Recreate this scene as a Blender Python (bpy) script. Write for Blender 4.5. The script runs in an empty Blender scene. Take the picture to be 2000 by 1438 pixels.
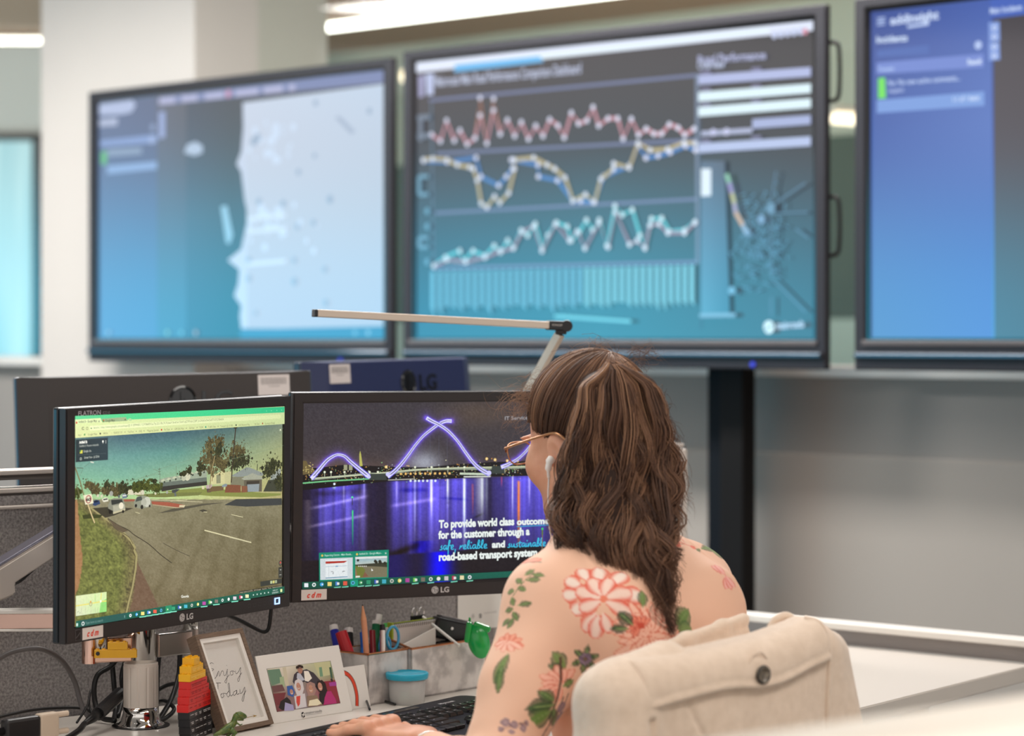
import bpy, bmesh, math, random
import numpy as np
from mathutils import Vector, Matrix, Euler
from mathutils.bvhtree import BVHTree
random.seed(7); np.random.seed(7)
SC = bpy.context.scene
COL = SC.collection
rad = math.radians

# ------------------------------------------------------------------ camera, world, lights, exposure
F, CX, CY, CAMH = 4750.0, 1000.0, 655.0, 1.33
cam_d = bpy.data.cameras.new('camera'); cam = bpy.data.objects.new('camera', cam_d); COL.objects.link(cam)
cam.location = (0, 0, CAMH); cam.rotation_euler = (rad(90), 0, 0)
cam_d.sensor_width = 36.0; cam_d.lens = F * 36.0 / 2000.0
cam_d.shift_y = -(719.0 - CY) / 2000.0
cam_d.clip_start = 0.05; cam_d.clip_end = 60
cam_d.dof.use_dof = True; cam_d.dof.focus_distance = 3.72; cam_d.dof.aperture_fstop = 3.4
SC.camera = cam
SC.view_settings.view_transform = 'Standard'; SC.view_settings.look = 'None'
SC.view_settings.exposure = 0.0; SC.view_settings.gamma = 1.0; SC.view_settings.use_curve_mapping = False

W = bpy.data.worlds.new('world'); SC.world = W; W.use_nodes = True
nt = W.node_tree; nt.nodes.clear()
def N(nt, t, **k):
    n = nt.nodes.new(t)
    for a, b in k.items():
        if a.startswith('i_'): n.inputs[a[2:].replace('_', ' ')].default_value = b
        else: setattr(n, a, b)
    return n
# the rest of the open-plan office and the tall windows on its left side
tc = N(nt, 'ShaderNodeTexCoord'); sp = N(nt, 'ShaderNodeSeparateXYZ'); nt.links.new(tc.outputs['Generated'], sp.inputs[0])
def mr(nt, src, a, b, c=0.0, d=1.0):
    n = N(nt, 'ShaderNodeMapRange', interpolation_type='SMOOTHSTEP')
    nt.links.new(src, n.inputs['Value'])
    for k, v in zip(('From Min', 'From Max', 'To Min', 'To Max'), (a, b, c, d)): n.inputs[k].default_value = v
    return n.outputs[0]
def mth(nt, op, a, b):
    n = N(nt, 'ShaderNodeMath', operation=op)
    for i, v in enumerate((a, b)):
        if hasattr(v, 'links'): nt.links.new(v, n.inputs[i])
        else: n.inputs[i].default_value = v
    return n.outputs[0]
side = mr(nt, sp.outputs['X'], -0.935, -0.972)
band = mth(nt, 'MULTIPLY', mr(nt, sp.outputs['Z'], 0.085, 0.005), mr(nt, sp.outputs['Z'], -0.14, -0.08))
mask = mth(nt, 'MULTIPLY', side, band)
mixc = N(nt, 'ShaderNodeMix', data_type='RGBA')
nt.links.new(mask, mixc.inputs['Factor'])
mixc.inputs[6].default_value = (0.98, 0.93, 0.89, 1); mixc.inputs[7].default_value = (0.5, 3.2, 4.6, 1)
bg = N(nt, 'ShaderNodeBackground'); nt.links.new(mixc.outputs[2], bg.inputs[0]); bg.inputs[1].default_value = 1.0
wo = N(nt, 'ShaderNodeOutputWorld'); nt.links.new(bg.outputs[0], wo.inputs[0])

def area(name, loc, rot, sx, sy, e, col=(1, 1, 1), spread=180):
    l = bpy.data.lights.new(name, 'AREA'); l.shape = 'RECTANGLE'; l.size = sx; l.size_y = sy; l.energy = e; l.color = col
    l.spread = rad(spread)
    o = bpy.data.objects.new(name, l); o.location = loc; o.rotation_euler = rot; COL.objects.link(o); return o
area('ceiling_light_front', (0.9, 1.6, 2.72), (0, 0, rad(45)), 3.2, 0.6, 34, (1.0, 0.93, 0.85))
area('ceiling_light_middle', (-0.6, 3.6, 2.72), (0, 0, rad(45)), 3.2, 0.6, 32, (1.0, 0.95, 0.89))
area('ceiling_light_right', (2.4, 3.6, 2.72), (0, 0, rad(45)), 3.2, 0.6, 17, (1.0, 0.95, 0.89))
area('column_fill_left', (-1.6, 6.6, 2.72), (0, 0, rad(-43.5)), 4.0, 0.4, 140, (1.0, 0.96, 0.92))  # no fitting known here; added to brighten the column
area('column_fill_right', (0.35, 6.25, 2.72), (0, 0, rad(-43.5)), 1.6, 0.4, 46, (1.0, 0.96, 0.92))  # added lamp that lights the column's right face
area('far_room_fill', (1.0, 9.6, 0.9), (rad(180), 0, rad(-43.5)), 5.0, 1.5, 66, (1.0, 0.97, 0.93))  # added fill below the sill, facing up to brighten the far room
area('far_left_fill', (-3.2, 12.0, 0.9), (rad(180), 0, 0), 2.0, 2.0, 30, (0.85, 0.97, 1.0))  # second added fill, out of view, for the far left ceiling

# ------------------------------------------------------------------ helpers
def srgb(r, g, b):
    f = lambda c: (c / 255 / 12.92) if c / 255 <= 0.04045 else ((c / 255 + 0.055) / 1.055) ** 2.4
    return (f(r), f(g), f(b))
def S(c): return srgb(*c)
def W3(x, y, Z): return Vector(((x - CX) / F * Z, Z, CAMH - (y - CY) / F * Z))
def onz(x, y, z=0.73):
    Z = (CAMH - z) * F / (y - CY); return Vector(((x - CX) / F * Z, Z, z))
def topx(p): return (CX + F * p[0] / p[1], CY - F * (p[2] - CAMH) / p[1])

def mat(name, col=(128, 128, 128), rough=0.5, metal=0.0, spec=0.5, noise=None, bump=None, sheen=0, coat=0, attr=None, emis=None, trans=0, ior=1.45, alpha=1, sss=0, aniso=None):
    """procedural principled material. noise=(scale, amount, colour2) ; bump=(scale, strength)"""
    m = bpy.data.materials.new(name); m.use_nodes = True; t = m.node_tree; b = t.nodes['Principled BSDF']
    c = S(col) + (1,)
    b.inputs['Base Color'].default_value = c; b.inputs['Roughness'].default_value = rough; b.inputs['Metallic'].default_value = metal
    b.inputs['Specular IOR Level'].default_value = spec; b.inputs['IOR'].default_value = ior
    b.inputs['Transmission Weight'].default_value = trans; b.inputs['Alpha'].default_value = alpha
    if sheen: b.inputs['Sheen Weight'].default_value = sheen; b.inputs['Sheen Roughness'].default_value = 0.4
    if coat: b.inputs['Coat Weight'].default_value = coat; b.inputs['Coat Roughness'].default_value = 0.08
    if sss:
        b.inputs['Subsurface Weight'].default_value = sss; b.inputs['Subsurface Radius'].default_value = (1, 0.35, 0.2); b.inputs['Subsurface Scale'].default_value = 0.008
    src = None
    if attr:
        a = N(t, 'ShaderNodeAttribute', attribute_name=attr); src = a.outputs['Color']
        t.links.new(src, b.inputs['Base Color'])
    if noise:
        co = N(t, 'ShaderNodeTexCoord'); n = N(t, 'ShaderNodeTexNoise'); n.inputs['Scale'].default_value = noise[0]; n.inputs['Detail'].default_value = 6
        t.links.new(co.outputs['Object'], n.inputs['Vector'])
        if len(noise) > 3:
            mp = N(t, 'ShaderNodeMapping'); mp.inputs['Scale'].default_value = noise[3]
            t.links.new(co.outputs['Object'], mp.inputs[0]); t.links.new(mp.outputs[0], n.inputs['Vector'])
        r = mr(t, n.outputs['Fac'], 0.5 - noise[1], 0.5 + noise[1])
        mx = N(t, 'ShaderNodeMix', data_type='RGBA'); t.links.new(r, mx.inputs['Factor'])
        if src: t.links.new(src, mx.inputs[6])
        else: mx.inputs[6].default_value = c
        mx.inputs[7].default_value = S(noise[2]) + (1,)
        t.links.new(mx.outputs[2], b.inputs['Base Color'])
    if bump:
        co = N(t, 'ShaderNodeTexCoord'); n = N(t, 'ShaderNodeTexNoise'); n.inputs['Scale'].default_value = bump[0]; n.inputs['Detail'].default_value = 4
        t.links.new(co.outputs['Object'], n.inputs['Vector'])
        bp = N(t, 'ShaderNodeBump'); bp.inputs['Strength'].default_value = bump[1]; bp.inputs['Distance'].default_value = 0.002
        t.links.new(n.outputs['Fac'], bp.inputs['Height']); t.links.new(bp.outputs[0], b.inputs['Normal'])
    if emis is not None:
        b.inputs['Emission Color'].default_value = S(emis[0]) + (1,); b.inputs['Emission Strength'].default_value = emis[1]
    return m

def screen_mat(name, rough, spec=0.5, grain=0.0):
    m = bpy.data.materials.new(name); m.use_nodes = True; t = m.node_tree; b = t.nodes['Principled BSDF']
    b.inputs['Base Color'].default_value = (0.004, 0.004, 0.005, 1); b.inputs['Roughness'].default_value = rough
    b.inputs['Specular IOR Level'].default_value = spec
    a = N(t, 'ShaderNodeAttribute', attribute_name='Col')
    out = a.outputs['Color']
    if grain:
        co = N(t, 'ShaderNodeTexCoord'); n = N(t, 'ShaderNodeTexNoise'); n.inputs['Scale'].default_value = 450; n.inputs['Detail'].default_value = 2
        t.links.new(co.outputs['Object'], n.inputs['Vector'])
        f = mr(t, n.outputs['Fac'], 0.3, 0.7, 1 - grain, 1 + grain)
        v = N(t, 'ShaderNodeVectorMath', operation='SCALE'); t.links.new(out, v.inputs[0]); t.links.new(f, v.inputs['Scale']); out = v.outputs[0]
    t.links.new(out, b.inputs['Emission Color']); b.inputs['Emission Strength'].default_value = 1.0
    return m

def thin_glass(name, tint, k=0.10):
    m = bpy.data.materials.new(name); m.use_nodes = True; t = m.node_tree; t.nodes.clear()
    o = N(t, 'ShaderNodeOutputMaterial'); tr = N(t, 'ShaderNodeBsdfTransparent'); tr.inputs[0].default_value = tint + (1,)
    g = N(t, 'ShaderNodeBsdfGlossy'); g.inputs['Roughness'].default_value = 0.02
    lw = N(t, 'ShaderNodeLayerWeight'); lw.inputs['Blend'].default_value = 0.25
    f = mth(t, 'ADD', mth(t, 'MULTIPLY', lw.outputs['Facing'], k), 0.02)
    mx = N(t, 'ShaderNodeMixShader'); t.links.new(f, mx.inputs[0]); t.links.new(tr.outputs[0], mx.inputs[1]); t.links.new(g.outputs[0], mx.inputs[2]); t.links.new(mx.outputs[0], o.inputs[0])
    return m
def tag(o, label=None, cat=None, group=None, kind=None):
    if label: o['label'] = label
    if cat: o['category'] = cat
    if group: o['group'] = group
    if kind: o['kind'] = kind
    return o
def thing(name, label, cat, loc=(0, 0, 0), rot=None, group=None):
    o = bpy.data.objects.new(name, None); COL.objects.link(o); o.empty_display_size = 0.05
    M = Matrix.Translation(loc)
    if rot is not None: M = M @ (rot.to_4x4() if isinstance(rot, Matrix) else Matrix.Rotation(rot, 4, 'Z'))
    o.matrix_world = M
    o['_m'] = [list(r) for r in M]
    del o['_m']
    return tag(o, label, cat, group)
def link(name, me, m=None, parent=None, smooth=False):
    o = bpy.data.objects.new(name, me); COL.objects.link(o)
    if m is not None:
        for q in (m if isinstance(m, (list, tuple)) else [m]): me.materials.append(q)
    if parent is not None: o.parent = parent
    if smooth: me.shade_smooth()
    return o
def obj(name, bm, m=None, parent=None, smooth=False):
    me = bpy.data.meshes.new(name); bm.normal_update(); bm.to_mesh(me); bm.free()
    return link(name, me, m, parent, smooth)
def struct(name, bm, m, label=None):
    o = obj(name, bm, m); o['kind'] = 'structure'
    return o
def bmn(): return bmesh.new()
def xf(bm, vs, M):
    if M is not None: bmesh.ops.transform(bm, matrix=M, verts=vs)
def box(bm, c, s, bev=0.0, M=None, seg=2):
    """box centre c size s, optionally bevelled, then moved by matrix M"""
    t = bmesh.new(); bmesh.ops.create_cube(t, size=1.0)
    bmesh.ops.transform(t, matrix=Matrix.Diagonal((s[0], s[1], s[2], 1)), verts=t.verts)
    if bev: bmesh.ops.bevel(t, geom=list(t.edges), offset=min(bev, min(s) * 0.49), segments=seg, profile=0.5, affect='EDGES')
    bmesh.ops.transform(t, matrix=(M if M is not None else Matrix.Identity(4)) @ Matrix.Translation(c), verts=t.verts)
    me = bpy.data.meshes.new('t'); t.to_mesh(me); t.free(); bm.from_mesh(me); bpy.data.meshes.remove(me)
    return bm
def prism(bm, pts, y0, y1, M=None):
    """polygon given as (x,z) extruded from y0 to y1"""
    a = [bm.verts.new((x, y0, z)) for x, z in pts]; b = [bm.verts.new((x, y1, z)) for x, z in pts]
    bm.faces.new(a); bm.faces.new(b[::-1])
    n = len(pts)
    for i in range(n): bm.faces.new((a[i], b[i], b[(i + 1) % n], a[(i + 1) % n]))
    bmesh.ops.recalc_face_normals(bm, faces=bm.faces)
    xf(bm, a + b, M); return bm
def slab(bm, pts, z0, z1):
    """polygon (x,y) extruded z0..z1"""
    a = [bm.verts.new((x, y, z0)) for x, y in pts]; b = [bm.verts.new((x, y, z1)) for x, y in pts]
    bm.faces.new(a[::-1]); bm.faces.new(b); n = len(pts)
    for i in range(n): bm.faces.new((a[i], a[(i + 1) % n], b[(i + 1) % n], b[i]))
    bmesh.ops.recalc_face_normals(bm, faces=bm.faces); return bm
def basis(d):
    d = Vector(d).normalized(); u = d.cross(Vector((0, 0, 1)))
    if u.length < 1e-4: u = Vector((1, 0, 0))
    u.normalize(); return u, d.cross(u).normalized()
def tube(bm, pts, r, seg=10, cap=True):
    pts = [Vector(p) for p in pts]; n = len(pts)
    R = r if isinstance(r, (list, tuple)) else [r] * n
    rings = []; u = None
    for i, p in enumerate(pts):
        d = (pts[min(i + 1, n - 1)] - pts[max(i - 1, 0)]).normalized()
        if u is None: u, v = basis(d)
        else:
            u = (u - d * u.dot(d)).normalized(); v = d.cross(u)
        rings.append([bm.verts.new(p + (u * math.cos(2 * math.pi * k / seg) + v * math.sin(2 * math.pi * k / seg)) * R[i]) for k in range(seg)])
    for a, b in zip(rings, rings[1:]):
        for k in range(seg): bm.faces.new((a[k], a[(k + 1) % seg], b[(k + 1) % seg], b[k]))
    if cap: bm.faces.new(rings[0][::-1]); bm.faces.new(rings[-1])
    return bm
def spline(pts, n=8):
    """catmull-rom through points"""
    P = [Vector(p) for p in pts]; P = [P[0] * 2 - P[1]] + P + [P[-1] * 2 - P[-2]]; o = []
    for i in range(1, len(P) - 2):
        for k in range(n):
            t = k / n; a, b, c, d = P[i - 1:i + 3]
            o.append(0.5 * ((2 * b) + (c - a) * t + (2 * a - 5 * b + 4 * c - d) * t * t + (3 * b - a - 3 * c + d) * t ** 3))
    o.append(P[-2]); return o
def lathe(bm, prof, seg=32, M=None, close=True):
    """profile (r,z) turned round z"""
    rings = [[bm.verts.new((r * math.cos(2 * math.pi * k / seg), r * math.sin(2 * math.pi * k / seg), z)) for k in range(seg)] for r, z in prof]
    for a, b in zip(rings, rings[1:]):
        for k in range(seg): bm.faces.new((a[k], a[(k + 1) % seg], b[(k + 1) % seg], b[k]))
    if close: bm.faces.new(rings[0][::-1]); bm.faces.new(rings[-1])
    xf(bm, [v for r in rings for v in r], M); return bm
def ring_frame(bm, w, h, iw, ih, y0, y1, cx=0, cz=0, icx=0, icz=0):
    """rectangular frame (outer w x h, hole iw x ih) between y0 (front) and y1"""
    o = [(cx - w / 2, cz - h / 2), (cx + w / 2, cz - h / 2), (cx + w / 2, cz + h / 2), (cx - w / 2, cz + h / 2)]
    i = [(icx - iw / 2, icz - ih / 2), (icx + iw / 2, icz - ih / 2), (icx + iw / 2, icz + ih / 2), (icx - iw / 2, icz + ih / 2)]
    V = [[bm.verts.new((x, y, z)) for x, z in q] for q, y in ((o, y0), (i, y0), (o, y1), (i, y1))]
    for k in range(4):
        j = (k + 1) % 4
        bm.faces.new((V[0][k], V[0][j], V[1][j], V[1][k])); bm.faces.new((V[2][j], V[2][k], V[3][k], V[3][j]))
        bm.faces.new((V[0][j], V[0][k], V[2][k], V[2][j])); bm.faces.new((V[1][k], V[1][j], V[3][j], V[3][k]))
    bmesh.ops.recalc_face_normals(bm, faces=bm.faces); return bm

_tc = {}
def text_geo(s, bold=0.0, shear=0.0):
    """default font -> (verts 2d array, faces, width)"""
    k = (s, bold, shear)
    if k in _tc: return _tc[k]
    c = bpy.data.curves.new('t', 'FONT'); c.body = s; c.size = 1.0; c.offset = bold; c.shear = shear; c.resolution_u = 3
    o = bpy.data.objects.new('t', c); COL.objects.link(o)
    dg = bpy.context.evaluated_depsgraph_get(); me = bpy.data.meshes.new_from_object(o.evaluated_get(dg))
    v = [(q.co.x, q.co.y) for q in me.vertices]; f = [tuple(p.vertices) for p in me.polygons]
    bpy.data.objects.remove(o); bpy.data.curves.remove(c); bpy.data.meshes.remove(me)
    w = max([a for a, _ in v] or [1.0]); _tc[k] = (v, f, w); return _tc[k]

class Canvas:
    """a picture, drawn as thin coloured flat shapes on the plane of a real panel (local x right, z up, facing -y)"""
    def __init__(s, pos=None, R=None, y=0.0, step=2e-5):
        s.pos, s.R, s.y, s.step = pos, R, y, step; s.v = []; s.f = []; s.c = []; s.l = 0
    def L(s, x, y):
        """photo measurement -> local plane coordinates"""
        d = Vector(((x - CX) / F, 1, -(y - CY) / F)); n = s.R @ Vector((0, -1, 0)); o = s.pos + n * (-s.y)
        t = (o - Vector((0, 0, CAMH))).dot(n) / d.dot(n); p = s.R.transposed() @ (Vector((0, 0, CAMH)) + d * t - s.pos)
        return (p.x, p.z)
    def up(s): s.l += 1
    def face(s, pts, cols):
        i = len(s.v); yy = s.y - s.l * s.step
        s.v += [(a, yy, b) for a, b in pts]; s.f.append(tuple(range(i, i + len(pts)))); s.c += cols
    def poly(s, pts, col, px=True, up=True):
        if up: s.up()
        q = [s.L(*p) for p in pts] if px else pts
        cols = [S(c) for c in col] if isinstance(col[0], (tuple, list)) else [S(col)] * len(pts)
        s.face(q, cols)
    def grid(s, corners, cols, n=10, px=True):
        """4 corners TL,TR,BR,BL and a matrix of colours rows x cols, smoothly mixed"""
        s.up(); q = [Vector(s.L(*p)) if px else Vector(p) for p in corners]
        A = np.array([[S(c) for c in r] for r in cols]); nr, nc = A.shape[:2]
        def col(u, v):
            x, y = u * (nc - 1), v * (nr - 1); i, j = min(int(y), nr - 2) if nr > 1 else 0, min(int(x), nc - 2) if nc > 1 else 0
            fx, fy = x - j, y - i; j2, i2 = min(j + 1, nc - 1), min(i + 1, nr - 1)
            return tuple((A[i, j] * (1 - fx) + A[i, j2] * fx) * (1 - fy) + (A[i2, j] * (1 - fx) + A[i2, j2] * fx) * fy)
        P = lambda u, v: tuple((q[0] * (1 - u) + q[1] * u) * (1 - v) + (q[3] * (1 - u) + q[2] * u) * v)
        for i in range(n):
            for j in range(n):
                k = [(j / n, i / n), ((j + 1) / n, i / n), ((j + 1) / n, (i + 1) / n), (j / n, (i + 1) / n)]
                s.face([P(*a) for a in k], [col(*a) for a in k])
    def line(s, pts, w, col, px=True, up=True, wpx=True):
        """polyline; w in photo pixels at the panel if wpx"""
        if up: s.up()
        q = [Vector(s.L(*p)) if px else Vector(p) for p in pts]
        h = (w * s.mpp() if wpx else w) / 2; c = S(col)
        n = len(q); L_, R_ = [], []
        for i in range(n):
            d = (q[min(i + 1, n - 1)] - q[max(i - 1, 0)])
            if d.length < 1e-9: d = Vector((1, 0))
            d.normalize(); m = Vector((-d.y, d.x)) * h; L_.append(q[i] + m); R_.append(q[i] - m)
        for i in range(n - 1): s.face([tuple(L_[i]), tuple(R_[i]), tuple(R_[i + 1]), tuple(L_[i + 1])], [c] * 4)
    def mpp(s): return s.pos.y / F
    def disc(s, x, y, r, col, px=True, up=True, n=12, sx=1.0):
        if up: s.up()
        a, b = s.L(x, y) if px else (x, y); rr = r * s.mpp() if px else r
        s.face([(a + sx * rr * math.cos(2 * math.pi * k / n), b + rr * math.sin(2 * math.pi * k / n)) for k in range(n)], [S(col)] * n)
    def text(s, t, p0, p1, h, col, bold=0.0, shear=0.0, px=True):
        """text from baseline start p0 to end p1, letter size h (px or m)"""
        s.up(); v, f, w = text_geo(t, bold, shear)
        a = Vector(s.L(*p0)) if px else Vector(p0); b = Vector(s.L(*p1)) if px else Vector(p1)
        d = (b - a); wx = d.length; d.normalize(); m = Vector((-d.y, d.x)); hh = (h * s.mpp() if px else h) / 0.70
        c = S(col)
        for fc in f:
            s.face([tuple(a + d * (v[k][0] / w * wx) + m * (v[k][1] * hh)) for k in fc], [c] * len(fc))
    def curve(s, pts, w, col, n=6, px=True):
        q = spline([Vector((a, b, 0)) for a, b in pts], n); s.line([(p.x, p.y) for p in q], w, col, px=px, wpx=px)
    def build(s, name, m, parent):
        me = bpy.data.meshes.new(name); me.from_pydata(s.v, [], s.f)
        at = me.color_attributes.new('Col', 'FLOAT_COLOR', 'CORNER')
        arr = np.ones((len(s.c), 4), np.float32); arr[:, :3] = np.array(s.c, np.float32)
        at.data.foreach_set('color', arr.ravel())
        # make every face look at -y
        bm = bmesh.new(); bm.from_mesh(me); bm.normal_update()
        fl = [f for f in bm.faces if f.normal.y > 0]
        if fl: bmesh.ops.reverse_faces(bm, faces=fl)
        bm.to_mesh(me); bm.free()
        return link(name, me, m, parent)
def hash_noise(x, y, s, seed=0):
    """smooth value noise on a grid of cell size s"""
    X, Y = x / s, y / s; i, j = np.floor(X).astype(np.int64), np.floor(Y).astype(np.int64); fx, fy = X - i, Y - j; fx = fx * fx * (3 - 2 * fx); fy = fy * fy * (3 - 2 * fy)
    def h(a, b): n = (a * 374761393 + b * 668265263 + seed * 1442695041) & 0x7fffffff; n = ((n ^ (n >> 13)) * 1274126177) & 0x7fffffff; return (n ^ (n >> 16)) % 10007 / 10007.0
    return (h(i, j) * (1 - fx) + h(i + 1, j) * fx) * (1 - fy) + (h(i, j + 1) * (1 - fx) + h(i + 1, j + 1) * fx) * fy
def picture(name, pos, R, dw, dh, fn, nx, ny, m, parent, y=-0.0002):
    """the photograph shown on a screen: a fine grid of coloured cells; fn(px, py) gives 0..255 colours"""
    u, v = np.meshgrid(np.linspace(-dw / 2, dw / 2, nx + 1), np.linspace(dh / 2, -dh / 2, ny + 1))
    P = np.stack([u, np.full_like(u, y), v], -1).reshape(-1, 3); Wd = P @ np.array(R).T + np.array(pos)
    px = CX + F * Wd[:, 0] / Wd[:, 1]; py = CY - F * (Wd[:, 2] - CAMH) / Wd[:, 1]
    c = np.clip(fn(px, py), 0, 255) / 255; c = np.where(c <= .04045, c / 12.92, ((c + .055) / 1.055) ** 2.4)
    i = np.arange(ny)[:, None] * (nx + 1) + np.arange(nx)[None]; q = np.stack([i, i + nx + 1, i + nx + 2, i + 1], -1).reshape(-1, 4).astype(np.int32)
    me = bpy.data.meshes.new(name); me.vertices.add(len(P)); me.vertices.foreach_set('co', P.astype(np.float32).ravel()); me.loops.add(q.size); me.loops.foreach_set('vertex_index', q.ravel()); me.polygons.add(len(q)); me.polygons.foreach_set('loop_start', np.arange(0, q.size, 4, dtype=np.int32)); me.update(calc_edges=True)
    ca = me.color_attributes.new('Col', 'FLOAT_COLOR', 'POINT'); arr = np.ones((len(P), 4), np.float32); arr[:, :3] = c; ca.data.foreach_set('color', arr.ravel())
    return link(name, me, m, parent)
def letters(name, s, loc, h, m, parent, bold=0.0, width=None, shear=0.0, depth=0.0008, align='L'):
    """raised lettering on a panel facing -y"""
    v, f, w = text_geo(s, bold, shear); sx = h / 0.7 if width is None else width / w; sz = h / 0.7
    ox = loc[0] - (w * sx / 2 if align == 'C' else 0)
    me = bpy.data.meshes.new(name)
    V = [(ox + a * sx, loc[1], loc[2] + b * sz) for a, b in v]
    me.from_pydata(V, [], f); bm = bmesh.new(); bm.from_mesh(me); bm.normal_update()
    r = bmesh.ops.extrude_face_region(bm, geom=list(bm.faces))
    bmesh.ops.translate(bm, vec=(0, -depth, 0), verts=[g for g in r['geom'] if isinstance(g, bmesh.types.BMVert)])
    bmesh.ops.recalc_face_normals(bm, faces=bm.faces); bm.to_mesh(me); bm.free()
    return link(name, me, m, parent)
def Rz(deg): return Matrix.Rotation(rad(deg), 3, 'Z')
def Rypr(yaw, pit, rol): return Matrix.Rotation(rad(yaw), 3, 'Z') @ Matrix.Rotation(rad(pit), 3, 'X') @ Matrix.Rotation(rad(rol), 3, 'Y')
A55 = Vector((math.cos(rad(55)), math.sin(rad(55)), 0)); B43 = Vector((math.cos(rad(43.5)), -math.sin(rad(43.5)), 0))
BACK = Vector((math.sin(rad(43.5)), math.cos(rad(43.5)), 0))

# shared materials
M = {}
M['wall'] = mat('painted_wall', (214, 209, 203), 0.75, noise=(1.3, 0.35, (208, 203, 198)), bump=(300, 0.05))
M['lowwall'] = mat('grey_wall_panel', (164, 159, 153), 0.7, noise=(0.8, 0.4, (154, 150, 146)))
M['white'] = mat('white_satin', (232, 228, 222), 0.4)
M['plastic_blk'] = mat('black_plastic', (30, 29, 31), 0.32, bump=(900, 0.08))
M['plastic_dk'] = mat('dark_textured_plastic', (44, 40, 38), 0.5, bump=(900, 0.15))
M['gloss_blk'] = mat('gloss_black', (14, 15, 18), 0.06, coat=0.5)
M['chrome'] = mat('polished_chrome', (225, 222, 218), 0.06, metal=1)
M['alu'] = mat('brushed_aluminium', (205, 200, 196), 0.28, metal=1)
M['alu_matt'] = mat('satin_aluminium', (203, 194, 184), 0.4, metal=0.6)
M['print_grey'] = mat('grey_print', (190, 188, 190), 0.4, metal=0.3)
M['paper'] = mat('paper_print', (255, 255, 255), 0.6, attr='Col')
M['paper_gloss'] = mat('glossy_print', (255, 255, 255), 0.18, attr='Col', spec=0.6)
M['sticker'] = mat('sticker_print', (255, 255, 255), 0.35, attr='Col')
M['cable'] = mat('cable_rubber', (22, 22, 23), 0.35)
M['scrA'] = screen_mat('screen_matte', 0.35, 0.22, 0.05)
M['scrB'] = screen_mat('screen_matte_bright', 0.35, 0.30, 0.05); M['scrB'].node_tree.nodes['Principled BSDF'].inputs['Emission Strength'].default_value = 1.32
M['scrTV'] = screen_mat('screen_glass', 0.09, 0.75)
# ------------------------------------------------------------------ the room
def wallM(p, d):
    """frame: local x along d, y away from camera side, z up"""
    d = Vector(d).normalized(); n = Vector((-d.y, d.x, 0))
    return Matrix((( d.x, n.x, 0, p[0]), (d.y, n.y, 0, p[1]), (0, 0, 1, p[2] if len(p) > 2 else 0), (0, 0, 0, 1)))
WP = Vector((0.48, 6.88, 0)); WM = wallM(WP, B43)
carpet = mat('floor_carpet', (92, 90, 88), 0.9, noise=(60, 0.3, (70, 68, 68)), bump=(400, 0.4))
bm = bmn(); slab(bm, [(-6, -2), (6, -2), (6, 8), (3, 18), (-8, 18)], -0.05, 0.0); struct('floor', bm, carpet)
bm = bmn()
# ceiling of the operations room, cut along the partition wall
slab(bm, [(-4.5, 10.8), (-4.5, -2), (5, -2), (5, 2.2), (5.0, 2.55), tuple((WP + B43 * -3)[:2]), ], 2.75, 2.85)
struct('ceiling', bm, mat('ceiling_tiles', (235, 232, 228), 0.8, noise=(30, 0.4, (226, 223, 219))))
# low wall below the glazing
bm = bmn(); box(bm, (-0.2, 0.075, 0.61), (9.6, 0.15, 1.22), 0, WM)
struct('wall_back', bm, M['lowwall'])
bm = bmn(); box(bm, (-0.2, 0.060, 1.233), (9.6, 0.22, 0.03), 0.004, WM); struct('trim_1', bm, M['white'])
# skirting duct half way up the low wall
bm = bmn(); box(bm, (1.9, -0.012, 0.56), (5.2, 0.024, 0.90), 0.003, WM)
struct('trim_2', bm, mat('grey_wall_lining', (176, 168, 160), 0.7, noise=(0.9, 0.4, (167, 160, 153))))
# square column
KC = Vector((-1.055, 8.08, 0)); CM = wallM(KC, B43)
bm = bmn(); box(bm, (-0.431, 0.298, 1.42), (0.862, 0.596, 2.84), 0.004, CM); struct('wall_column', bm, M['wall'])
# glazing above the low wall
glass = thin_glass('window_glass', (0.95, 0.98, 0.96))
bm = bmn(); box(bm, (1.0, 0.09, 2.6), (5.9, 0.01, 2.69), 0, WM); struct('window_1', bm, glass)
bm = bmn(); box(bm, (-3.9, 0.09, 2.6), (2.2, 0.01, 2.69), 0, WM); struct('window_2', bm, glass)
# --- rooms beyond the glass
slat = bpy.data.materials.new('timber_slats'); slat.use_nodes = True; t = slat.node_tree; b = t.nodes['Principled BSDF']
co = N(t, 'ShaderNodeTexCoord'); mp = N(t, 'ShaderNodeMapping'); mp.inputs['Rotation'].default_value = (0, 0, rad(43.5)); t.links.new(co.outputs['Object'], mp.inputs[0])
wv = N(t, 'ShaderNodeTexWave'); wv.bands_direction = 'Y'; wv.inputs['Scale'].default_value = 4.0; wv.inputs['Distortion'].default_value = 0.3; t.links.new(mp.outputs[0], wv.inputs['Vector'])
cr = N(t, 'ShaderNodeMix', data_type='RGBA'); t.links.new(wv.outputs['Fac'], cr.inputs['Factor']); cr.inputs[6].default_value = S((128, 94, 72)) + (1,); cr.inputs[7].default_value = S((188, 148, 118)) + (1,)
t.links.new(cr.outputs[2], b.inputs['Base Color']); b.inputs['Roughness'].default_value = 0.6
bm = bmn(); box(bm, (-0.5, 4.3, 3.05), (16, 8.0, 0.1), 0, WM); struct('ceiling_far', bm, slat)
FM = wallM((0, 13.4, 0), B43)
bm = bmn(); box(bm, (4.0, 0.05, 2.66), (12.4, 0.1, 0.7), 0, FM); struct('wall_far', bm, mat('pale_green_wall', (200, 206, 190), 0.8))
bm = bmn(); box(bm, (4.0, 0.06, 1.86), (12.4, 0.08, 0.90), 0, FM); struct('wall_far_glazed', bm, mat('olive_dark_panel', (104, 108, 92), 0.35, noise=(0.9, 0.3, (84, 88, 72))))
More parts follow.
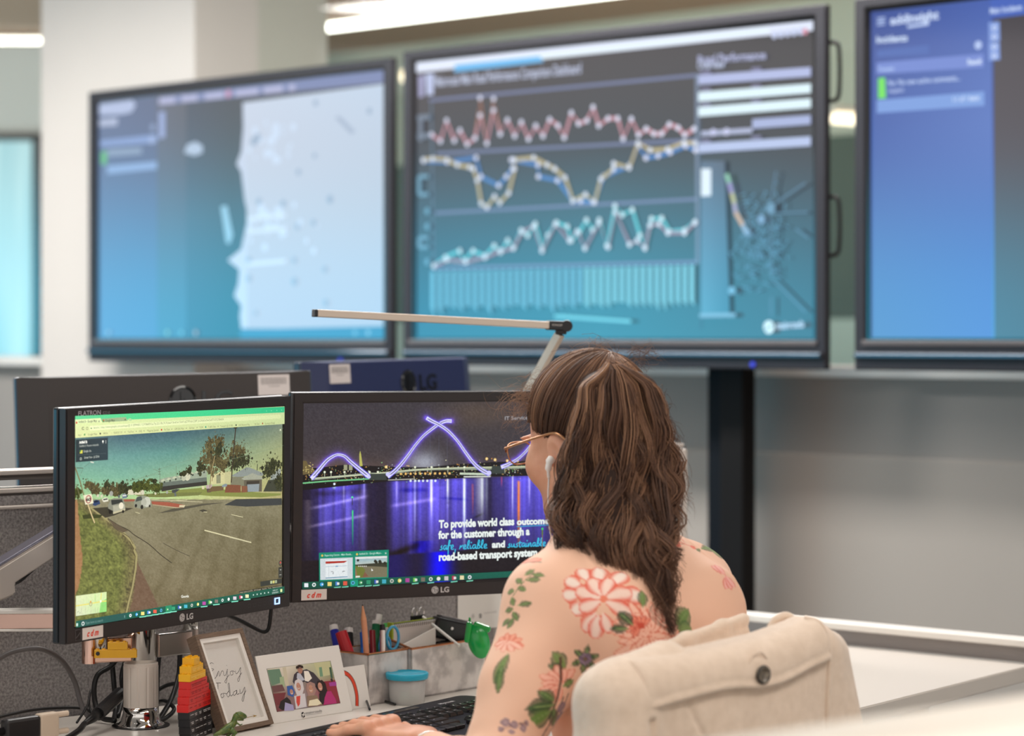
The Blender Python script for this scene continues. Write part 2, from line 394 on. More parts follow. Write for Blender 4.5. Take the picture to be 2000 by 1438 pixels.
bm = bmn(); box(bm, (4.0, 0.05, 0.7), (12.4, 0.1, 1.42), 0, FM); struct('wall_far_lower', bm, mat('mint_wall', (196, 214, 206), 0.8))
# left: facade with daylight windows
bm = bmn(); box(bm, (-3.6, 14.05, 2.74), (4.6, 0.12, 0.52)); struct('wall_far_left', bm, mat('cool_white_wall', (226, 232, 232), 0.8))
day = bpy.data.materials.new('daylight_outside'); day.use_nodes = True; t = day.node_tree; b = t.nodes['Principled BSDF']
co = N(t, 'ShaderNodeTexCoord'); ns = N(t, 'ShaderNodeTexNoise'); ns.inputs['Scale'].default_value = 1.0
mp = N(t, 'ShaderNodeMapping'); mp.inputs['Scale'].default_value = (9, 1, 0.5); t.links.new(co.outputs['Object'], mp.inputs[0]); t.links.new(mp.outputs[0], ns.inputs['Vector'])
cr = N(t, 'ShaderNodeMix', data_type='RGBA'); t.links.new(mr(t, ns.outputs['Fac'], 0.35, 0.65), cr.inputs['Factor']); cr.inputs[6].default_value = S((150, 205, 218)) + (1,); cr.inputs[7].default_value = S((205, 240, 246)) + (1,)
t.links.new(cr.outputs[2], b.inputs['Emission Color']); b.inputs['Emission Strength'].default_value = 1.0; b.inputs['Base Color'].default_value = (0.02, 0.02, 0.02, 1)
bm = bmn(); box(bm, (-3.6, 14.07, 1.27), (4.6, 0.02, 2.46)); struct('window_3', bm, day)
bm = bmn(); box(bm, (-2.728, 14.0, 1.26), (0.055, 0.08, 2.46)); box(bm, (-3.6, 14.0, 2.47), (4.6, 0.08, 0.04)); box(bm, (-3.9, 14.0, 1.26), (0.055, 0.08, 2.46)); struct('window_3_frame', bm, mat('dark_window_frame', (34, 44, 48), 0.4))
# --- light fittings of the far rooms
def bar_lamp(name, p0, p1, r, col, e, label, group=None):
    p0, p1 = Vector(p0), Vector(p1); c = (p0 + p1) / 2
    th = thing(name, label, 'light', c, None, group)
    L_ = (p1 - p0).length; bm = bmn(); tube(bm, [p0 - c, p1 - c], r, 12); obj('diffuser', bm, mat(name + '_glow', (255, 255, 255), 0.5, emis=(col, e)), th, True)
    up = Vector((0, 0, r * 0.9)); bm = bmn(); tube(bm, [p0 - c + up, p1 - c + up], r * 0.8, 8); obj('housing', bm, M['white'], th)
    return th
bar_lamp('linear_light', (-0.985, 12.83, 2.955), (1.9, 10.24, 2.955), 0.022, (255, 250, 240), 7, 'long white tube light under the brown timber ceiling beyond the glass')
bar_lamp('linear_light', (-3.6, 13.36, 2.955), (-2.30, 13.40, 2.955), 0.018, (255, 246, 235), 5, 'short bright tube light at the far left beside the white column')
bar_lamp('warm_light_bar', (1.42, 10.78, 2.30), (1.66, 10.85, 2.29), 0.030, (255, 226, 190), 2.2, 'small warm light seen between the middle and right wall displays')  # this bar and the next are glow spots placed for the display gaps
bar_lamp('warm_light_bar', (-0.49, 11.02, 2.505), (-0.475, 11.03, 2.505), 0.030, (255, 228, 190), 2.6, 'small warm round light seen between the left and middle wall displays')
# ------------------------------------------------------------------ wall displays
def display(pos, yaw, label, draw, handle=False, name='wall_display'):
    R = Rypr(yaw, 0, 0); pos = Vector(pos)
    th = thing(name, label, 'screen', pos, R, 'large wall displays')
    dw, dh = 1.43, 0.804
    ow, oh = dw + 0.084, dh + 0.115; oz = (0.035 - 0.080) / 2
    bm = bmn(); ring_frame(bm, ow, oh, dw + 0.02, dh + 0.02, -0.012, 0.012, 0, oz, 0, 0)
    bmesh.ops.bevel(bm, geom=[e for e in bm.edges], offset=0.003, segments=1, affect='EDGES'); obj('bezel', bm, M['tvb'], th)
    bm = bmn(); ring_frame(bm, dw + 0.02, dh + 0.02, dw, dh, -0.006, 0.006); obj('inner_bezel', bm, M['gloss_blk'], th)
    bm = bmn(); box(bm, (0, 0.040, oz), (ow - 0.16, 0.055, oh - 0.10), 0.006); box(bm, (0, 0.085, 0), (ow * 0.7, 0.04, oh * 0.6), 0.006); obj('rear_shell', bm, M['plastic_blk'], th)
    bm = bmn(); box(bm, (0, -0.018, -dh / 2 - 0.044), (ow - 0.01, 0.014, 0.016), 0.005); obj('glossy_strip', bm, mat('glossy_strip', (60, 66, 74), 0.10, metal=0.5), th)
    bm = bmn(); box(bm, (0, -0.0145, -dh / 2 - 0.013), (ow - 0.05, 0.006, 0.014), 0.002); obj('lower_trim', bm, mat('brown_grey_trim', (92, 84, 84), 0.4), th)
    bm = bmn(); lathe(bm, [(0.007, 0), (0.007, 0.004)], 16, Matrix.Translation((0.53, -0.012, -dh / 2 - 0.068)) @ Matrix.Rotation(rad(90), 4, 'X')); obj('power_light', bm, mat('blue_led', (20, 20, 80), 0.4, emis=((60, 70, 220), 1.0)), th)
    if handle:
        for zc in (0.27, -0.12):
            bm = bmn(); tube(bm, spline([(ow / 2 - 0.012, 0.018, zc + 0.075), (ow / 2 + 0.012, 0.024, zc + 0.068), (ow / 2 + 0.018, 0.024, zc + 0.03), (ow / 2 + 0.018, 0.024, zc - 0.03), (ow / 2 + 0.012, 0.024, zc - 0.068), (ow / 2 - 0.012, 0.018, zc - 0.075)], 5), 0.006, 8)
            obj('side_handle', bm, M['plastic_blk'], th, True)
    cv = Canvas(pos, R, 0.0, 4e-5); draw(cv, dw, dh); cv.build('screen_image', M['scrTV'], th)
    return th
M['tvb'] = mat('display_bezel', (44, 42, 48), 0.45, spec=0.3, bump=(700, 0.05))

def base(cv, dw, dh, rows):
    cv.grid([(-dw / 2, dh / 2), (dw / 2, dh / 2), (dw / 2, -dh / 2), (-dw / 2, -dh / 2)], rows, 12, px=False)

def tv1(cv, dw, dh):
    base(cv, dw, dh, [[(78, 92, 118), (70, 76, 84), (74, 76, 82)], [(92, 124, 156), (62, 92, 106), (60, 90, 110)], [(80, 104, 140), (44, 84, 104), (44, 86, 108)]])  # bluer lower rows: window reflection worked into the screen colours
    z = lambda X, Y: (180 + X / 2.5233, 130 + Y / 2.5233)
    P = lambda pts, c: cv.poly([z(*p) for p in pts], c)
    P([(32, 185), (320, 140), (320, 1345), (32, 1345)], [(94, 112, 146), (92, 106, 136), (84, 122, 168), (92, 124, 170)])
    P([(320, 140), (465, 120), (465, 1345), (320, 1345)], [(98, 104, 120), (92, 96, 106), (70, 116, 146), (74, 118, 150)])
    land = [(742, 100), (1440, 20), (1445, 1290), (735, 1292), (728, 1230), (735, 1180), (700, 1130), (720, 1070), (725, 1000), (668, 955), (735, 900), (745, 850), (770, 740), (752, 660), (745, 600), (735, 520), (712, 480), (735, 420), (745, 300)]
    P([(742, 178), (1445, 85), (1445, 1290), (735, 1292)][:2] + land[2:], (196, 208, 228))
    cv.grid([z(760, 175), z(1443, 88), z(1445, 1290), z(765, 1290)], [[(198, 210, 228), (190, 208, 228)], [(190, 200, 216), (184, 196, 212)], [(184, 186, 202), (178, 186, 204)]], 6)
    P([(330, 150), (1440, 15), (1443, 78), (330, 190)], (120, 134, 176))
    for a, b_ in ((330, 410), (440, 520), (555, 650), (705, 820), (845, 940), (970, 1000)):
        ya = 172 - (a - 330) * 0.105; P([(a, ya - 15), (b_, ya - 15 - (b_ - a) * .105), (b_, ya + 16 - (b_ - a) * .105), (a, ya + 16)], (176, 180, 214))
    cv.disc(*z(672, 134), 8, (200, 150, 180))
    P([(36, 188), (200, 165), (215, 190), (195, 225), (150, 235), (36, 240)], (176, 190, 222))
    P([(36, 262), (125, 252), (125, 290), (36, 296)], (172, 184, 212))
    P([(40, 365), (320, 335), (320, 375), (40, 395)], (132, 158, 206)); P([(75, 410), (245, 400), (245, 430), (75, 442)], (138, 160, 188))
    P([(45, 420), (72, 418), (72, 480), (45, 484)], (96, 186, 120)); P([(75, 490), (320, 468), (320, 505), (75, 530)], (140, 172, 216))
    P([(330, 225), (360, 220), (360, 350), (330, 355)], (150, 168, 212))
    cv.disc(*z(300, 300), 8, (134, 154, 190)); cv.disc(*z(295, 362), 8, (162, 182, 222))
    P([(455, 425), (470, 385), (510, 370), (545, 390), (545, 425), (505, 440)], (176, 196, 220))
    P([(635, 690), (665, 685), (695, 830), (680, 875), (662, 870)], (150, 196, 220))
    rnd = random.Random(3)
    for _ in range(60): # lighter coast towns
        x = rnd.gauss(880, 90); y = rnd.choice([rnd.gauss(350, 60), rnd.gauss(780, 60)])
        if x > 760 and y > 200: cv.disc(*z(x, y), rnd.uniform(3, 10), (204, 222, 244))
    for x, y, r in ((800, 370, 9), (820, 350, 8), (825, 665, 7), (945, 675, 7), (1175, 655, 8), (775, 955, 7), (775, 1045, 7), (1155, 1165, 7), (1000, 1060, 8), (1095, 770, 6), (1015, 790, 6), (810, 1215, 5), (1020, 520, 6), (1100, 440, 5), (1000, 955, 6), (1150, 1000, 6), (1370, 220, 6), (1105, 180, 6)):
        cv.disc(*z(x, y), r, (150, 172, 196))
    P([(1200, 250), (1225, 245), (1300, 320), (1280, 335)], (164, 180, 202))
    for y in (725, 790, 950): P([(770, y + 15), (960, y), (960, y + 18), (770, y + 34)], (212, 228, 246))
    P([(735, 1296), (1445, 1280), (1446, 1345), (735, 1345)], (60, 120, 158))
    for x, c in ((85, (150, 180, 200)), (375, (140, 200, 190)), (445, (120, 190, 210)), (515, (180, 170, 170)), (1300, (120, 170, 200)), (1365, (140, 185, 210))): cv.disc(*z(x, 1312), 5, c)

def tv2(cv, dw, dh):
    base(cv, dw, dh, [[(72, 64, 64), (68, 64, 66), (66, 64, 66)], [(58, 62, 70), (58, 64, 70), (58, 58, 62)], [(52, 76, 92), (56, 96, 110), (56, 66, 76)], [(44, 92, 116), (56, 112, 128), (58, 78, 90)]])  # teal at the bottom is a window reflection put into the picture
    z1 = lambda X, Y: (790 + X / 4.958, 40 + Y / 4.958); z2 = lambda X, Y: (1190 + X / 4.651, 40 + Y / 4.651)
    z3 = lambda X, Y: (790 + X / 3.995, 330 + Y / 3.995); z4 = lambda X, Y: (1190 + X / 3.995, 330 + Y / 3.995)
    cv.poly([z1(115, 405), z2(1860, 2), z2(1860, 90), z1(115, 505)], (228, 236, 255))
    cv.poly([z1(500, 425), z2(1450, 60), z2(1450, 110), z1(500, 470)], (232, 246, 255))
    cv.poly([z1(490, 430), z1(1310, 345), z1(1350, 400), z1(480, 500)], (104, 186, 240))
    for i in range(5): cv.disc(*z2(1500 + i * 60, 132 - i * 8), 7, (200, 210, 240))
    cv.disc(*z2(1780, 100), 6, (220, 150, 170))
    cv.poly([z1(135, 540), z1(195, 530), z1(185, 740), z1(140, 745)], (160, 160, 198)); cv.poly([z1(205, 520), z1(290, 515), z1(280, 720), z1(215, 725)], (186, 196, 230))
    cv.text('Mainroads Main Road Performance Comparison Dashboard', z1(300, 640), z1(1710, 510), 21, (188, 196, 222), bold=0.02)
    # frame lines of the chart
    for a, b_ in ((z1(240, 775), z2(825, 495)), (z1(310, 1290), z2(825, 1085)), (z3(240, 345), z4(700, 235)), (z3(240, 775), z4(700, 725))): cv.line([a, b_], 6, (112, 122, 158))
    cv.line([z2(797, 490), z4(690, 740)], 8, (112, 128, 152)); cv.line([z1(262, 800), z3(230, 780)], 6, (84, 104, 124))
    cv.line([z2(828, 900), z4(718, 1250)], 3, (60, 80, 100))
    def series(pts, c, w=8, dots=True, dc=(226, 230, 252)):
        cv.line(pts, w, c)
        if dots:
            for p in pts: cv.disc(p[0], p[1], 5.4, dc, n=12)
    red = [z1(*p) for p in ((265, 1105), (350, 1170), (410, 970), (485, 1165), (540, 1065), (610, 1200), (685, 1140), (735, 920), (800, 1190), (865, 870), (930, 1100), (1000, 965), (1070, 1120), (1135, 985), (1205, 1150), (1275, 1020), (1345, 1120), (1410, 960), (1490, 1020), (1550, 1135), (1620, 895), (1690, 1000), (1770, 970), (1830, 840), (1885, 1020), (1975, 950))] + [z2(*p) for p in ((80, 890), (130, 1075), (205, 895), (270, 1040), (340, 985), (410, 1030), (480, 1030), (550, 945), (630, 975), (690, 1040), (775, 985))]
    series([z1(685, 1140), z1(735, 750), z1(800, 1190), z1(865, 760), z1(930, 1100)], (160, 108, 84), 8)
    series(red, (196, 140, 152), 9)
    yel = [z1(*p) for p in ((190, 1350), (280, 1340), (420, 1350), (520, 1400), (640, 1420))] + [z3(*p) for p in ((545, 0), (575, 90), (605, 270), (650, 300), (710, 215), (750, 265), (820, 190), (865, 0))] + [z1(*p) for p in ((1070, 1350), (1260, 1330), (1390, 1400))] + [z3(*p) for p in ((1180, 0), (1260, 70), (1320, 250), (1420, 200), (1490, 260), (1540, 80), (1640, 0))] + [z2(*p) for p in ((50, 1300), (190, 1340), (270, 1115), (380, 1180), (540, 1170), (690, 1110), (790, 1120))]
    blu = [z1(*p) for p in ((190, 1360), (420, 1370), (700, 1330))] + [z3(*p) for p in ((600, 60), (740, 130), (800, 60), (850, 0))] + [z1(1040, 1350), z1(1300, 1400)] + [z3(*p) for p in ((1050, 60), (1200, 90), (1320, 250), (1380, 250), (1480, 260), (1560, 60))] + [z2(*p) for p in ((190, 1320), (270, 1140), (340, 1250), (450, 1230), (560, 1200), (700, 1140), (790, 1180))]
    series(blu, (70, 128, 196), 8); series(yel, (186, 172, 130), 8, dc=(224, 232, 248))
    grn = [z3(*p) for p in ((240, 755), (330, 690), (440, 640), (470, 720), (545, 640), (640, 680), (710, 600), (760, 650), (815, 560), (865, 610), (920, 480), (970, 520), (1030, 430), (1085, 620), (1130, 520), (1195, 420), (1280, 450), (1310, 560), (1370, 500), (1430, 400), (1480, 480), (1530, 400), (1590, 600))] + [z4(*p) for p in ((55, 290), (110, 360), (190, 320), (250, 520), (290, 610), (340, 390), (420, 385), (480, 490), (600, 480), (680, 415))]
    redl = [z3(*p) for p in ((240, 760), (340, 710), (490, 725), (640, 690), (760, 640), (860, 620), (930, 490), (1020, 450), (1085, 640), (1190, 430), (1300, 560), (1360, 490), (1420, 620), (1530, 420), (1600, 610))] + [z4(*p) for p in ((60, 340), (170, 590), (230, 560), (290, 620), (330, 440), (400, 430), (470, 500), (600, 500), (680, 420))]
    series(grn, (98, 196, 206), 8, dc=(214, 240, 250)); series(redl, (160, 132, 150), 7, dc=(222, 234, 248))
    rnd = random.Random(5)
    for i in range(38):
        f = i / 37; a = z3(235, 800); b_ = z4(660, 750); x = a[0] + (b_[0] - a[0]) * f; y = a[1] + (b_[1] - a[1]) * f
        cv.poly([(x - 4.2, y), (x + 4.2, y), (x + 4.2, y + 70 + rnd.choice((0, 10, 18, 4))), (x - 4.2, y + 70)], (112, 178, 204) if i < 22 else (128, 196, 212))
    for y in (920, 1100): cv.poly([z1(145, y), z1(265, y - 10), z1(265, y + 40), z1(145, y + 50)], (110, 124, 142))
    cv.line([z1(175, 930), z1(175, 1170)], 12, (110, 122, 140))
    for y0, y1_ in ((60, 200), (540, 610)): cv.line([z3(130, y0), z3(130, y1_)], 10, (108, 152, 176)); cv.line([z3(130, y1_), z3(205, y1_)], 8, (108, 152, 176)); cv.line([z3(130, y0), z3(205, y0)], 8, (108, 152, 176))
    for y in (330, 450, 725): cv.disc(*z3(195, y), 7, (108, 160, 186))
    # right column of fields
    cv.text('Road Performance', z2(820, 395), z2(1440, 350), 15, (172, 178, 214), bold=0.03); cv.text('Overview', z2(820, 445), z2(1070, 430), 15, (180, 190, 220), bold=0.03)
    for ya, yb, c in ((540, 470, (176, 186, 226)), (695, 620, (224, 246, 255)), (830, 755, (224, 246, 255)), (1160, 1100, (182, 196, 232))):
        cv.poly([z2(830, ya - 40), z2(1850, yb - 44), z2(1850, yb + 40), z2(830, ya + 45)], c)
        for x in (890, 1350): cv.poly([z2(x - 40, ya - 72 - (x - 830) * .07), z2(x + 50, ya - 76 - (x - 830) * .07), z2(x + 50, ya - 44 - (x - 830) * .07), z2(x - 40, ya - 44 - (x - 830) * .07)], (122, 122, 156))
    cv.poly([z2(1320, 900), z2(1850, 862), z2(1850, 945), z2(1320, 985)], (166, 178, 218)); cv.line([z2(855, 1030), z2(1320, 1000)], 9, (176, 184, 214)); cv.disc(*z2(965, 1018), 7, (196, 200, 234)); cv.disc(*z2(1085, 1012), 7, (200, 204, 236))
    # map
    cv.grid([z4(735, -60), z4(920, -60), z4(960, 1130), z4(735, 1130)], [[(90, 110, 134), (84, 98, 116)], [(92, 130, 158), (78, 112, 138)], [(92, 146, 172), (64, 112, 136)]], 5)
    cv.poly([z4(735, 0), z4(812, 0), z4(812, 210), z4(735, 215)], (226, 240, 252))
    for _ in range(150):
        x = rnd.gauss(1190, 110); y = rnd.gauss(560, 230)
        if 960 < x < 1480 and 40 < y < 1100: cv.line([z4(x, y), z4(x + rnd.uniform(-60, 60), y + rnd.uniform(-60, 60))], 2.2, (88, 130, 158))
    for a, b_ in (((1280, 300), (1560, 110)), ((1300, 350), (1580, 340)), ((1290, 260), (1330, 20)), ((1280, 280), (1300, 840)), ((1300, 860), (1560, 1120)), ((1290, 1000), (1290, 1150)), ((1480, 470), (1580, 540))): cv.line([z4(*a), z4(*b_)], 3.5, (84, 110, 134))
    cv.disc(*z4(1215, 395), 9, (122, 156, 190)); cv.disc(*z4(1110, 500), 7, (118, 152, 184)); cv.disc(*z4(985, 950), 8, (120, 170, 200)); cv.disc(*z4(1290, 310), 10, (108, 144, 172))
    for (a, b_, c) in (((945, 40), (965, 110), (140, 196, 166)), ((965, 110), (985, 190), (156, 146, 200)), ((985, 190), (1005, 270), (190, 190, 140)), ((1005, 270), (1015, 340), (170, 160, 190)), ((1015, 340), (1070, 440), (206, 170, 140)), ((1070, 440), (1100, 500), (150, 176, 204))): cv.line([z4(*a), z4(*b_)], 9, c)
    cv.poly([z4(735, 1130), z4(1015, 1125), z4(1015, 1155), z4(735, 1160)], (130, 170, 196))
    cv.disc(*z4(1275, 1235), 12, (226, 246, 250), n=24); cv.line([z4(1245, 1260), z4(1300, 1215)], 3, (90, 130, 150)); cv.text('mainroads', z4(1335, 1250), z4(1550, 1235), 13, (196, 214, 238), bold=0.03)
    for x in (1200, 1240): cv.line([z3(x, 1150), z4(200, 1190)], 6, (120, 200, 214))

def tv3(cv, dw, dh):
    base(cv, dw, dh, [[(52, 74, 150), (50, 66, 120), (60, 60, 66), (54, 54, 60)], [(72, 104, 170), (62, 96, 180), (66, 64, 74), (58, 58, 64)], [(84, 128, 176), (78, 126, 190), (74, 84, 98), (66, 72, 82)]])  # lower rows carry the window reflection as screen colour
    z = lambda X, Y: (1300 + X / 2.857, Y / 2.858)
    # dark map area on the right of the side panel
    cv.grid([(1940, -70), (2560, -160), (2560, 700), (1943, 662)], [[(66, 62, 66), (60, 58, 62)], [(76, 70, 78), (66, 64, 70)], [(72, 84, 98), (66, 72, 82)]], 4)
    cv.grid([z(1145, 75), z(1818, -30), z(1822, 1890), z(1150, 1890)], [[(62, 82, 150), (70, 96, 172)], [(60, 92, 168), (86, 118, 190)], [(80, 108, 174), (76, 106, 180)], [(88, 116, 170), (84, 112, 186)]], 8)
    cv.poly([z(1810, -20), (2560, -110), (2560, -40), z(1818, 105)], (70, 100, 186))
    for y in (105, 122, 139): cv.line([z(1180, y), z(1225, y - 6)], 4, (168, 188, 232))
    cv.text('addinsight', z(1255, 138), z(1525, 105), 18, (198, 214, 246), bold=0.04); cv.line([z(1350, 150), z(1470, 132)], 6, (188, 206, 244))
    cv.text('Incidents', z(1175, 240), z(1350, 228), 14, (206, 224, 250), bold=0.03)
    cv.poly([z(1180, 280), z(1470, 250), z(1470, 300), z(1180, 322)], (76, 106, 178)); cv.disc(*z(1745, 252), 9, (176, 196, 240))
    cv.poly([z(1178, 350), z(1775, 300), z(1775, 375), z(1178, 415)], (112, 136, 208)); cv.text('Tweets', z(1185, 400), z(1275, 392), 9, (176, 200, 244), bold=0.02); cv.text('Result', z(1685, 362), z(1765, 355), 11, (214, 230, 255), bold=0.03)
    cv.poly([z(1187, 438), z(1225, 432), z(1230, 548), z(1187, 552)], (112, 226, 92))
    cv.text('No: No new active comments...', z(1240, 478), z(1645, 448), 11, (186, 206, 244), bold=0.02); cv.text('inspect', z(1245, 520), z(1330, 512), 10, (172, 190, 232), bold=0.02)
    cv.poly([z(1180, 560), z(1780, 510), z(1780, 590), z(1180, 632)], (120, 156, 220)); cv.text('1-1 of 1 items', z(1600, 570), z(1752, 558), 11, (198, 218, 250), bold=0.03)
    cv.text('Main Incidents', z(1810, 78), z(1990, 55), 12, (190, 208, 244), bold=0.03)
    for a, b_ in ((125, 235), (240, 340)): cv.poly([z(1803, a), z(1865, a - 6), z(1868, b_ - 6), z(1805, b_)], (128, 156, 220))
    for y in (155, 205, 262, 312): cv.disc(*z(1836, y), 6, (196, 212, 246)); cv.disc(*z(1836, y), 2.5, (128, 156, 220))
display((-0.895, 7.789, 1.723), -44.04, 'leftmost large wall display showing a pale blue coastline map', tv1)
display((0.241, 6.63, 1.725), -43.01, 'middle large wall display showing line charts in red, yellow and teal', tv2, True)
display((1.405, 5.513, 1.726), -43.5, 'rightmost large wall display with a blue incidents panel, cut off by the frame', tv3, True)
# the column stand that carries the middle display
SP = W3(1441, 900, 6.52); SM = Rz(-43.5)
st = thing('display_stand', 'tall black floor stand with a wide flat post under the middle wall display', 'stand', (SP.x, SP.y, 0), SM)
bm = bmn(); box(bm, (0, 0.0, 0.74), (0.078, 0.055, 1.06), 0.004); obj('post', bm, mat('black_post_paint', (24, 22, 22), .6, spec=.15), st)
bm = bmn(); box(bm, (-0.072, 0.02, 0.74), (0.066, 0.04, 1.06), 0.004); box(bm, (-0.084, 0.03, 0.42), (0.09, 0.05, 0.44), 0.004); obj('cable_channel', bm, mat('blue_black_steel', (20, 24, 30), 0.6, spec=.12), st)
bm = bmn(); box(bm, (-0.06, 0.0, 1.30), (0.62, 0.05, 0.10), 0.006); obj('mounting_bracket', bm, M['plastic_blk'], st)
bm = bmn(); box(bm, (0, -0.02, 0.10), (0.5, 0.22, 0.2), 0.01); box(bm, (-0.4, -0.05, 0.05), (0.08, 0.24, 0.08), 0.01); box(bm, (0.4, -0.05, 0.05), (0.08, 0.24, 0.08), 0.01); box(bm, (0, -0.02, 0.05), (0.85, 0.1, 0.06), 0.01); obj('stand_base', bm, M['plastic_dk'], st)
# ------------------------------------------------------------------ desk, partition, bench
FELT = mat('grey_felt', (176, 170, 168), 0.95, noise=(240, 0.26, (118, 114, 114)), bump=(600, 0.6), sheen=0.3)
LIGHTALU = mat('pale_aluminium', (216, 206, 198), 0.35, metal=0.45)
# partition: passes P0 along A55
P0 = Vector((-0.689, 3.85, 0)); A48 = Vector((math.cos(rad(40)), math.sin(rad(40)), 0)); PM = wallM(P0, A48)
prt = thing('felt_divider', 'grey felt desk divider with aluminium rails behind the monitors', 'divider', P0, PM.to_3x3())
xl, xr = -0.9, 1.33
bm = bmn(); box(bm, ((xl + 0.86) / 2, 0.02, 0.8955), (0.86 - xl, 0.032, 0.35), 0.003); box(bm, ((xl + 0.86) / 2, 0.02, 0.60), (0.86 - xl, 0.030, 0.26), 0.003); obj('felt_panel', bm, FELT, prt)
bm = bmn(); box(bm, ((0.86 + xr) / 2, 0.02, 0.76), (xr - 0.86, 0.03, 0.62), 0.003); obj('end_panel', bm, mat('pale_grey_panel', (178, 174, 170), 0.6), prt)
bm = bmn(); box(bm, ((xl + xr) / 2, 0.02, 1.073), (xr - xl, 0.034, 0.016), 0.002); obj('upper_felt_strip', bm, FELT, prt)
for k, z in enumerate((1.117, 1.089)):
    bm = bmn(); box(bm, ((xl + xr) / 2, 0.018, z), (xr - xl, 0.046, 0.008), 0.002); obj('rail', bm, LIGHTALU, prt)
    bm = bmn(); box(bm, ((xl + xr) / 2, 0.022, z - 0.0075), (xr - xl, 0.036, 0.009), 0.0); obj('rail_groove', bm, mat('groove_grey', (112, 106, 102), 0.5, metal=0.4), prt)
bm = bmn(); box(bm, ((xl + xr) / 2, 0.018, 1.063), (xr - xl, 0.044, 0.006), 0.002); obj('rail', bm, LIGHTALU, prt)
bm = bmn(); box(bm, (xr, 0.02, 0.79), (0.022, 0.046, 0.64), 0.003); obj('end_post', bm, LIGHTALU, prt)
for s_ in (xl + 0.1, 0.86, xr - 0.02):
    bm = bmn(); box(bm, (s_, 0.045, 0.36), (0.05, 0.03, 0.72), 0.004); obj('foot_post', bm, M['alu'], prt)
# accessory rail seen left of the street-view monitor
# desk (her own) : between partition and front edge
DT = mat('white_desk_laminate', (212, 205, 197), 0.35, bump=(500, 0.03))
def lineP(p, d, t): return (p[0] + d[0] * t, p[1] + d[1] * t)
E0 = onz(1690, 1381); E1 = onz(2000, 1303); ed = (E1 - E0).normalized()
R0 = onz(1457, 1238, 0.735); R1 = onz(2000, 1292, 0.735); rd = (R1 - R0).normalized()
far0 = R0 - rd * 0.10
NP = Vector((A48.y, -A48.x, 0)); pA = P0 + A48 * -0.88 + NP * 0.012; pB = P0 + A48 * 1.32 + NP * 0.012
t_x = ((R0 - E0).x * rd.y - (R0 - E0).y * rd.x) / (ed.x * rd.y - ed.y * rd.x)
near0 = E0 - ed * 1.55; near1 = E0 + ed * t_x
dk = thing('office_desk', 'white office desk the keyboard, frames and organiser stand on', 'desk', (0, 0, 0))
bm = bmn(); slab(bm, [tuple(near0[:2]), tuple(near1[:2]), tuple(far0[:2]), tuple(pB[:2]), tuple(pA[:2])], 0.702, 0.73)
bmesh.ops.bevel(bm, geom=list(bm.edges), offset=0.002, segments=2, affect='EDGES'); obj('desktop', bm, DT, dk)
for p in (near0 + ed * 0.15 + Vector((-0.1, 0.07, 0)), near1 - ed * 0.2 + Vector((-0.12, 0.02, 0)), pA + Vector((0.12, 0.1, 0)), E0 + Vector((-0.06, 0.14, 0))):
    bm = bmn(); box(bm, (p.x, p.y, 0.351), (0.05, 0.05, 0.702), 0.004); obj('leg', bm, M['alu'], dk)
# bench upstand rail along the wall side of the desk
RM = wallM(R0, rd)
up = thing('desk_rail', 'long white rail along the wall side of the desk, above a grey strip', 'rail', (R0.x, R0.y, 0.73), RM.to_3x3())
bm = bmn(); box(bm, (0.36, 0.030, 0.036), (0.92, 0.05, 0.014), 0.003); obj('rail_cap', bm, M['white'], up)
bm = bmn(); box(bm, (0.36, 0.034, 0.0145), (0.92, 0.03, 0.029), 0.0); obj('rail_base', bm, mat('grey_rail', (150, 144, 142), 0.5), up)

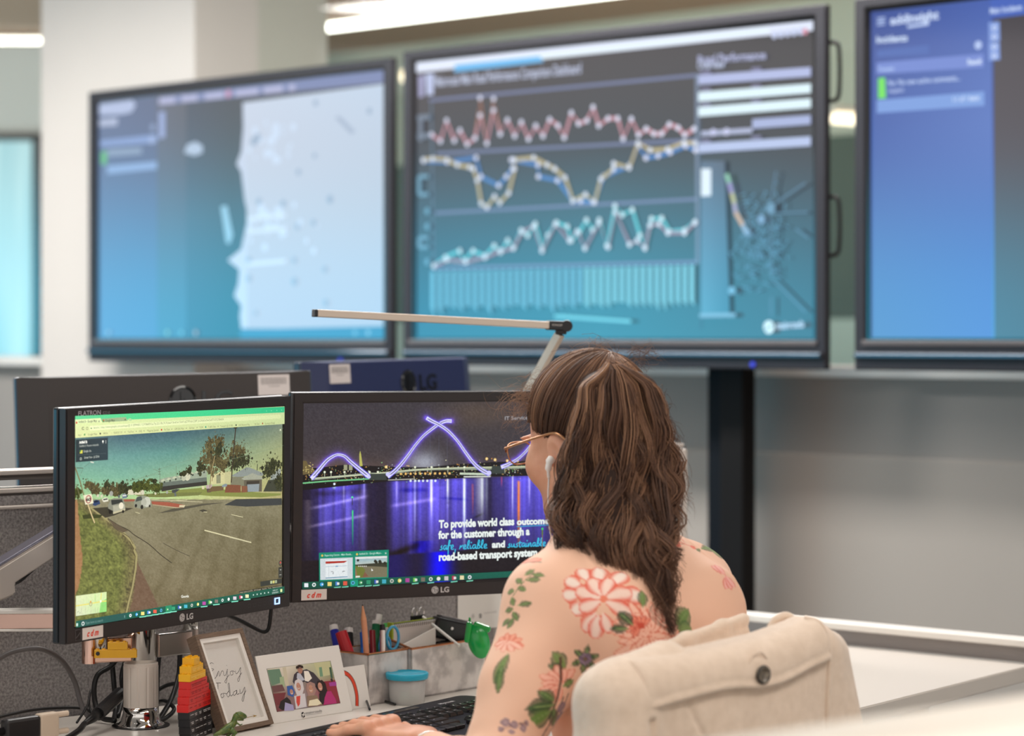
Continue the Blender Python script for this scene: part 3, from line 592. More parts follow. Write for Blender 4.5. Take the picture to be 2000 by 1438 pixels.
# ------------------------------------------------------------------ computer monitors
def lgmark(cv, x, z, r, c1, c2):
    cv.disc(x, z, r, c1, px=False, n=28); cv.disc(x, z, r * 0.86, c2, px=False, n=28); cv.disc(x, z, r * 0.78, c1, px=False, n=28)
    h = r * 0.1
    cv.line([(x - r * 0.1, z + r * 0.5), (x - r * 0.1, z - r * 0.45), (x + r * 0.28, z - r * 0.45)], h * 1.8, c2, px=False, wpx=False)
    cv.line([(x + r * 0.1, z), (x + r * 0.74, z), (x + r * 0.6, z - r * 0.45)], h * 1.8, c2, px=False, wpx=False); cv.disc(x - r * 0.4, z + r * 0.35, r * 0.15, c2, px=False)
def monitor(pos, R, label, draw, flatron=False, name='computer_monitor', field=None):
    dw, dh = 0.4738, 0.2961; bl, bt, bb = 0.0175, 0.0165, 0.0235
    th = thing(name, label, 'monitor', pos, R, 'desktop monitors in front of the woman')
    ow, oh, oz = dw + 2 * bl, dh + bt + bb, (bt - bb) / 2
    bm = bmn(); ring_frame(bm, ow, oh, dw, dh, -0.004, 0.012, 0, oz)
    bmesh.ops.bevel(bm, geom=[e for e in bm.edges if e.calc_length() > 0.3], offset=0.0022, segments=2, affect='EDGES'); obj('bezel', bm, M['bez'], th)
    bm = bmn(); box(bm, (0, 0.0175, oz), (ow + 0.002, 0.011, oh + 0.002), 0.003); obj('seam_band', bm, M['gloss_dk'], th)
    bm = bmn(); box(bm, (0, 0.030, oz), (ow - 0.06, 0.016, oh - 0.05), 0.006); box(bm, (0, 0.046, 0), (0.26, 0.03, 0.2), 0.012); obj('rear_shell', bm, M['plastic_blk'], th)
    if field: picture('screen_picture', pos, R, dw, dh, field, 260, 165, M['scrB' if flatron else 'scrA'], th)
    cv = Canvas(pos, R, -0.0005); draw(cv, dw, dh); cv.build('screen_image', M['scrB' if flatron else 'scrA'], th)
    cv = Canvas(pos, R, -0.0044); z0 = -dh / 2 - 0.0122
    lgmark(cv, -0.0065, z0, 0.0062, (186, 184, 184), (96, 94, 96)); cv.text('LG', (0.003, z0 - 0.0042), (0.0185, z0 - 0.0042), 0.0085, (190, 188, 188), bold=0.035, px=False)
    cv.build('logo', M['sticker'], th)
    cv = Canvas(pos, R, -0.0044); zs = z0 - (0.0 if flatron else -0.0005); x0 = -dw / 2 + (0.015 if flatron else 0.0)
    cv.poly([(x0, zs + 0.0085), (x0 + 0.043, zs + 0.0085), (x0 + 0.043, zs - 0.0085), (x0, zs - 0.0085)], (222, 212, 206), px=False)
    cv.text('c d m', (x0 + 0.009, zs - 0.0045), (x0 + 0.034, zs - 0.0045), 0.0085, (222, 74, 56), bold=0.05, shear=0.35, px=False)
    s_ = cv.build('asset_sticker', M['sticker'], th); s_['label'] = 'pale sticker with red cdm lettering'
    if flatron:
        cv = Canvas(pos, R, -0.0044)
        cv.poly([(-dw / 2 + 0.0, zs + 0.0085), (-dw / 2 + 0.0125, zs + 0.0085), (-dw / 2 + 0.0125, zs - 0.0085), (-dw / 2, zs - 0.0085)], (18, 18, 20), px=False)
        cv.line([(-dw / 2 + 0.001, zs + 0.0075), (-dw / 2 + 0.0115, zs + 0.0075), (-dw / 2 + 0.0115, zs - 0.0075), (-dw / 2 + 0.001, zs - 0.0075), (-dw / 2 + 0.001, zs + 0.0075)], 0.0005, (110, 108, 110), px=False, wpx=False)
        cv.curve([(-dw / 2 + 0.002, zs - 0.004), (-dw / 2 + 0.006, zs - 0.001), (-dw / 2 + 0.010, zs + 0.003)], 0.0006, (120, 118, 120), px=False)
        cv.build('energy_sticker', M['sticker'], th)
        cv = Canvas(pos, R, -0.0044); zt = dh / 2 + 0.0055
        cv.text('FLATRON', (-dw / 2 + 0.005, zt), (-dw / 2 + 0.052, zt), 0.0066, (176, 172, 178), bold=0.012, px=False); cv.text('E2210', (-dw / 2 + 0.056, zt), (-dw / 2 + 0.071, zt), 0.0042, (140, 138, 142), px=False)
        cv.build('model_lettering', M['sticker'], th)
        bm = bmn(); ring_frame(bm, 0.0125, 0.0105, 0.0085, 0.007, -0.0055, -0.003, dw / 2 - 0.017, z0 + 0.001, dw / 2 - 0.017, z0 + 0.001); obj('power_ring', bm, mat('lit_power_ring', (200, 220, 255), 0.3, emis=((150, 190, 255), 1.3)), th)
        cv = Canvas(pos, R, -0.0044)
        for i in range(5):
            x = dw / 2 - 0.088 + i * 0.0125; cv.line([(x, z0 - 0.002), (x + 0.006, z0 - 0.002), (x + 0.006, z0 + 0.003), (x, z0 + 0.003), (x, z0 - 0.002)], 0.0004, (70, 70, 74), px=False, wpx=False)
        cv.build('button_marks', M['sticker'], th)
    else:
        cv = Canvas(pos, R, -0.0044); cv.line([(0.14, z0 - 0.004), (0.2, z0 - 0.004)], 0.0015, (20, 18, 18), px=False, wpx=False)
        for i in range(5): cv.line([(0.142 + i * 0.011, z0 + 0.002), (0.148 + i * 0.011, z0 + 0.002)], 0.0008, (74, 70, 70), px=False, wpx=False)
        cv.build('button_marks', M['sticker'], th)
    return th
M['bez'] = mat('monitor_bezel', (40, 36, 37), 0.42, bump=(1200, 0.1)); M['gloss_dk'] = mat('monitor_side', (30, 36, 42), 0.25)

ICONS = [(230, 235, 240), (235, 240, 240), (60, 160, 220), (230, 210, 120), (70, 130, 200), (220, 90, 70), (90, 170, 220), (60, 160, 90), (50, 150, 110), (60, 90, 180), (70, 170, 190), (200, 200, 190), (220, 210, 110), (170, 70, 150), (110, 190, 80), (120, 110, 100), (220, 225, 220), (230, 230, 225), (200, 190, 200), (190, 50, 90), (225, 215, 170)]
def icons(cv, a, b, n, start=0, size=4.6, under=(4, 5, 6, 8, 9, 13, 15, 18, 20)):
    for i in range(n):
        f = i / (n - 1); x = a[0] + (b[0] - a[0]) * f; y = a[1] + (b[1] - a[1]) * f; c = ICONS[(i + start) % len(ICONS)]
        k = (i + start) % 5
        if k in (0, 3): cv.poly([(x - size, y - size), (x + size, y - size), (x + size, y + size), (x - size, y + size)], c)
        elif k == 1: cv.disc(x, y, size, c); cv.disc(x, y, size * 0.5, (30, 90, 76))
        elif k == 2: cv.disc(x, y, size, c); cv.disc(x + 1, y, size * 0.4, (240, 240, 235))
        else: cv.poly([(x - size, y - size), (x + size * 0.4, y - size), (x + size * 0.4, y + size), (x - size, y + size)], c); cv.poly([(x - size * .2, y - size * .6), (x + size, y - size * .6), (x + size, y + size * .6), (x - size * .2, y + size * .6)], (225, 228, 222))
        if i in under: cv.poly([(x - 6.5, y + size + 3), (x + 6.5, y + size + 1.6), (x + 6.5, y + size + 3.6), (x - 6.5, y + size + 5)], (120, 210, 180))

def street(cv, dw, dh):
    z = lambda X, Y: (100 + X / 3.994, 740 + Y / 3.994); w = lambda X, Y: (100 + X / 3.706, 1050 + Y / 3.706)
    P = lambda pts, c: cv.poly([z(*p) for p in pts], c)
    Q = lambda pts, c: cv.poly([w(*p) for p in pts], c)
    rnd = random.Random(11)
    kerb = [z(305, 1000), z(400, 1070), z(480, 1130), z(560, 1200), z(620, 1260), z(655, 1320), w(600, 90), w(618, 130), w(612, 220), w(590, 350), w(560, 470), w(540, 560)]
    cv.line(kerb, 5.5, (150, 140, 96)); cv.line([(x - 2.5, y + 2) for x, y in kerb[4:]], 1.2, (70, 62, 40))
    P([(445, 1095), (520, 1140), (600, 1185), (560, 1200), (500, 1170)], (92, 80, 62))
    for pts, c, ww in (([(440, 1090), (520, 1140), (600, 1180), (650, 1220), (760, 1290), (850, 1370), (940, 1438)], (54, 48, 38), 1.6), ([(440, 1095), (500, 1170), (600, 1230), (640, 1290)], (74, 66, 52), 1.2), ([(870, 1280), (960, 1330), (1080, 1385)], (66, 60, 48), 1.0)):
        cv.curve([z(*p) for p in pts], ww, c)
    P([(445, 1095), (520, 1140), (600, 1185), (560, 1200), (500, 1170)], (92, 80, 62))
    for a, b_, t in (((1195, 1182), (1560, 1278), 2.4), ((1405, 1060), (1495, 1080), 1.2), ((780, 945), (1180, 962), 0.9), ((655, 1040), (690, 1052), 1), ((1165, 1035), (1215, 1042), 1), ((930, 955), (1060, 945), 1)): cv.line([z(*a), z(*b_)], t, (196, 188, 150))
    cv.line([w(1295, 0), w(1440, 35)], 1.6, (186, 180, 146))
    # far side verges and shadows
    P([(850, 880), (1180, 850), (1650, 890), (1790, 895), (1790, 910), (1640, 925), (1240, 915), (1130, 905)], (122, 128, 66)); P([(650, 905), (900, 890), (1180, 885), (1150, 910), (880, 925), (700, 922)], (108, 112, 62))
    P([(1350, 985), (1440, 940), (1798, 932), (1798, 985), (1520, 998)], (58, 60, 58)); P([(830, 1050), (960, 1010), (1180, 975), (1360, 965), (1180, 990), (960, 1035)], (78, 74, 60)); P([(1150, 1030), (1185, 1018), (1220, 1030), (1180, 1040)], (66, 62, 50))
    P([(240, 1065), (300, 1055), (400, 1062), (380, 1085), (250, 1095)], (58, 62, 32)); P([(320, 1010), (440, 1000), (640, 1010), (560, 1040), (480, 1070), (420, 1085)], (60, 56, 44))
    # buildings
    P([(850, 830), (1000, 800), (1210, 760), (1215, 830), (1000, 855), (860, 880)], (52, 50, 44)); P([(830, 790), (900, 770), (1060, 745), (1210, 715), (1212, 770), (1000, 805), (850, 830)], (142, 152, 132)); P([(850, 812), (1210, 768), (1212, 800), (855, 842)], (96, 104, 94))
    for i in range(8): x = 850 + i * 44; P([(x, 800 - i * 11), (x + 22, 782 - i * 11), (x + 40, 792 - i * 11), (x + 38, 806 - i * 11)], (176, 180, 152)); P([(x + 24, 800 - i * 11), (x + 38, 796 - i * 11), (x + 38, 812 - i * 11), (x + 26, 815 - i * 11)], (70, 76, 66))
    cv.disc(*z(1060, 760), 9, (188, 186, 160)); cv.disc(*z(1030, 770), 7, (170, 172, 148))
    P([(1240, 760), (1340, 715), (1350, 720), (1350, 820), (1245, 825)], (190, 184, 136)); P([(1285, 750), (1318, 745), (1318, 815), (1285, 818)], (128, 128, 100)); P([(1350, 730), (1400, 720), (1400, 815), (1350, 820)], (176, 172, 128))
    P([(1395, 760), (1520, 690), (1545, 693), (1660, 740), (1640, 760), (1560, 745), (1480, 770)], (128, 134, 128)); P([(1400, 765), (1500, 765), (1500, 840), (1395, 830)], (116, 114, 92)); P([(1480, 780), (1565, 735), (1650, 770), (1640, 790), (1500, 790)], (148, 150, 132)); P([(1500, 790), (1640, 785), (1640, 880), (1500, 885)], (92, 86, 70)); P([(1520, 800), (1620, 795), (1620, 850), (1520, 855)], (60, 54, 44))
    P([(1525, 825), (1620, 820), (1615, 880), (1530, 882)], (132, 140, 142)); P([(1360, 825), (1475, 830), (1475, 888), (1350, 888)], (118, 74, 52)); P([(1480, 835), (1525, 838), (1525, 885), (1480, 888)], (122, 80, 56)); P([(1710, 745), (1785, 695), (1790, 800), (1705, 790)], (142, 148, 140)); P([(1690, 790), (1795, 785), (1795, 880), (1650, 880)], (60, 62, 48))
    P([(1205, 830), (1250, 825), (1248, 855), (1206, 858)], (170, 150, 148)); P([(1208, 858), (1245, 856), (1243, 885), (1212, 888)], (82, 70, 66)); P([(1170, 838), (1190, 836), (1190, 862), (1172, 862)], (196, 190, 150)); P([(1250, 840), (1340, 835), (1340, 870), (1210, 885)], (104, 84, 56))
    P([(560, 855), (640, 835), (720, 870), (720, 905), (560, 905)], (196, 188, 160)); P([(430, 880), (485, 878), (485, 905), (430, 905)], (190, 180, 150))
    # trees
    def tree(X, Y, rx, ry, n, cols, r=(1.2, 3.2)):
        for q in range(int(n * 0.5)):
            a = rnd.gauss(0, 0.36); b_ = rnd.gauss(0, 0.36)
            cv.disc(*z(X + a * rx, Y + b_ * ry), r[1] * rnd.uniform(0.8, 1.5), cols[q % 2], up=False, n=8)
        cv.up()
        for q in range(int(n * 1.3)):
            a = rnd.gauss(0, 0.45); b_ = rnd.gauss(0, 0.45)
            cv.disc(*z(X + a * rx, Y + b_ * ry), rnd.uniform(0.6, r[1] * .62), rnd.choice(cols), up=False, n=6)
        cv.up()
    dk_ = ((44, 46, 30), (58, 60, 36), (36, 36, 24), (70, 70, 42)); br = ((74, 66, 42), (92, 84, 52), (58, 52, 34), (110, 100, 64)); gn = ((52, 58, 26), (72, 78, 34), (40, 44, 20), (88, 92, 42))
    for a in ((295, 830, 55, 45, 70, br), (350, 870, 50, 35, 60, br), (430, 845, 40, 55, 60, dk_), (415, 880, 40, 25, 40, br), (500, 870, 60, 50, 80, br), (560, 855, 60, 55, 90, dk_), (660, 850, 55, 55, 80, gn), (735, 835, 75, 60, 120, gn), (815, 850, 50, 48, 70, gn), (1020, 738, 30, 18, 25, dk_), (1070, 715, 26, 34, 30, dk_), (1150, 700, 22, 40, 30, dk_), (1175, 690, 26, 50, 32, dk_), (200, 890, 40, 60, 40, gn), (1720, 690, 90, 75, 120, dk_), (1770, 800, 40, 80, 70, dk_), (1680, 740, 50, 50, 50, dk_), (800, 800, 22, 12, 12, dk_)): tree(*a)
    for a in ((1230, 530, 50, 75, 110, br), (1300, 500, 48, 70, 110, br), (1280, 640, 110, 70, 170, br), (1210, 620, 45, 80, 70, br), (1330, 660, 60, 90, 90, br), (1250, 720, 60, 40, 40, br), (1445, 570, 90, 80, 150, br), (1480, 640, 90, 70, 130, dk_), (1420, 660, 60, 70, 80, dk_), (1300, 560, 60, 60, 60, dk_)): tree(*a, (1.0, 2.8))
    cv.line([z(1228, 850), z(1238, 740), z(1268, 600)], 2.6, (140, 124, 86)); cv.line([z(1238, 740), z(1225, 640)], 1.8, (120, 104, 70)); cv.line([z(1245, 800), z(1262, 700)], 2, (128, 112, 78))
    cv.line([z(1430, 380), z(1410, 600), z(1395, 810)], 3.2, (58, 48, 36)); cv.line([z(1415, 382), z(1442, 380)], 3, (48, 42, 34))
    cv.line([z(1600, 665), z(1596, 715)], 2.2, (50, 56, 40))
    # poles and wires
    cv.line([z(176, 690), z(215, 800), z(250, 930)], 3.0, (116, 108, 72)); cv.line([z(190, 695), z(240, 697)], 1.2, (70, 74, 60)); cv.line([z(185, 820), z(225, 960)], 1.6, (110, 104, 76)); cv.line([z(238, 700), z(212, 760)], 0.6, (90, 100, 84)); cv.line([z(296, 648), z(322, 654)], 2.0, (206, 206, 190)); cv.line([z(245, 690), z(296, 650)], 0.6, (90, 110, 96))
    cv.line([z(833, 695), z(845, 880)], 1.0, (84, 88, 70)); 
    for y in (705, 725, 745): cv.line([z(824, y), z(844, y - 2)], 0.9, (84, 88, 70))
    cv.line([z(784, 704), z(828, 720)], 0.7, (110, 124, 100)); cv.line([z(964, 678), z(966, 760)], 0.9, (96, 104, 84)); cv.line([z(585, 785), z(588, 830)], 0.7, (100, 112, 90)); cv.line([z(576, 792), z(596, 790)], 0.7, (100, 112, 90))
    for a, b_ in (((560, 810), (840, 735)), ((845, 700), (1180, 600)), ((1440, 490), (1800, 385)), ((1440, 520), (1800, 415)), ((1350, 640), (1800, 520)), ((640, 790), (835, 725))): cv.line([z(*a), z(*b_)], 0.45, (112, 128, 104))
    # median, cars
    P([(755, 955), (900, 962), (1035, 985), (1020, 1005), (960, 1000), (780, 978)], (150, 82, 62)); P([(550, 940), (640, 938), (640, 955), (560, 958)], (146, 84, 64)); P([(990, 985), (1035, 985), (1025, 1004), (985, 1000)], (196, 184, 150)); P([(780, 980), (960, 1001), (1010, 1006), (960, 1010), (780, 985)], (168, 150, 120))
    P([(430, 985), (455, 940), (480, 930), (545, 932), (562, 975), (566, 1025), (470, 1055), (435, 1030)], (128, 128, 112)); P([(455, 945), (540, 940), (548, 965), (460, 985)], (48, 52, 48)); P([(470, 990), (562, 978), (566, 1018), (472, 1045)], (160, 158, 138)); cv.disc(*z(534, 990), 6.5, (216, 208, 184)); P([(428, 1010), (470, 1030), (470, 1058), (436, 1035)], (40, 38, 32)); P([(470, 1040), (566, 1012), (566, 1026), (472, 1055)], (180, 172, 140)); cv.disc(*z(447, 1040), 3.6, (28, 26, 22)); cv.disc(*z(548, 1035), 3, (28, 26, 22))
    P([(632, 960), (660, 918), (700, 908), (730, 915), (745, 955), (770, 955), (770, 995), (690, 1015), (635, 1000)], (132, 134, 116)); P([(655, 925), (690, 915), (700, 945), (645, 960)], (70, 76, 70)); cv.disc(*z(735, 960), 10, (184, 184, 168)); cv.disc(*z(710, 965), 8, (164, 164, 148)); cv.disc(*z(695, 1000), 4.2, (40, 38, 32)); cv.disc(*z(648, 990), 3.4, (36, 34, 30)); cv.disc(*z(755, 992), 2.6, (44, 40, 34))
    P([(310, 958), (335, 943), (362, 948), (370, 975), (330, 992), (312, 985)], (44, 62, 96)); P([(320, 955), (350, 948), (355, 960), (322, 966)], (24, 30, 40))
    P([(382, 940), (405, 925), (430, 930), (433, 955), (395, 962)], (206, 202, 182)); P([(392, 938), (425, 932), (427, 942), (394, 948)], (60, 64, 60)); P([(535, 905), (560, 895), (578, 905), (578, 928), (545, 934)], (96, 112, 128)); P([(540, 908), (570, 903), (573, 914), (544, 918)], (200, 200, 190))
    for X, Y, r in ((615, 888, 4.5), (700, 885, 4.5), (455, 895, 5), (350, 912, 3), (380, 915, 3), (890, 885, 3), (950, 880, 4), (955, 905, 3), (800, 895, 2.5), (515, 918, 3)): cv.disc(*z(X, Y), r, rnd.choice(((196, 190, 166), (150, 150, 140), (90, 96, 96))))
    P([(925, 868), (965, 860), (990, 862), (960, 885), (930, 890)], (64, 66, 66)); P([(1320, 830), (1345, 818), (1360, 822), (1356, 840), (1318, 845)], (120, 132, 138))
    # 60 sign
    cv.line([z(270, 975), z(300, 1060), z(325, 1125)], 2.6, (206, 184, 136)); P([(236, 908), (300, 898), (316, 970), (252, 982)], (216, 210, 180)); cv.disc(*z(276, 940), 7.6, (150, 48, 52), sx=1.05, n=24); cv.disc(*z(276, 940), 5.9, (222, 214, 186), n=24); cv.text('60', z(258, 954), z(294, 950), 5.6, (40, 36, 40), bold=0.05)
    # browser chrome
    cv.poly([z(172, 300), z(1806, 215), z(1806, 352), z(172, 462)], [(206, 222, 160), (186, 204, 146), (180, 192, 138), (210, 214, 154)])
    cv.grid([z(172, 290), z(1806, 218), z(1804, 262), z(172, 338)], [[(96, 200, 140), (74, 196, 130), (58, 190, 128), (44, 170, 118)]] * 2, 6)
    P([(172, 318), (370, 306), (384, 345), (172, 352)], (214, 226, 170)); P([(378, 312), (566, 298), (584, 332), (384, 345)], (150, 168, 128)); P([(586, 310), (608, 308), (614, 326), (592, 328)], (168, 196, 146))
    P([(172, 350), (1804, 262), (1804, 315), (172, 410)], [(208, 220, 158), (180, 194, 142), (184, 196, 142), (208, 214, 156)])
    P([(285, 368), (1775, 278), (1778, 308), (287, 403)], [(226, 234, 182), (196, 206, 152), (196, 206, 152), (226, 232, 182)])
    ink = (92, 96, 70)
    cv.text('Attfield St - Google Maps', z(198, 345), z(343, 336), 4.6, ink, bold=0.01); cv.text('Google Maps', z(408, 336), z(482, 331), 4.6, (90, 98, 72), bold=0.01); cv.text('x', z(352, 338), z(364, 337), 4, (40, 44, 32), bold=0.02); cv.text('x', z(556, 324), z(568, 323), 4, (40, 44, 32), bold=0.02)
    cv.disc(*z(182, 342), 2.2, (196, 70, 50)); cv.disc(*z(391, 328), 2.6, (60, 140, 80)); cv.disc(*z(394, 325), 1.3, (210, 70, 50))
    cv.text('C', z(222, 398), z(240, 397), 5, (70, 74, 54), bold=0.03); cv.text('Secure | https://www.google.com.au/maps/@-31.8994487,115.9786829,3a,75y,323.18h,74.7t/data=!3m6!1e1!3m4!1sjQTRVaIuC30Pl_6-OFabGvDw!2e0!7i13312!8i6656', z(312, 390), z(1330, 322), 4.2, (120, 126, 94))
    cv.poly([z(292, 382), z(302, 381), z(302, 390), z(292, 391)], (70, 110, 60)); cv.line([z(258, 396), z(258, 382), z(264, 376), z(270, 382), z(270, 395), z(258, 396)], 0.8, (80, 84, 60))
    bx = ((194, 'Apps', 26), (268, 'Google Maps', 74), (388, 'MRWA', 36), (470, 'WebEOC 7.0', 66), (580, 'TomTom', 46), (668, 'DX2', 24), (732, 'Mapping System', 90), (862, 'YouTube', 46), (946, 'GPS SLK Map', 72), (1060, 'SkyView', 40), (1140, 'TCMP', 28), (1208, 'Traffic Data', 58), (1302, 'Transport @ 3.5 Mill', 96), (1445, 'AVS Network Map', 86), (1570, 'My Tasks', 38), (1650, 'Bayswater Bridge', 78))
    for X, s_, w_ in bx:
        yb = 446 - (X - 194) * 0.0625; cv.text(s_, z(X, yb), z(X + w_, yb - w_ * 0.0625), 3.8, (120, 122, 88))
    for X, c in ((243, (60, 140, 70)), (365, (54, 60, 44)), (843, (190, 40, 34)), (1188, (40, 140, 110)), (1425, (50, 60, 50)), (1632, (150, 80, 50)), (558, (130, 132, 96)), (645, (130, 132, 96)), (1120, (130, 132, 96)), (1284, (120, 124, 90)), (706, (120, 124, 90)), (922, (120, 124, 90)), (1036, (120, 124, 90))):
        cv.disc(*z(X, 438 - (X - 194) * 0.0625), 1.9 if c[0] < 120 or c[0] > 140 else 1.1, c)
    for X in (1662, 1700, 1742, 1780): cv.disc(*z(X, 251 - (X - 1662) * .06), 1.0, (140, 220, 170))
    cv.text('x', z(1764, 405), z(1778, 404), 5, (220, 226, 190), bold=0.03)
    # place card
    P([(172, 475), (423, 458), (424, 632), (172, 650)], [(44, 56, 58), (50, 62, 68), (46, 60, 66), (40, 52, 54)])
    cv.text('Attfield St', z(200, 505), z(262, 500), 4.6, (230, 230, 220), bold=0.05); cv.text('Guildford, Western Australia', z(200, 533), z(350, 521), 4.0, (180, 186, 176)); cv.text('Google, Inc.', z(232, 573), z(295, 568), 4.4, (190, 196, 186)); cv.text('Street View - Jul 2016', z(238, 623), z(355, 613), 4.2, (190, 196, 186))
    P([(204, 558), (225, 555), (225, 580), (204, 583)], (206, 200, 80)); P([(204, 558), (214, 557), (212, 570), (204, 572)], (90, 150, 80)); cv.line([z(190, 594), z(410, 580)], 0.5, (84, 96, 98)); cv.disc(*z(211, 624), 2.6, (180, 186, 176)); cv.disc(*z(211, 624), 1.5, (44, 56, 60)); cv.disc(*z(384, 488), 2.2, (220, 222, 214)); cv.line([z(384, 488), z(384, 505)], 1.0, (220, 222, 214))
    for y in (482, 491, 500): cv.disc(*z(406, y), 0.7, (220, 222, 214))
    # mini map
    Q([(160, 422), (382, 392), (382, 535), (160, 568)], [(208, 214, 170), (200, 216, 158), (184, 214, 150), (202, 206, 176)]); Q([(340, 470), (382, 440), (382, 535), (330, 543)], (136, 200, 112)); cv.line([w(160, 494), w(250, 480), w(345, 462), w(382, 458)], 2.2, (214, 204, 104)); cv.line([w(345, 400), w(338, 462)], 2.2, (214, 204, 104)); cv.line([w(298, 405), w(300, 470)], 1.6, (168, 206, 130)); cv.disc(*w(267, 480), 4.5, (150, 160, 120)); cv.disc(*w(267, 480), 3.2, (196, 200, 150)); cv.disc(*w(266, 462), 1.6, (210, 150, 50)); cv.line([w(266, 462), w(267, 476)], 2.0, (206, 140, 50)); cv.disc(*w(339, 460), 2.4, (236, 236, 220))
    for X in (200, 228, 268, 300, 318): cv.line([w(X, 552), w(X, 505)], 0.6, (160, 160, 130))
    cv.line([w(172, 545), w(172, 535), w(180, 533)], 0.7, (70, 70, 60)); cv.line([w(188, 548), w(188, 538)], 0.7, (70, 70, 60))
    cv.text('Google', w(920, 436), w(976, 432), 5.2, (226, 226, 214), bold=0.02)
    # controls right
    cv.disc(*w(1640, 184), 5.6, (40, 40, 36), n=20); cv.disc(*w(1640, 184), 4.2, (96, 90, 80)); cv.poly([w(1634, 186), w(1640, 168), w(1646, 186)], (190, 60, 50))
    Q([(1625, 215), (1654, 210), (1654, 290), (1626, 294)], (54, 54, 48)); cv.text('+', w(1632, 240), w(1646, 239), 4, (200, 200, 190)); cv.line([w(1632, 270), w(1646, 268)], 0.8, (200, 200, 190))
    Q([(1494, 318), (1650, 295), (1650, 330), (1496, 354)], (50, 52, 46)); 
    for i in range(3): Q([(1566 + i * 17, 313 - i * 2), (1580 + i * 17, 311 - i * 2), (1580 + i * 17, 332 - i * 2), (1566 + i * 17, 334 - i * 2)], ((170, 180, 140), (190, 186, 110), (150, 160, 130))[i])
    Q([(1340, 388), (1655, 345), (1655, 358), (1342, 402)], (44, 42, 38)); cv.text('Image capture: Jul 2016   2018 Google   Australia   Terms   Report a problem', w(1345, 400), w(1650, 356), 2.6, (180, 176, 150))
    # taskbar
    cv.poly([w(158, 604), w(1668, 352), w(1668, 400), w(158, 652)], [(24, 92, 76), (22, 84, 66), (18, 76, 60), (18, 84, 66)])
    Q([(186, 598), (525, 542), (527, 590), (190, 645)], (36, 82, 76)); cv.text('Type here to search', w(226, 627), w(353, 606), 4.8, (110, 146, 138)); cv.disc(*w(209, 622), 3.8, (230, 236, 232)); cv.disc(*w(209, 622), 2.4, (30, 80, 72)); Q([(160, 620), (172, 618), (172, 640), (160, 642)], (190, 220, 210)); cv.line([w(510, 562), w(510, 580)], 1.6, (120, 160, 150))
    Q([(806, 494), (850, 487), (852, 540), (808, 548)], (40, 130, 96))
    icons(cv, w(552, 563), w(1394, 423), 20, 1, 3.2, (2, 3, 4, 5, 6, 7, 12, 14, 17, 19))
    for i in range(5): cv.disc(*w(1440 + i * 27, 414 - i * 4.4), 1.6, (190, 210, 200))
    cv.text('10:05 AM', w(1578, 388), w(1615, 382), 3, (200, 216, 206)); cv.text('20/06/2018', w(1574, 406), w(1620, 398), 3, (200, 216, 206)); Q([(1634, 372), (1648, 370), (1648, 392), (1634, 394)], (200, 214, 150))

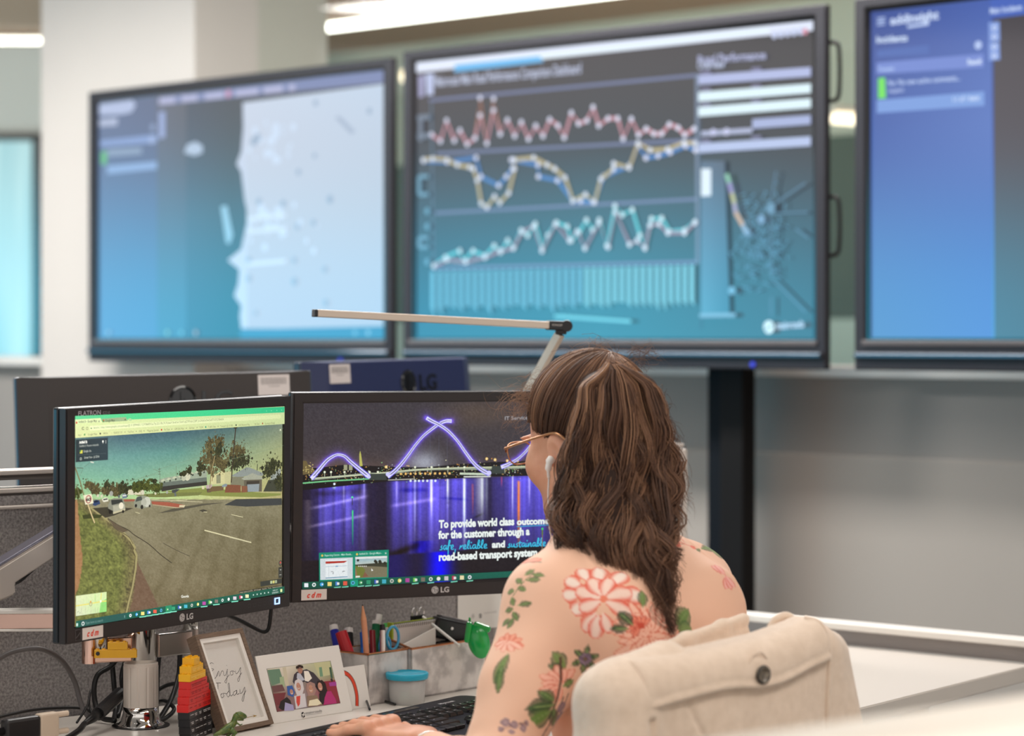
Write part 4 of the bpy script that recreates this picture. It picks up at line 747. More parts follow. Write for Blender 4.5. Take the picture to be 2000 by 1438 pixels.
def bridge(cv, dw, dh):
    z = lambda X, Y: (560 + X / 3.994, 740 + Y / 3.994); w = lambda X, Y: (560 + X / 3.706, 1050 + Y / 3.706)
    rnd = random.Random(21)
    def streak(X, y0, y1_, wd, c, c2=None):
        a, b_ = z(X - wd, y0), z(X + wd, y0); cv.grid([a, b_, (b_[0], z(0, y1_)[1]), (a[0], z(0, y1_)[1])], [[c, c], [c2 or c, c2 or c]], 3)
    R_ = 2180
    # skyline and land
    cv.poly([z(122, 700), z(240, 695), z(460, 670), z(680, 680), z(900, 690), z(1100, 690), z(1300, 670), z(1600, 650), z(R_, 630), z(R_, 750), z(1600, 765), z(800, 800), z(122, 870)], (26, 24, 26))
    for _ in range(520):
        X = rnd.uniform(130, 2150); Y = 725 + rnd.gauss(0, 32) - (X > 1300) * 20 + (X < 700) * 30
        cv.disc(*z(X, Y), rnd.uniform(0.35, 1.3), rnd.choice(((224, 206, 120), (232, 226, 180), (214, 150, 70), (150, 214, 140), (226, 232, 236), (236, 190, 120))), up=False, n=6)
    cv.up()
    cv.poly([z(124, 640), z(152, 640), z(178, 690), z(222, 715), z(222, 740), z(124, 750)], (110, 96, 62))
    for i in range(26): cv.disc(*z(rnd.uniform(128, 215), rnd.uniform(665, 745)), 1.1, (226, 206, 130), up=False, n=6)
    cv.poly([z(566, 590), z(573, 562), z(580, 590), z(592, 680), z(568, 684)], (186, 184, 96))
    for X in (445, 485): cv.poly([z(X, 672), z(X + 28, 672), z(X + 28, 712), z(X, 714)], (160, 160, 130))
    for X, Y in ((1560, 625), (1625, 632), (1800, 640), (1720, 640), (775, 688)): cv.disc(*z(X, Y), 3.0, (240, 196, 110)); cv.disc(*z(X, Y), 1.6, (255, 240, 190))
    for X in range(890, 1300, 38): cv.disc(*z(X, 742 - (X - 890) * .01), 2.4, (236, 190, 110), up=False)
    # deck
    cv.curve([z(190, 785), z(500, 755), z(640, 742), z(780, 742), z(1000, 712), z(1300, 702), z(1520, 702), z(1870, 690), z(R_, 675)], 4.2, (150, 160, 140)); cv.curve([z(190, 778), z(600, 748), z(900, 718), z(1300, 696), z(1870, 684), z(R_, 668)], 1.6, (220, 226, 190))
    cv.curve([z(125, 815), z(300, 800), z(480, 790), z(650, 780)], 2.6, (120, 200, 140)); cv.line([z(790, 790), z(1000, 782)], 1.6, (190, 190, 180)); cv.line([z(1350, 740), z(1590, 745)], 4, (200, 214, 190)); cv.line([z(1380, 765), z(1590, 762)], 2, (230, 236, 226))
    for X in (295, 345, 450, 610, 645, 710, 1000, 1128, 1256, 1385, 1700): cv.line([z(X, 690 + (X < 800) * 40), z(X, 740 + (X < 800) * 30)], 1.2, (180, 184, 160)); cv.disc(*z(X, 690 + (X < 800) * 38), 2.2, (236, 240, 214))
    for X in (965, 1000, 1030, 1062, 1095, 1128, 1158, 370): cv.disc(*z(X, 796 + (X < 500) * 25), 2.4, (226, 236, 250))
    for a in ((650, 740, 770, 790), (1600, 680, 1690, 740)): cv.poly([z(a[0], a[1]), z(a[2], a[1]), z(a[2] + 10, a[3]), z(a[0] - 10, a[3])], (58, 66, 62))
    for X in (1118, 1185, 1250): cv.line([z(X, 440), z(X, 690)], 0.4, (96, 98, 116))
    # arches
    def arch(pts, wd):
        q = [z(*p) for p in pts]; q = [(p.x, p.y) for p in spline([Vector((a, b_, 0)) for a, b_ in q], 10)]
        n = len(q); f = [abs(2 * i / (n - 1) - 1) for i in range(n)]
        for k, (sc_, c) in enumerate(((1.35, (104, 90, 236)), (0.95, (228, 226, 255)))):
            cv.up()
            for i in range(n - 1):
                t_ = (wd[0] * (1 - f[i]) + wd[1] * f[i]); cv.line([q[i], q[i + 1]], t_ * sc_, c, up=False)
        cv.up()
        for i in range(3, n - 3, 1): # lattice
            t_ = (wd[0] * (1 - f[i]) + wd[1] * f[i])
            if t_ > 4: a, b_ = q[i], q[i + 1]; cv.line([(a[0] - t_ * .22, a[1]), (b_[0] + t_ * .22, b_[1])], 0.9, (84, 76, 150), up=False)
    arch([(190, 780), (250, 710), (310, 640), (360, 605), (400, 592), (450, 605), (500, 650), (560, 700), (640, 765)], (4.6, 7.5))
    arch([(785, 765), (850, 710), (900, 655), (950, 590), (1000, 520), (1060, 450), (1120, 400), (1190, 350), (1240, 330), (1285, 330)], (4.6, 7))
    arch([(1088, 305), (1130, 330), (1190, 360), (1260, 410), (1330, 485), (1390, 570), (1450, 650), (1510, 705), (1580, 745)], (5, 7))
    arch([(1670, 690), (1730, 665), (1800, 625), (1860, 570), (1940, 480), (2010, 440)], (4.6, 7))
    for p, r in (((785, 745), 4), ((640, 765), 3.4), ((1575, 735), 5)): cv.disc(*z(*p), r, (206, 204, 255))
    # green beacon
    cv.disc(*z(509, 925), 2.2, (90, 230, 170)); cv.line([z(509, 930), z(509, 985)], 1.6, (60, 60, 60)); streak(512, 1025, 1300, 6, (60, 190, 140), (40, 60, 110)); streak(511, 1035, 1110, 4, (80, 220, 140), (60, 180, 130))
    # words
    cv.text('IT Service Desk', z(1696, 322), z(1990, 312), 7.2, (176, 174, 178), bold=0.01)
    t_ = lambda X, Y: (800 + X / 7.143, 1000 + Y / 7.143)
    wh = (236, 244, 240)
    cv.text('To provide world class', t_(405, 222), t_(1455, 180), 14.5, wh, bold=0.045); cv.text('outcomes', t_(1492, 180), t_(1985, 162), 12.2, wh, bold=0.045); cv.line([t_(1488, 205), t_(2000, 180)], 1.6, (60, 170, 210))
    cv.text('for the customer through a', t_(400, 372), t_(1670, 318), 14.5, wh, bold=0.045)
    cv.text('and', t_(1145, 498), t_(1325, 490), 12.5, wh, bold=0.045); cv.text('road-based transport system', t_(400, 680), t_(1775, 612), 14.5, wh, bold=0.045)
    cy = (60, 196, 232)
    def script(word, x, y, sx, hh):
        """brush handwriting: every letter a stroke"""
        G = {'s': [(0, 0), (.5, .1), (.55, .4), (.3, .65), (.6, 1)], 'a': [(.85, .85), (.4, .95), (.1, .4), (.4, .05), (.75, .6), (.8, .1), (1.1, .1)], 'f': [(-.1, 0), (.5, 1.2), (.7, 2), (.45, 2), (.3, .6), (.2, -1.1)], 'f2': [(0, .8), (.9, 1)], 'e': [(.1, .4), (.6, .6), (.6, 1), (.2, .8), (.2, .1), (.8, .1)], ',': [(.3, .1), (.2, -.8)], 'r': [(0, 0), (.25, .9), (.3, .5), (.7, 1)], 'l': [(0, .2), (.5, 1.3), (.5, 2.1), (.25, 1.6), (.2, .2), (.5, .1)], 'i': [(.1, .9), (.15, .1), (.5, .2)], 'b': [(.1, .4), (.6, 1.6), (.4, 2), (.15, .2), (.6, .2), (.6, .8), (.2, .7)], 'u': [(.1, .9), (.15, .1), (.6, .4), (.7, .9), (.75, .1), (1, .2)], 't': [(.35, 1.5), (.2, .1), (.6, .1)], 't2': [(-.1, 1), (.8, 1.1)], 'n': [(.1, .9), (.1, 0), (.5, .9), (.7, .8), (.7, .1), (1, .15)]}
        W_ = {'s': .8, 'a': 1.0, 'f': .8, 'e': .85, ',': .6, 'r': .7, 'l': .6, 'i': .5, 'b': .8, 'u': .95, 't': .65, 'n': 1.0}
        for ch in word:
            for g in (ch, ch + '2'):
                if g in G: cv.curve([t_(x + a * sx, y - b_ * hh - (x - 400) * 0.0) for a, b_ in G[g]], 1.9, cy, n=5)
            if ch == 'i': cv.disc(*t_(x + 0.35 * sx, y - 1.5 * hh), 1.3, cy)
            x += W_[ch] * sx; y -= W_[ch] * sx * 0.04
        return x
    script('safe,', 415, 530, 58, 62); script('reliable', 690, 520, 66, 58); script('sustainable', 1360, 495, 60, 56)
    cv.disc(*t_(1845, 235), 2.4, (60, 200, 110)); cv.line([t_(1845, 250), t_(1845, 320)], 3, (96, 120, 50)); cv.line([t_(1845, 320), t_(1840, 560)], 2, (130, 110, 90))
    # thumbnails
    u = lambda X, Y: (560 + X / 6.667, 1060 + Y / 6.667)
    cv.poly([u(414, 132), u(1322, 92), u(1318, 460), u(418, 503)], (18, 140, 112))
    cv.poly([u(430, 208), u(853, 192), u(853, 468), u(432, 485)], (206, 214, 218)); cv.poly([u(500, 225), u(785, 215), u(785, 460), u(500, 470)], (226, 232, 234))
    cv.poly([u(500, 245), u(785, 235), u(740, 262), u(500, 275)], (176, 52, 40)); cv.line([u(500, 312), u(775, 300)], 0.7, (150, 170, 190)); cv.line([u(500, 460), u(785, 443)], 1.6, (90, 140, 170)); cv.line([u(568, 378), u(598, 376), u(598, 410)], 1, (40, 44, 48)); cv.line([u(750, 370), u(722, 372), u(722, 385)], 1, (40, 44, 48)); cv.line([u(630, 308), u(662, 306)], 1.6, (60, 130, 180)); cv.line([u(540, 310), u(542, 455)], 0.5, (180, 186, 190))
    cv.poly([u(885, 186), u(1300, 172), u(1300, 445), u(885, 460)], (122, 116, 92)); cv.poly([u(885, 186), u(1300, 172), u(1300, 200), u(885, 214)], (222, 226, 224)); cv.poly([u(885, 214), u(1300, 202), u(1300, 290), u(885, 300)], [(150, 180, 190), (160, 188, 196), (200, 206, 190), (196, 206, 196)])
    cv.poly([u(888, 300), u(960, 300), u(1015, 350), u(985, 450), u(905, 458), u(890, 340)], (112, 120, 56)); cv.poly([u(885, 330), u(900, 350), u(915, 458), u(885, 460)], (150, 110, 80)); cv.poly([u(885, 285), u(1300, 255), u(1300, 318), u(1180, 310), u(885, 302)], (60, 62, 48)); cv.poly([u(1010, 380), u(1060, 440), u(980, 448)], (130, 90, 70))
    for X, Y, r in ((1145, 240, 3), (1160, 255, 3), (1205, 245, 3.4), (1215, 262, 3), (1270, 265, 3), (920, 230, 2.5)): cv.disc(*u(X, Y), r, (46, 48, 38))
    for i in range(5): cv.disc(*u(930 + i * 24, 306), 1.3, (206, 206, 196))
    cv.poly([u(1095, 335), u(1095, 368), u(1118, 362)], (240, 240, 236)); cv.poly([u(890, 432), u(945, 430), u(945, 450), u(890, 454)], (226, 230, 216))
    cv.text('Reporting Centre - Main Roads...', u(485, 178), u(845, 160), 3.8, (190, 226, 214), bold=0.01); cv.text('Attfield St - Google Maps...', u(935, 158), u(1230, 143), 3.8, (190, 226, 214), bold=0.01); cv.text('x', u(1270, 148), u(1294, 146), 4.6, (220, 240, 232), bold=0.01); cv.disc(*u(455, 168), 2.2, (226, 190, 90)); cv.disc(*u(907, 150), 2.2, (226, 190, 90))
    # taskbar
    cv.poly([w(108, 323), w(2020, 222), w(2020, 262), w(108, 376)], [(22, 88, 70), (20, 100, 84), (20, 96, 80), (16, 72, 58)])
    cv.poly([w(454, 308), w(512, 305), w(512, 352), w(456, 356)], (24, 150, 116)); icons(cv, w(137, 344), w(1318, 286), 22, 0, 3.9, (4, 5, 7, 8, 9, 14, 16, 19, 21))
ARCHES = [[(190, 780), (250, 710), (310, 640), (360, 605), (400, 592), (450, 605), (500, 650), (560, 700), (640, 765)], [(785, 765), (850, 710), (900, 655), (950, 590), (1000, 520), (1060, 450), (1120, 400), (1190, 350), (1240, 330), (1285, 330)], [(1088, 305), (1130, 330), (1190, 360), (1260, 410), (1330, 485), (1390, 570), (1450, 650), (1510, 705), (1580, 745)], [(1670, 690), (1730, 665), (1800, 625), (1860, 570), (1940, 480), (2010, 440)]]
def bridge_field(px, py):
    X, Y = (px - 560) * 3.994, (py - 740) * 3.994; n = lambda s, k=0: hash_noise(X, Y, s, k) - .5
    C = lambda *c: np.array(c, float)
    sky = C(60, 57, 64) + (Y[:, None] / 900) * C(8, 3, -2); g1 = np.exp(-(((X - 1075) / 130) ** 2 + ((Y - 655) / 90) ** 2)); sky = sky + g1[:, None] * C(90, 100, 110)
    glow = np.exp(-((Y - 720) / 90) ** 2) * (.5 + .5 * np.sin(X / 260)); sky = sky + glow[:, None] * C(30, 20, 8) + (np.exp(-(((X - 1500) / 300) ** 2 + ((Y - 260) / 120) ** 2)) * 1.0)[:, None] * C(22, 14, 2)
    sky = sky + (n(8) * 16)[:, None]
    # purple halo round the lit arches
    dmin = np.full(len(X), 1e9)
    for A in ARCHES:
        for (x0, y0), (x1, y1) in zip(A, A[1:]):
            dx, dy = x1 - x0, y1 - y0; t = np.clip(((X - x0) * dx + (Y - y0) * dy) / (dx * dx + dy * dy), 0, 1); dmin = np.minimum(dmin, np.hypot(X - x0 - t * dx, Y - y0 - t * dy))
    sky = sky + (np.exp(-(dmin / 22) ** 2) * .75)[:, None] * C(60, 30, 200) + (np.exp(-(dmin / 60) ** 2) * .22)[:, None] * C(50, 30, 150)
    hor = np.interp(X, [120, 650, 780, 1600, 2200], [850, 800, 795, 765, 745])
    d = Y - hor
    # water: vertical light trails over violet water
    w = np.tile(C(26, 21, 34), (len(X), 1))
    base_ = np.interp(X, [120, 180, 260, 400, 520, 600, 640, 770, 830, 950, 1080, 1200, 1330, 1420, 1480, 1580, 1690, 1760, 1900, 2100], [.05, .1, .55, .85, .75, .6, .12, .08, .75, .85, .9, 1.0, .85, .7, .45, .25, .55, .95, 1, .9])
    fade = np.interp(d, [0, 30, 100, 260, 420, 520, 640], [.75, 1, .9, .8, .6, .5, .35]) * (.82 + .5 * hash_noise(X, Y * 0 + 3, 26, 5) + .2 * hash_noise(X, Y * 0, 9, 6) - .25)
    w = w + (base_ * fade)[:, None] * C(84, 76, 222)
    for x, s, y0, y1, c in ((1385, 9, 0, 620, (190, 215, 160)), (1128, 7, 0, 330, (150, 160, 110)), (1128, 10, 0, 650, (50, 50, 60)), (1000, 8, 0, 520, (90, 96, 90)), (1256, 8, 0, 240, (170, 186, 120)), (1256, 8, 200, 460, (50, 50, 60)), (858, 9, 0, 260, (76, 74, 80)), (1510, 34, 0, 420, (100, 106, 90)), (1525, 10, 0, 380, (80, 90, 50)), (1560, 9, 0, 380, (60, 70, 50)), (1762, 6, 0, 420, (120, 126, 90)), (1810, 9, 40, 640, (190, 70, -140)), (1675, 4, 0, 90, (120, 20, -10)), (1450, 5, 50, 310, (120, 30, -40)), (1892, 6, 0, 250, (110, 110, 80)), (445, 7, 0, 220, (76, 76, 80)), (605, 8, 0, 160, (76, 76, 90)), (2010, 7, 0, 350, (100, 100, 80)), (370, 12, 0, 40, (120, 180, 80)), (590, 40, 60, 640, (34, 30, 30)), (480, 26, 60, 500, (26, 26, 34)), (165, 30, 100, 640, (40, 36, 30)), (300, 40, 150, 640, (24, 24, 50)), (1180, 60, 60, 560, (22, 18, 40)), (960, 34, 100, 640, (26, 24, 40)), (1060, 70, 480, 640, (-40, -40, 60))):
        k = np.exp(-((X - x) / s) ** 2) * np.clip((d - y0 + 6) / 12, 0, 1) * np.clip((y1 - d) / (y1 - y0) * 1.6, 0, 1); w = w + k[:, None] * C(*c)
    for (x0, y0, x1, y1, s, c) in ((170, 1016, 650, 912, 12, (70, 66, 70)), (160, 1158, 640, 1060, 11, (66, 60, 60)), (790, 997, 1180, 934, 14, (60, 54, 60)), (860, 870, 1120, 868, 16, (-40, -36, -20)), (1180, 930, 1420, 942, 10, (-40, -36, -20)), (1440, 1095, 1545, 1045, 8, (-50, -46, -90)), (780, 1390, 1080, 1275, 30, (-30, -30, -90)), (200, 900, 620, 880, 22, (-26, -24, -60))):
        yl = y0 + (y1 - y0) * (X - x0) / (x1 - x0); k = np.exp(-((Y - yl) / s) ** 2) * np.clip((X - x0) / 60, 0, 1) * np.clip((x1 - X) / 60, 0, 1); w = w + k[:, None] * C(*c)
    w = w + (n(10, 2) * 14)[:, None]
    # darker lower strip with two blue pools
    low = np.clip((py - np.interp(px, [590, 1010], [1095, 1066])) / 3, 0, 1); dark = C(30, 25, 30) + (np.exp(-((px - 858) / 24) ** 2) * 1.1)[:, None] * C(-22, -18, 205) + (np.exp(-((px - 770) / 40) ** 2) * .55)[:, None] * C(0, 0, 110) + (np.exp(-((px - 690) / 30) ** 2) * .3)[:, None] * C(0, 0, 90) + (n(10, 3) * 10)[:, None]
    w = w * (1 - low)[:, None] + dark * low[:, None]
    k = np.clip(d / 6, 0, 1)[:, None]; return sky * (1 - k) + w * k
def street_field(px, py):
    X, Y = (px - 100) * 3.994, (py - 740) * 3.994; C = lambda *c: np.array(c, float); n = lambda s, k=0: hash_noise(X, Y, s, k) - .5
    U = np.clip((X - 172) / 1630, 0, 1); top = 462 - 107 * U; V = np.clip((Y - top) / (930 - top), 0, 1)
    A = np.array([[(92, 118, 116), (66, 92, 104), (62, 90, 100), (72, 98, 98), (108, 120, 104)], [(108, 148, 138), (98, 142, 136), (92, 138, 128), (122, 144, 116), (146, 152, 110)], [(120, 168, 140), (116, 162, 140), (130, 166, 132), (156, 168, 120), (160, 158, 106)], [(150, 186, 134), (160, 190, 134), (174, 190, 126), (178, 176, 118), (160, 150, 104)]], float)
    x = U * 4; y = V * 3; i = np.minimum(y.astype(int), 2); j = np.minimum(x.astype(int), 3); fx, fy = (x - j)[:, None], (y - i)[:, None]
    sky = (A[i, j] * (1 - fx) + A[i, j + 1] * fx) * (1 - fy) + (A[i + 1, j] * (1 - fx) + A[i + 1, j + 1] * fx) * fy + (n(9) * 14)[:, None]
    G_ = np.clip((Y - 930) / 800, 0, 1); road = C(124, 118, 92) + G_[:, None] * C(-16, -20, -20) + ((U - .5) * -16)[:, None] + (n(8, 1) * 18 + n(50, 2) * 8 + n(200, 4) * 12)[:, None]
    for q in range(5): # tyre marks
        xl = 1150 + q * 120 + (Y - 1000) * (-.5 + q * .12); road = road - (np.exp(-((X - xl) / 26) ** 2) * np.clip((Y - 1000) / 200, 0, 1) * 8)[:, None]
    kerb = np.interp(Y, [940, 1000, 1080, 1160, 1230, 1300, 1400, 1520, 1700, 1900], [250, 305, 420, 520, 600, 655, 672, 665, 640, 590])
    gr = C(102, 106, 56) + (n(9, 7) * 56 + n(26, 8) * 26)[:, None] * C(1, 1, .55) + (np.clip((X - kerb + 130) / 130, 0, 1) * 1.0)[:, None] * C(4, -12, 10)
    path = C(152, 112, 76) + (n(12, 9) * 16)[:, None]; pe = np.interp(Y, [950, 1100, 1250, 1400, 1500, 1620, 1700], [205, 215, 228, 245, 236, 215, 185]); soil = C(106, 84, 66) + (n(10, 3) * 16)[:, None]
    so = (X > kerb) & (Y > 1420) & (X < 672 + (Y - 1430) * .48) & (X < 1000 - (Y - 1500) * .0) & (X < 930 - (Y - 1700) * 1.2)
    m_ = (X < kerb)[:, None]; g = np.where(so[:, None], soil, road); g = np.where(m_, gr, g); g = np.where((X < pe)[:, None], path, g)
    k = np.clip((Y - 938) / 6, 0, 1)[:, None]; return sky * (1 - k) + g * k
M1P, M1R = Vector((-0.496, 3.668, 1.065)), Rypr(56.62, 0.99, -0.86)
M2P, M2R = Vector((-0.1195, 3.990, 1.0725)), Rypr(23.5, 2.0, 0.15)
monitor(M1P, M1R, 'front left monitor showing a street view of a road, gum trees and cars', street, True, field=street_field)
monitor(M2P, M2R, 'front right monitor showing a purple-lit arched bridge at night', bridge, field=bridge_field)

# two monitors seen from behind, on the far side of the partition
def back_monitor(pos, R, w, h, label, blue=False, sx=0, logo=0, ls=1.0):
    th = thing('rear_facing_monitor', label, 'monitor', pos, R, 'monitors seen from behind')
    shell = mat('rear_shell_plastic', (40, 48, 84) if blue else (58, 52, 50), 0.34, bump=(900, 0.08))  # one shell has its blue sheen put into the base colour
    bm = bmn(); box(bm, (0, 0.012, 0), (w, 0.02, h), 0.004); obj('front_frame', bm, mat('blue_lit_frame_edge', (46, 62, 80), 0.3), th)  # blue window light on the edges is put into this colour
    # bevelled back shell: wide at the rim, narrower towards the viewer
    o = [(-w / 2, -h / 2), (w / 2, -h / 2), (w / 2, h / 2), (-w / 2, h / 2)]; k = 0.055; i = [(-w / 2 + k, -h / 2 + k), (w / 2 - k, -h / 2 + k), (w / 2 - k, h / 2 - 0.004), (-w / 2 + k, h / 2 - 0.004)]
    bm = bmn(); a = [bm.verts.new((x, 0.004, z)) for x, z in o]; b = [bm.verts.new((x, -0.024, z)) for x, z in i]
    bm.faces.new(b); bm.faces.new(a[::-1])
    for q in range(4): bm.faces.new((a[q], a[(q + 1) % 4], b[(q + 1) % 4], b[q]))
    bmesh.ops.recalc_face_normals(bm, faces=bm.faces); bmesh.ops.bevel(bm, geom=[e for e in bm.edges], offset=0.002, segments=2, affect='EDGES'); obj('rear_shell', bm, shell, th)
    bm = bmn(); box(bm, (0, -0.035, -0.03), (0.12, 0.03, 0.12), 0.006); tube(bm, [(0, -0.05, -0.03), (0.0, -0.05, -h / 2 - 0.05)], 0.018, 12); obj('mount', bm, M['plastic_blk'], th)
    cv = Canvas(pos, R, -0.0246); zt = h / 2
    cv.poly([(sx, zt - 0.008), (sx + 0.062 * ls, zt - 0.008), (sx + 0.062 * ls, zt - 0.046), (sx, zt - 0.046)], (214, 204, 200), px=False)
    for q in range(22): cv.poly([(sx + (0.006 + q * 0.0023) * ls, zt - 0.013), (sx + (0.0072 + q * 0.0023) * ls, zt - 0.013), (sx + (0.0072 + q * 0.0023) * ls, zt - 0.026), (sx + (0.006 + q * 0.0023) * ls, zt - 0.026)], (120, 114, 112), px=False, up=False)
    cv.up(); cv.text('IT000491', (sx + 0.02 * ls, zt - 0.031), (sx + 0.042 * ls, zt - 0.031), 0.003, (120, 114, 112), px=False)
    s_ = cv.build('barcode_sticker', M['sticker'], th); s_['label'] = 'white barcode sticker'
    bm = bmn(); r = 0.026; lathe(bm, [(r, 0), (r, 0.002), (r * 0.86, 0.004), (r * 0.8, 0.002), (0.001, 0.002)], 32, Matrix.Translation((logo, -0.0235, zt - 0.05)) @ Matrix.Rotation(rad(90), 4, 'X'), close=False)
    box(bm, (logo - 0.003, -0.027, zt - 0.05), (0.003, 0.003, 0.03)); box(bm, (logo + 0.005, -0.027, zt - 0.064), (0.014, 0.003, 0.003)); box(bm, (logo + 0.011, -0.027, zt - 0.05), (0.016, 0.003, 0.003)); obj('round_emblem', bm, M['gloss_blk'], th)
    letters('lettering', 'LG', (logo + 0.034, -0.0235, zt - 0.0665), 0.032, M['gloss_blk'], th, bold=0.02, width=0.062, depth=0.002)
    return th
def corner_place(px, py, Z, R, w, h):
    """put a panel so that its top left corner stands at a measured spot"""
    return W3(px, py, Z) - R @ Vector((-w / 2, 0, h / 2))
R3 = Rypr(25, -4, -0.95); back_monitor(corner_place(29, 737, 4.35, R3, 0.565, 0.34), R3, 0.565, 0.34, 'brown-black monitor seen from behind at the left, with a white barcode sticker', False, 0.166, 0.02)
R4 = Rypr(55, -4, -0.6); back_monitor(corner_place(587, 707, 4.78, R4, 0.565, 0.34), R4, 0.565, 0.34, 'blue-sheen monitor seen from behind above the bridge picture', True, -0.225, 0.03, 1.05)
# ------------------------------------------------------------------ things on the desk
DZ = 0.7302
def frameat(p, yaw, lean=0.0):
    """matrix: local x along the desk, y away from the sitter, z up; leaned back"""
    return Rz(yaw) @ Matrix.Rotation(-rad(lean), 3, 'X')
# --- dual monitor arm
AP = Vector((-0.570, 3.735, DZ))
arm = thing('monitor_arm', 'chrome monitor arm with a ribbed white collar under the street view monitor', 'monitor arm', AP, Rz(0), 'monitor arms')
bm = bmn(); lathe(bm, [(0.036, 0), (0.036, 0.003), (0.031, 0.008), (0.0275, 0.020), (0.0275, 0.030)], 48); obj('flared_foot', bm, M['chrome'], arm, True)
bm = bmn(); box(bm, (0.02, 0.02, -0.0), (0.001, 0.001, 0.0005)); lathe(bm, [(0.044, 0.0), (0.044, 0.0015)], 48); obj('base_plate', bm, M['plastic_blk'], arm)
bm = bmn(); prof = []
n = 72; rings = []
for z in (0.028, 0.092):
    rings.append([bm.verts.new(((0.0262 + (0.0006 if k % 6 else -0.0004)) * math.cos(2 * math.pi * k / n), (0.0262 + (0.0006 if k % 6 else -0.0004)) * math.sin(2 * math.pi * k / n), z)) for k in range(n)])
for k in range(n): bm.faces.new((rings[0][k], rings[0][(k + 1) % n], rings[1][(k + 1) % n], rings[1][k]))
bm.faces.new(rings[0][::-1]); bm.faces.new(rings[1]); lathe(bm, [(0.0262, 0.0915), (0.0262, 0.097), (0.0235, 0.098)], 48); obj('ribbed_collar', bm, mat('cream_plastic', (214, 204, 194), 0.45), arm)
bm = bmn(); lathe(bm, [(0.0232, 0.02), (0.0232, 0.168), (0.0238, 0.169), (0.0238, 0.176), (0.0225, 0.178), (0.0225, 0.30)], 48); obj('pole', bm, M['chrome'], arm, True)
def bararm(name, p0, p1, h, w, m, parent, endcap=True):
    """flat arm link with one rounded end, from p0 to p1 (local)"""
    p0, p1 = Vector(p0), Vector(p1); d = p1 - p0; L_ = d.length; Mx = Matrix.Translation(p0) @ Matrix.Rotation(math.atan2(d.y, d.x), 4, 'Z')
    bm = bmn(); box(bm, (L_ / 2, 0, 0), (L_, w, h), 0.002, Mx); lathe(bm, [(w / 2 * 1.15, -h / 2 - 0.001), (w / 2 * 1.15, h / 2 + 0.001)], 32, Mx @ Matrix.Translation((L_, 0, 0))); obj(name, bm, m, parent, False)
pl = W3(172, 1269, 3.70) - AP
bararm('arm_link', (-0.012, -0.020, pl.z), (pl.x + 0.004, -0.040, pl.z), 0.038, 0.022, mat('chrome_reflection_tint', (214, 178, 162), 0.16, metal=1), arm)  # copper reflection tinted into the chrome link's own colour
pr = W3(372, 1252, 3.80) - AP
bararm('arm_link', (0.018, 0.01, pr.z), (pr.x, pr.y, pr.z), 0.036, 0.024, M['alu'], arm)
bm = bmn(); lathe(bm, [(0.012, 0.018), (0.012, 0.060)], 24, Matrix.Translation((pr.x, pr.y, pr.z))); obj('pivot', bm, M['chrome'], arm, True)
bm = bmn(); lathe(bm, [(0.012, 0.0), (0.012, 0.06)], 24, Matrix.Translation((pl.x + 0.02, -0.04, pl.z))); obj('pivot', bm, M['chrome'], arm, True)
for mp_, mr_, q in ((M1P, M1R, 0.062), (M2P, M2R, 0.062)):
    c = mp_ + mr_ @ Vector((0, q + .007, 0)) - AP; bm = bmn(); box(bm, (0, 0, 0), (0.12, 0.012, 0.12), 0.003, Matrix.Translation(c) @ mr_.to_4x4()); obj('mounting_plate', bm, M['plastic_blk'], arm)
bm = bmn()
c1 = M1P + M1R @ Vector((0, 0.07, 0)) - AP; c2 = M2P + M2R @ Vector((0, 0.07, 0)) - AP
tube(bm, [(0, 0, 0.285), (c1.x * .5, c1.y * .5 + .01, 0.285), (c1.x, c1.y, c1.z)], 0.014, 12); tube(bm, [(0, 0, 0.27), (c2.x * .5 - .02, c2.y * .5 + 0.05, 0.28), tuple(c2)], 0.014, 12); obj('upper_link', bm, M['alu'], arm)
# --- second arm at the far left (carries a monitor outside the picture)
a0 = W3(0, 1123, 3.62); a1 = W3(150, 1030, 3.80)
sa = thing('monitor_arm', 'silver slanting monitor arm at the left edge, in front of the felt', 'monitor arm', a0, Rz(0), 'monitor arms')
d = a1 - a0; u_ = d.normalized(); nrm = Vector((0.80, -0.6, 0)); nrm = (nrm - u_ * nrm.dot(u_)).normalized(); w_ = u_.cross(nrm).normalized()
MX = Matrix(((u_.x, nrm.x, w_.x, 0), (u_.y, nrm.y, w_.y, 0), (u_.z, nrm.z, w_.z, 0), (0, 0, 0, 1)))
if w_.z < 0: MX = Matrix(((u_.x, -nrm.x, -w_.x, 0), (u_.y, -nrm.y, -w_.y, 0), (u_.z, -nrm.z, -w_.z, 0), (0, 0, 0, 1)))
L_ = d.length
bm = bmn(); prism(bm, [(-0.10, -0.021), (-0.004, -0.034), (0.010, -0.034), (0.014, -0.019), (L_, -0.017), (L_, 0.016), (-0.10, 0.016)], -0.014, 0.014, MX); bmesh.ops.bevel(bm, geom=list(bm.edges), offset=0.003, segments=2, affect='EDGES'); obj('arm_cover', bm, mat('warm_silver_plastic', (206, 196, 188), 0.38, metal=0.15), sa)
bm = bmn(); box(bm, (L_ / 2 - 0.05, 0, 0.0185), (L_ + 0.10, 0.024, 0.005), 0.002, MX); obj('top_strip', bm, mat('blue_grey_strip', (120, 118, 132), 0.25, metal=0.5), sa)
bm = bmn(); tube(bm, spline([MX @ Vector((0.03, 0.02, -0.026)), MX @ Vector((0.06, 0.02, -0.034)), MX @ Vector((0.09, 0.015, -0.028)), MX @ Vector((0.13, 0.01, -0.020)), MX @ Vector((L_, 0, -0.018))], 5), 0.004, 8); tube(bm, spline([MX @ Vector((-0.12, 0.02, -0.05)), MX @ Vector((-0.05, 0.03, -0.052)), MX @ Vector((-0.02, 0.02, -0.03))], 5), 0.006, 8); obj('cable_run', bm, M['cable'], sa, True)
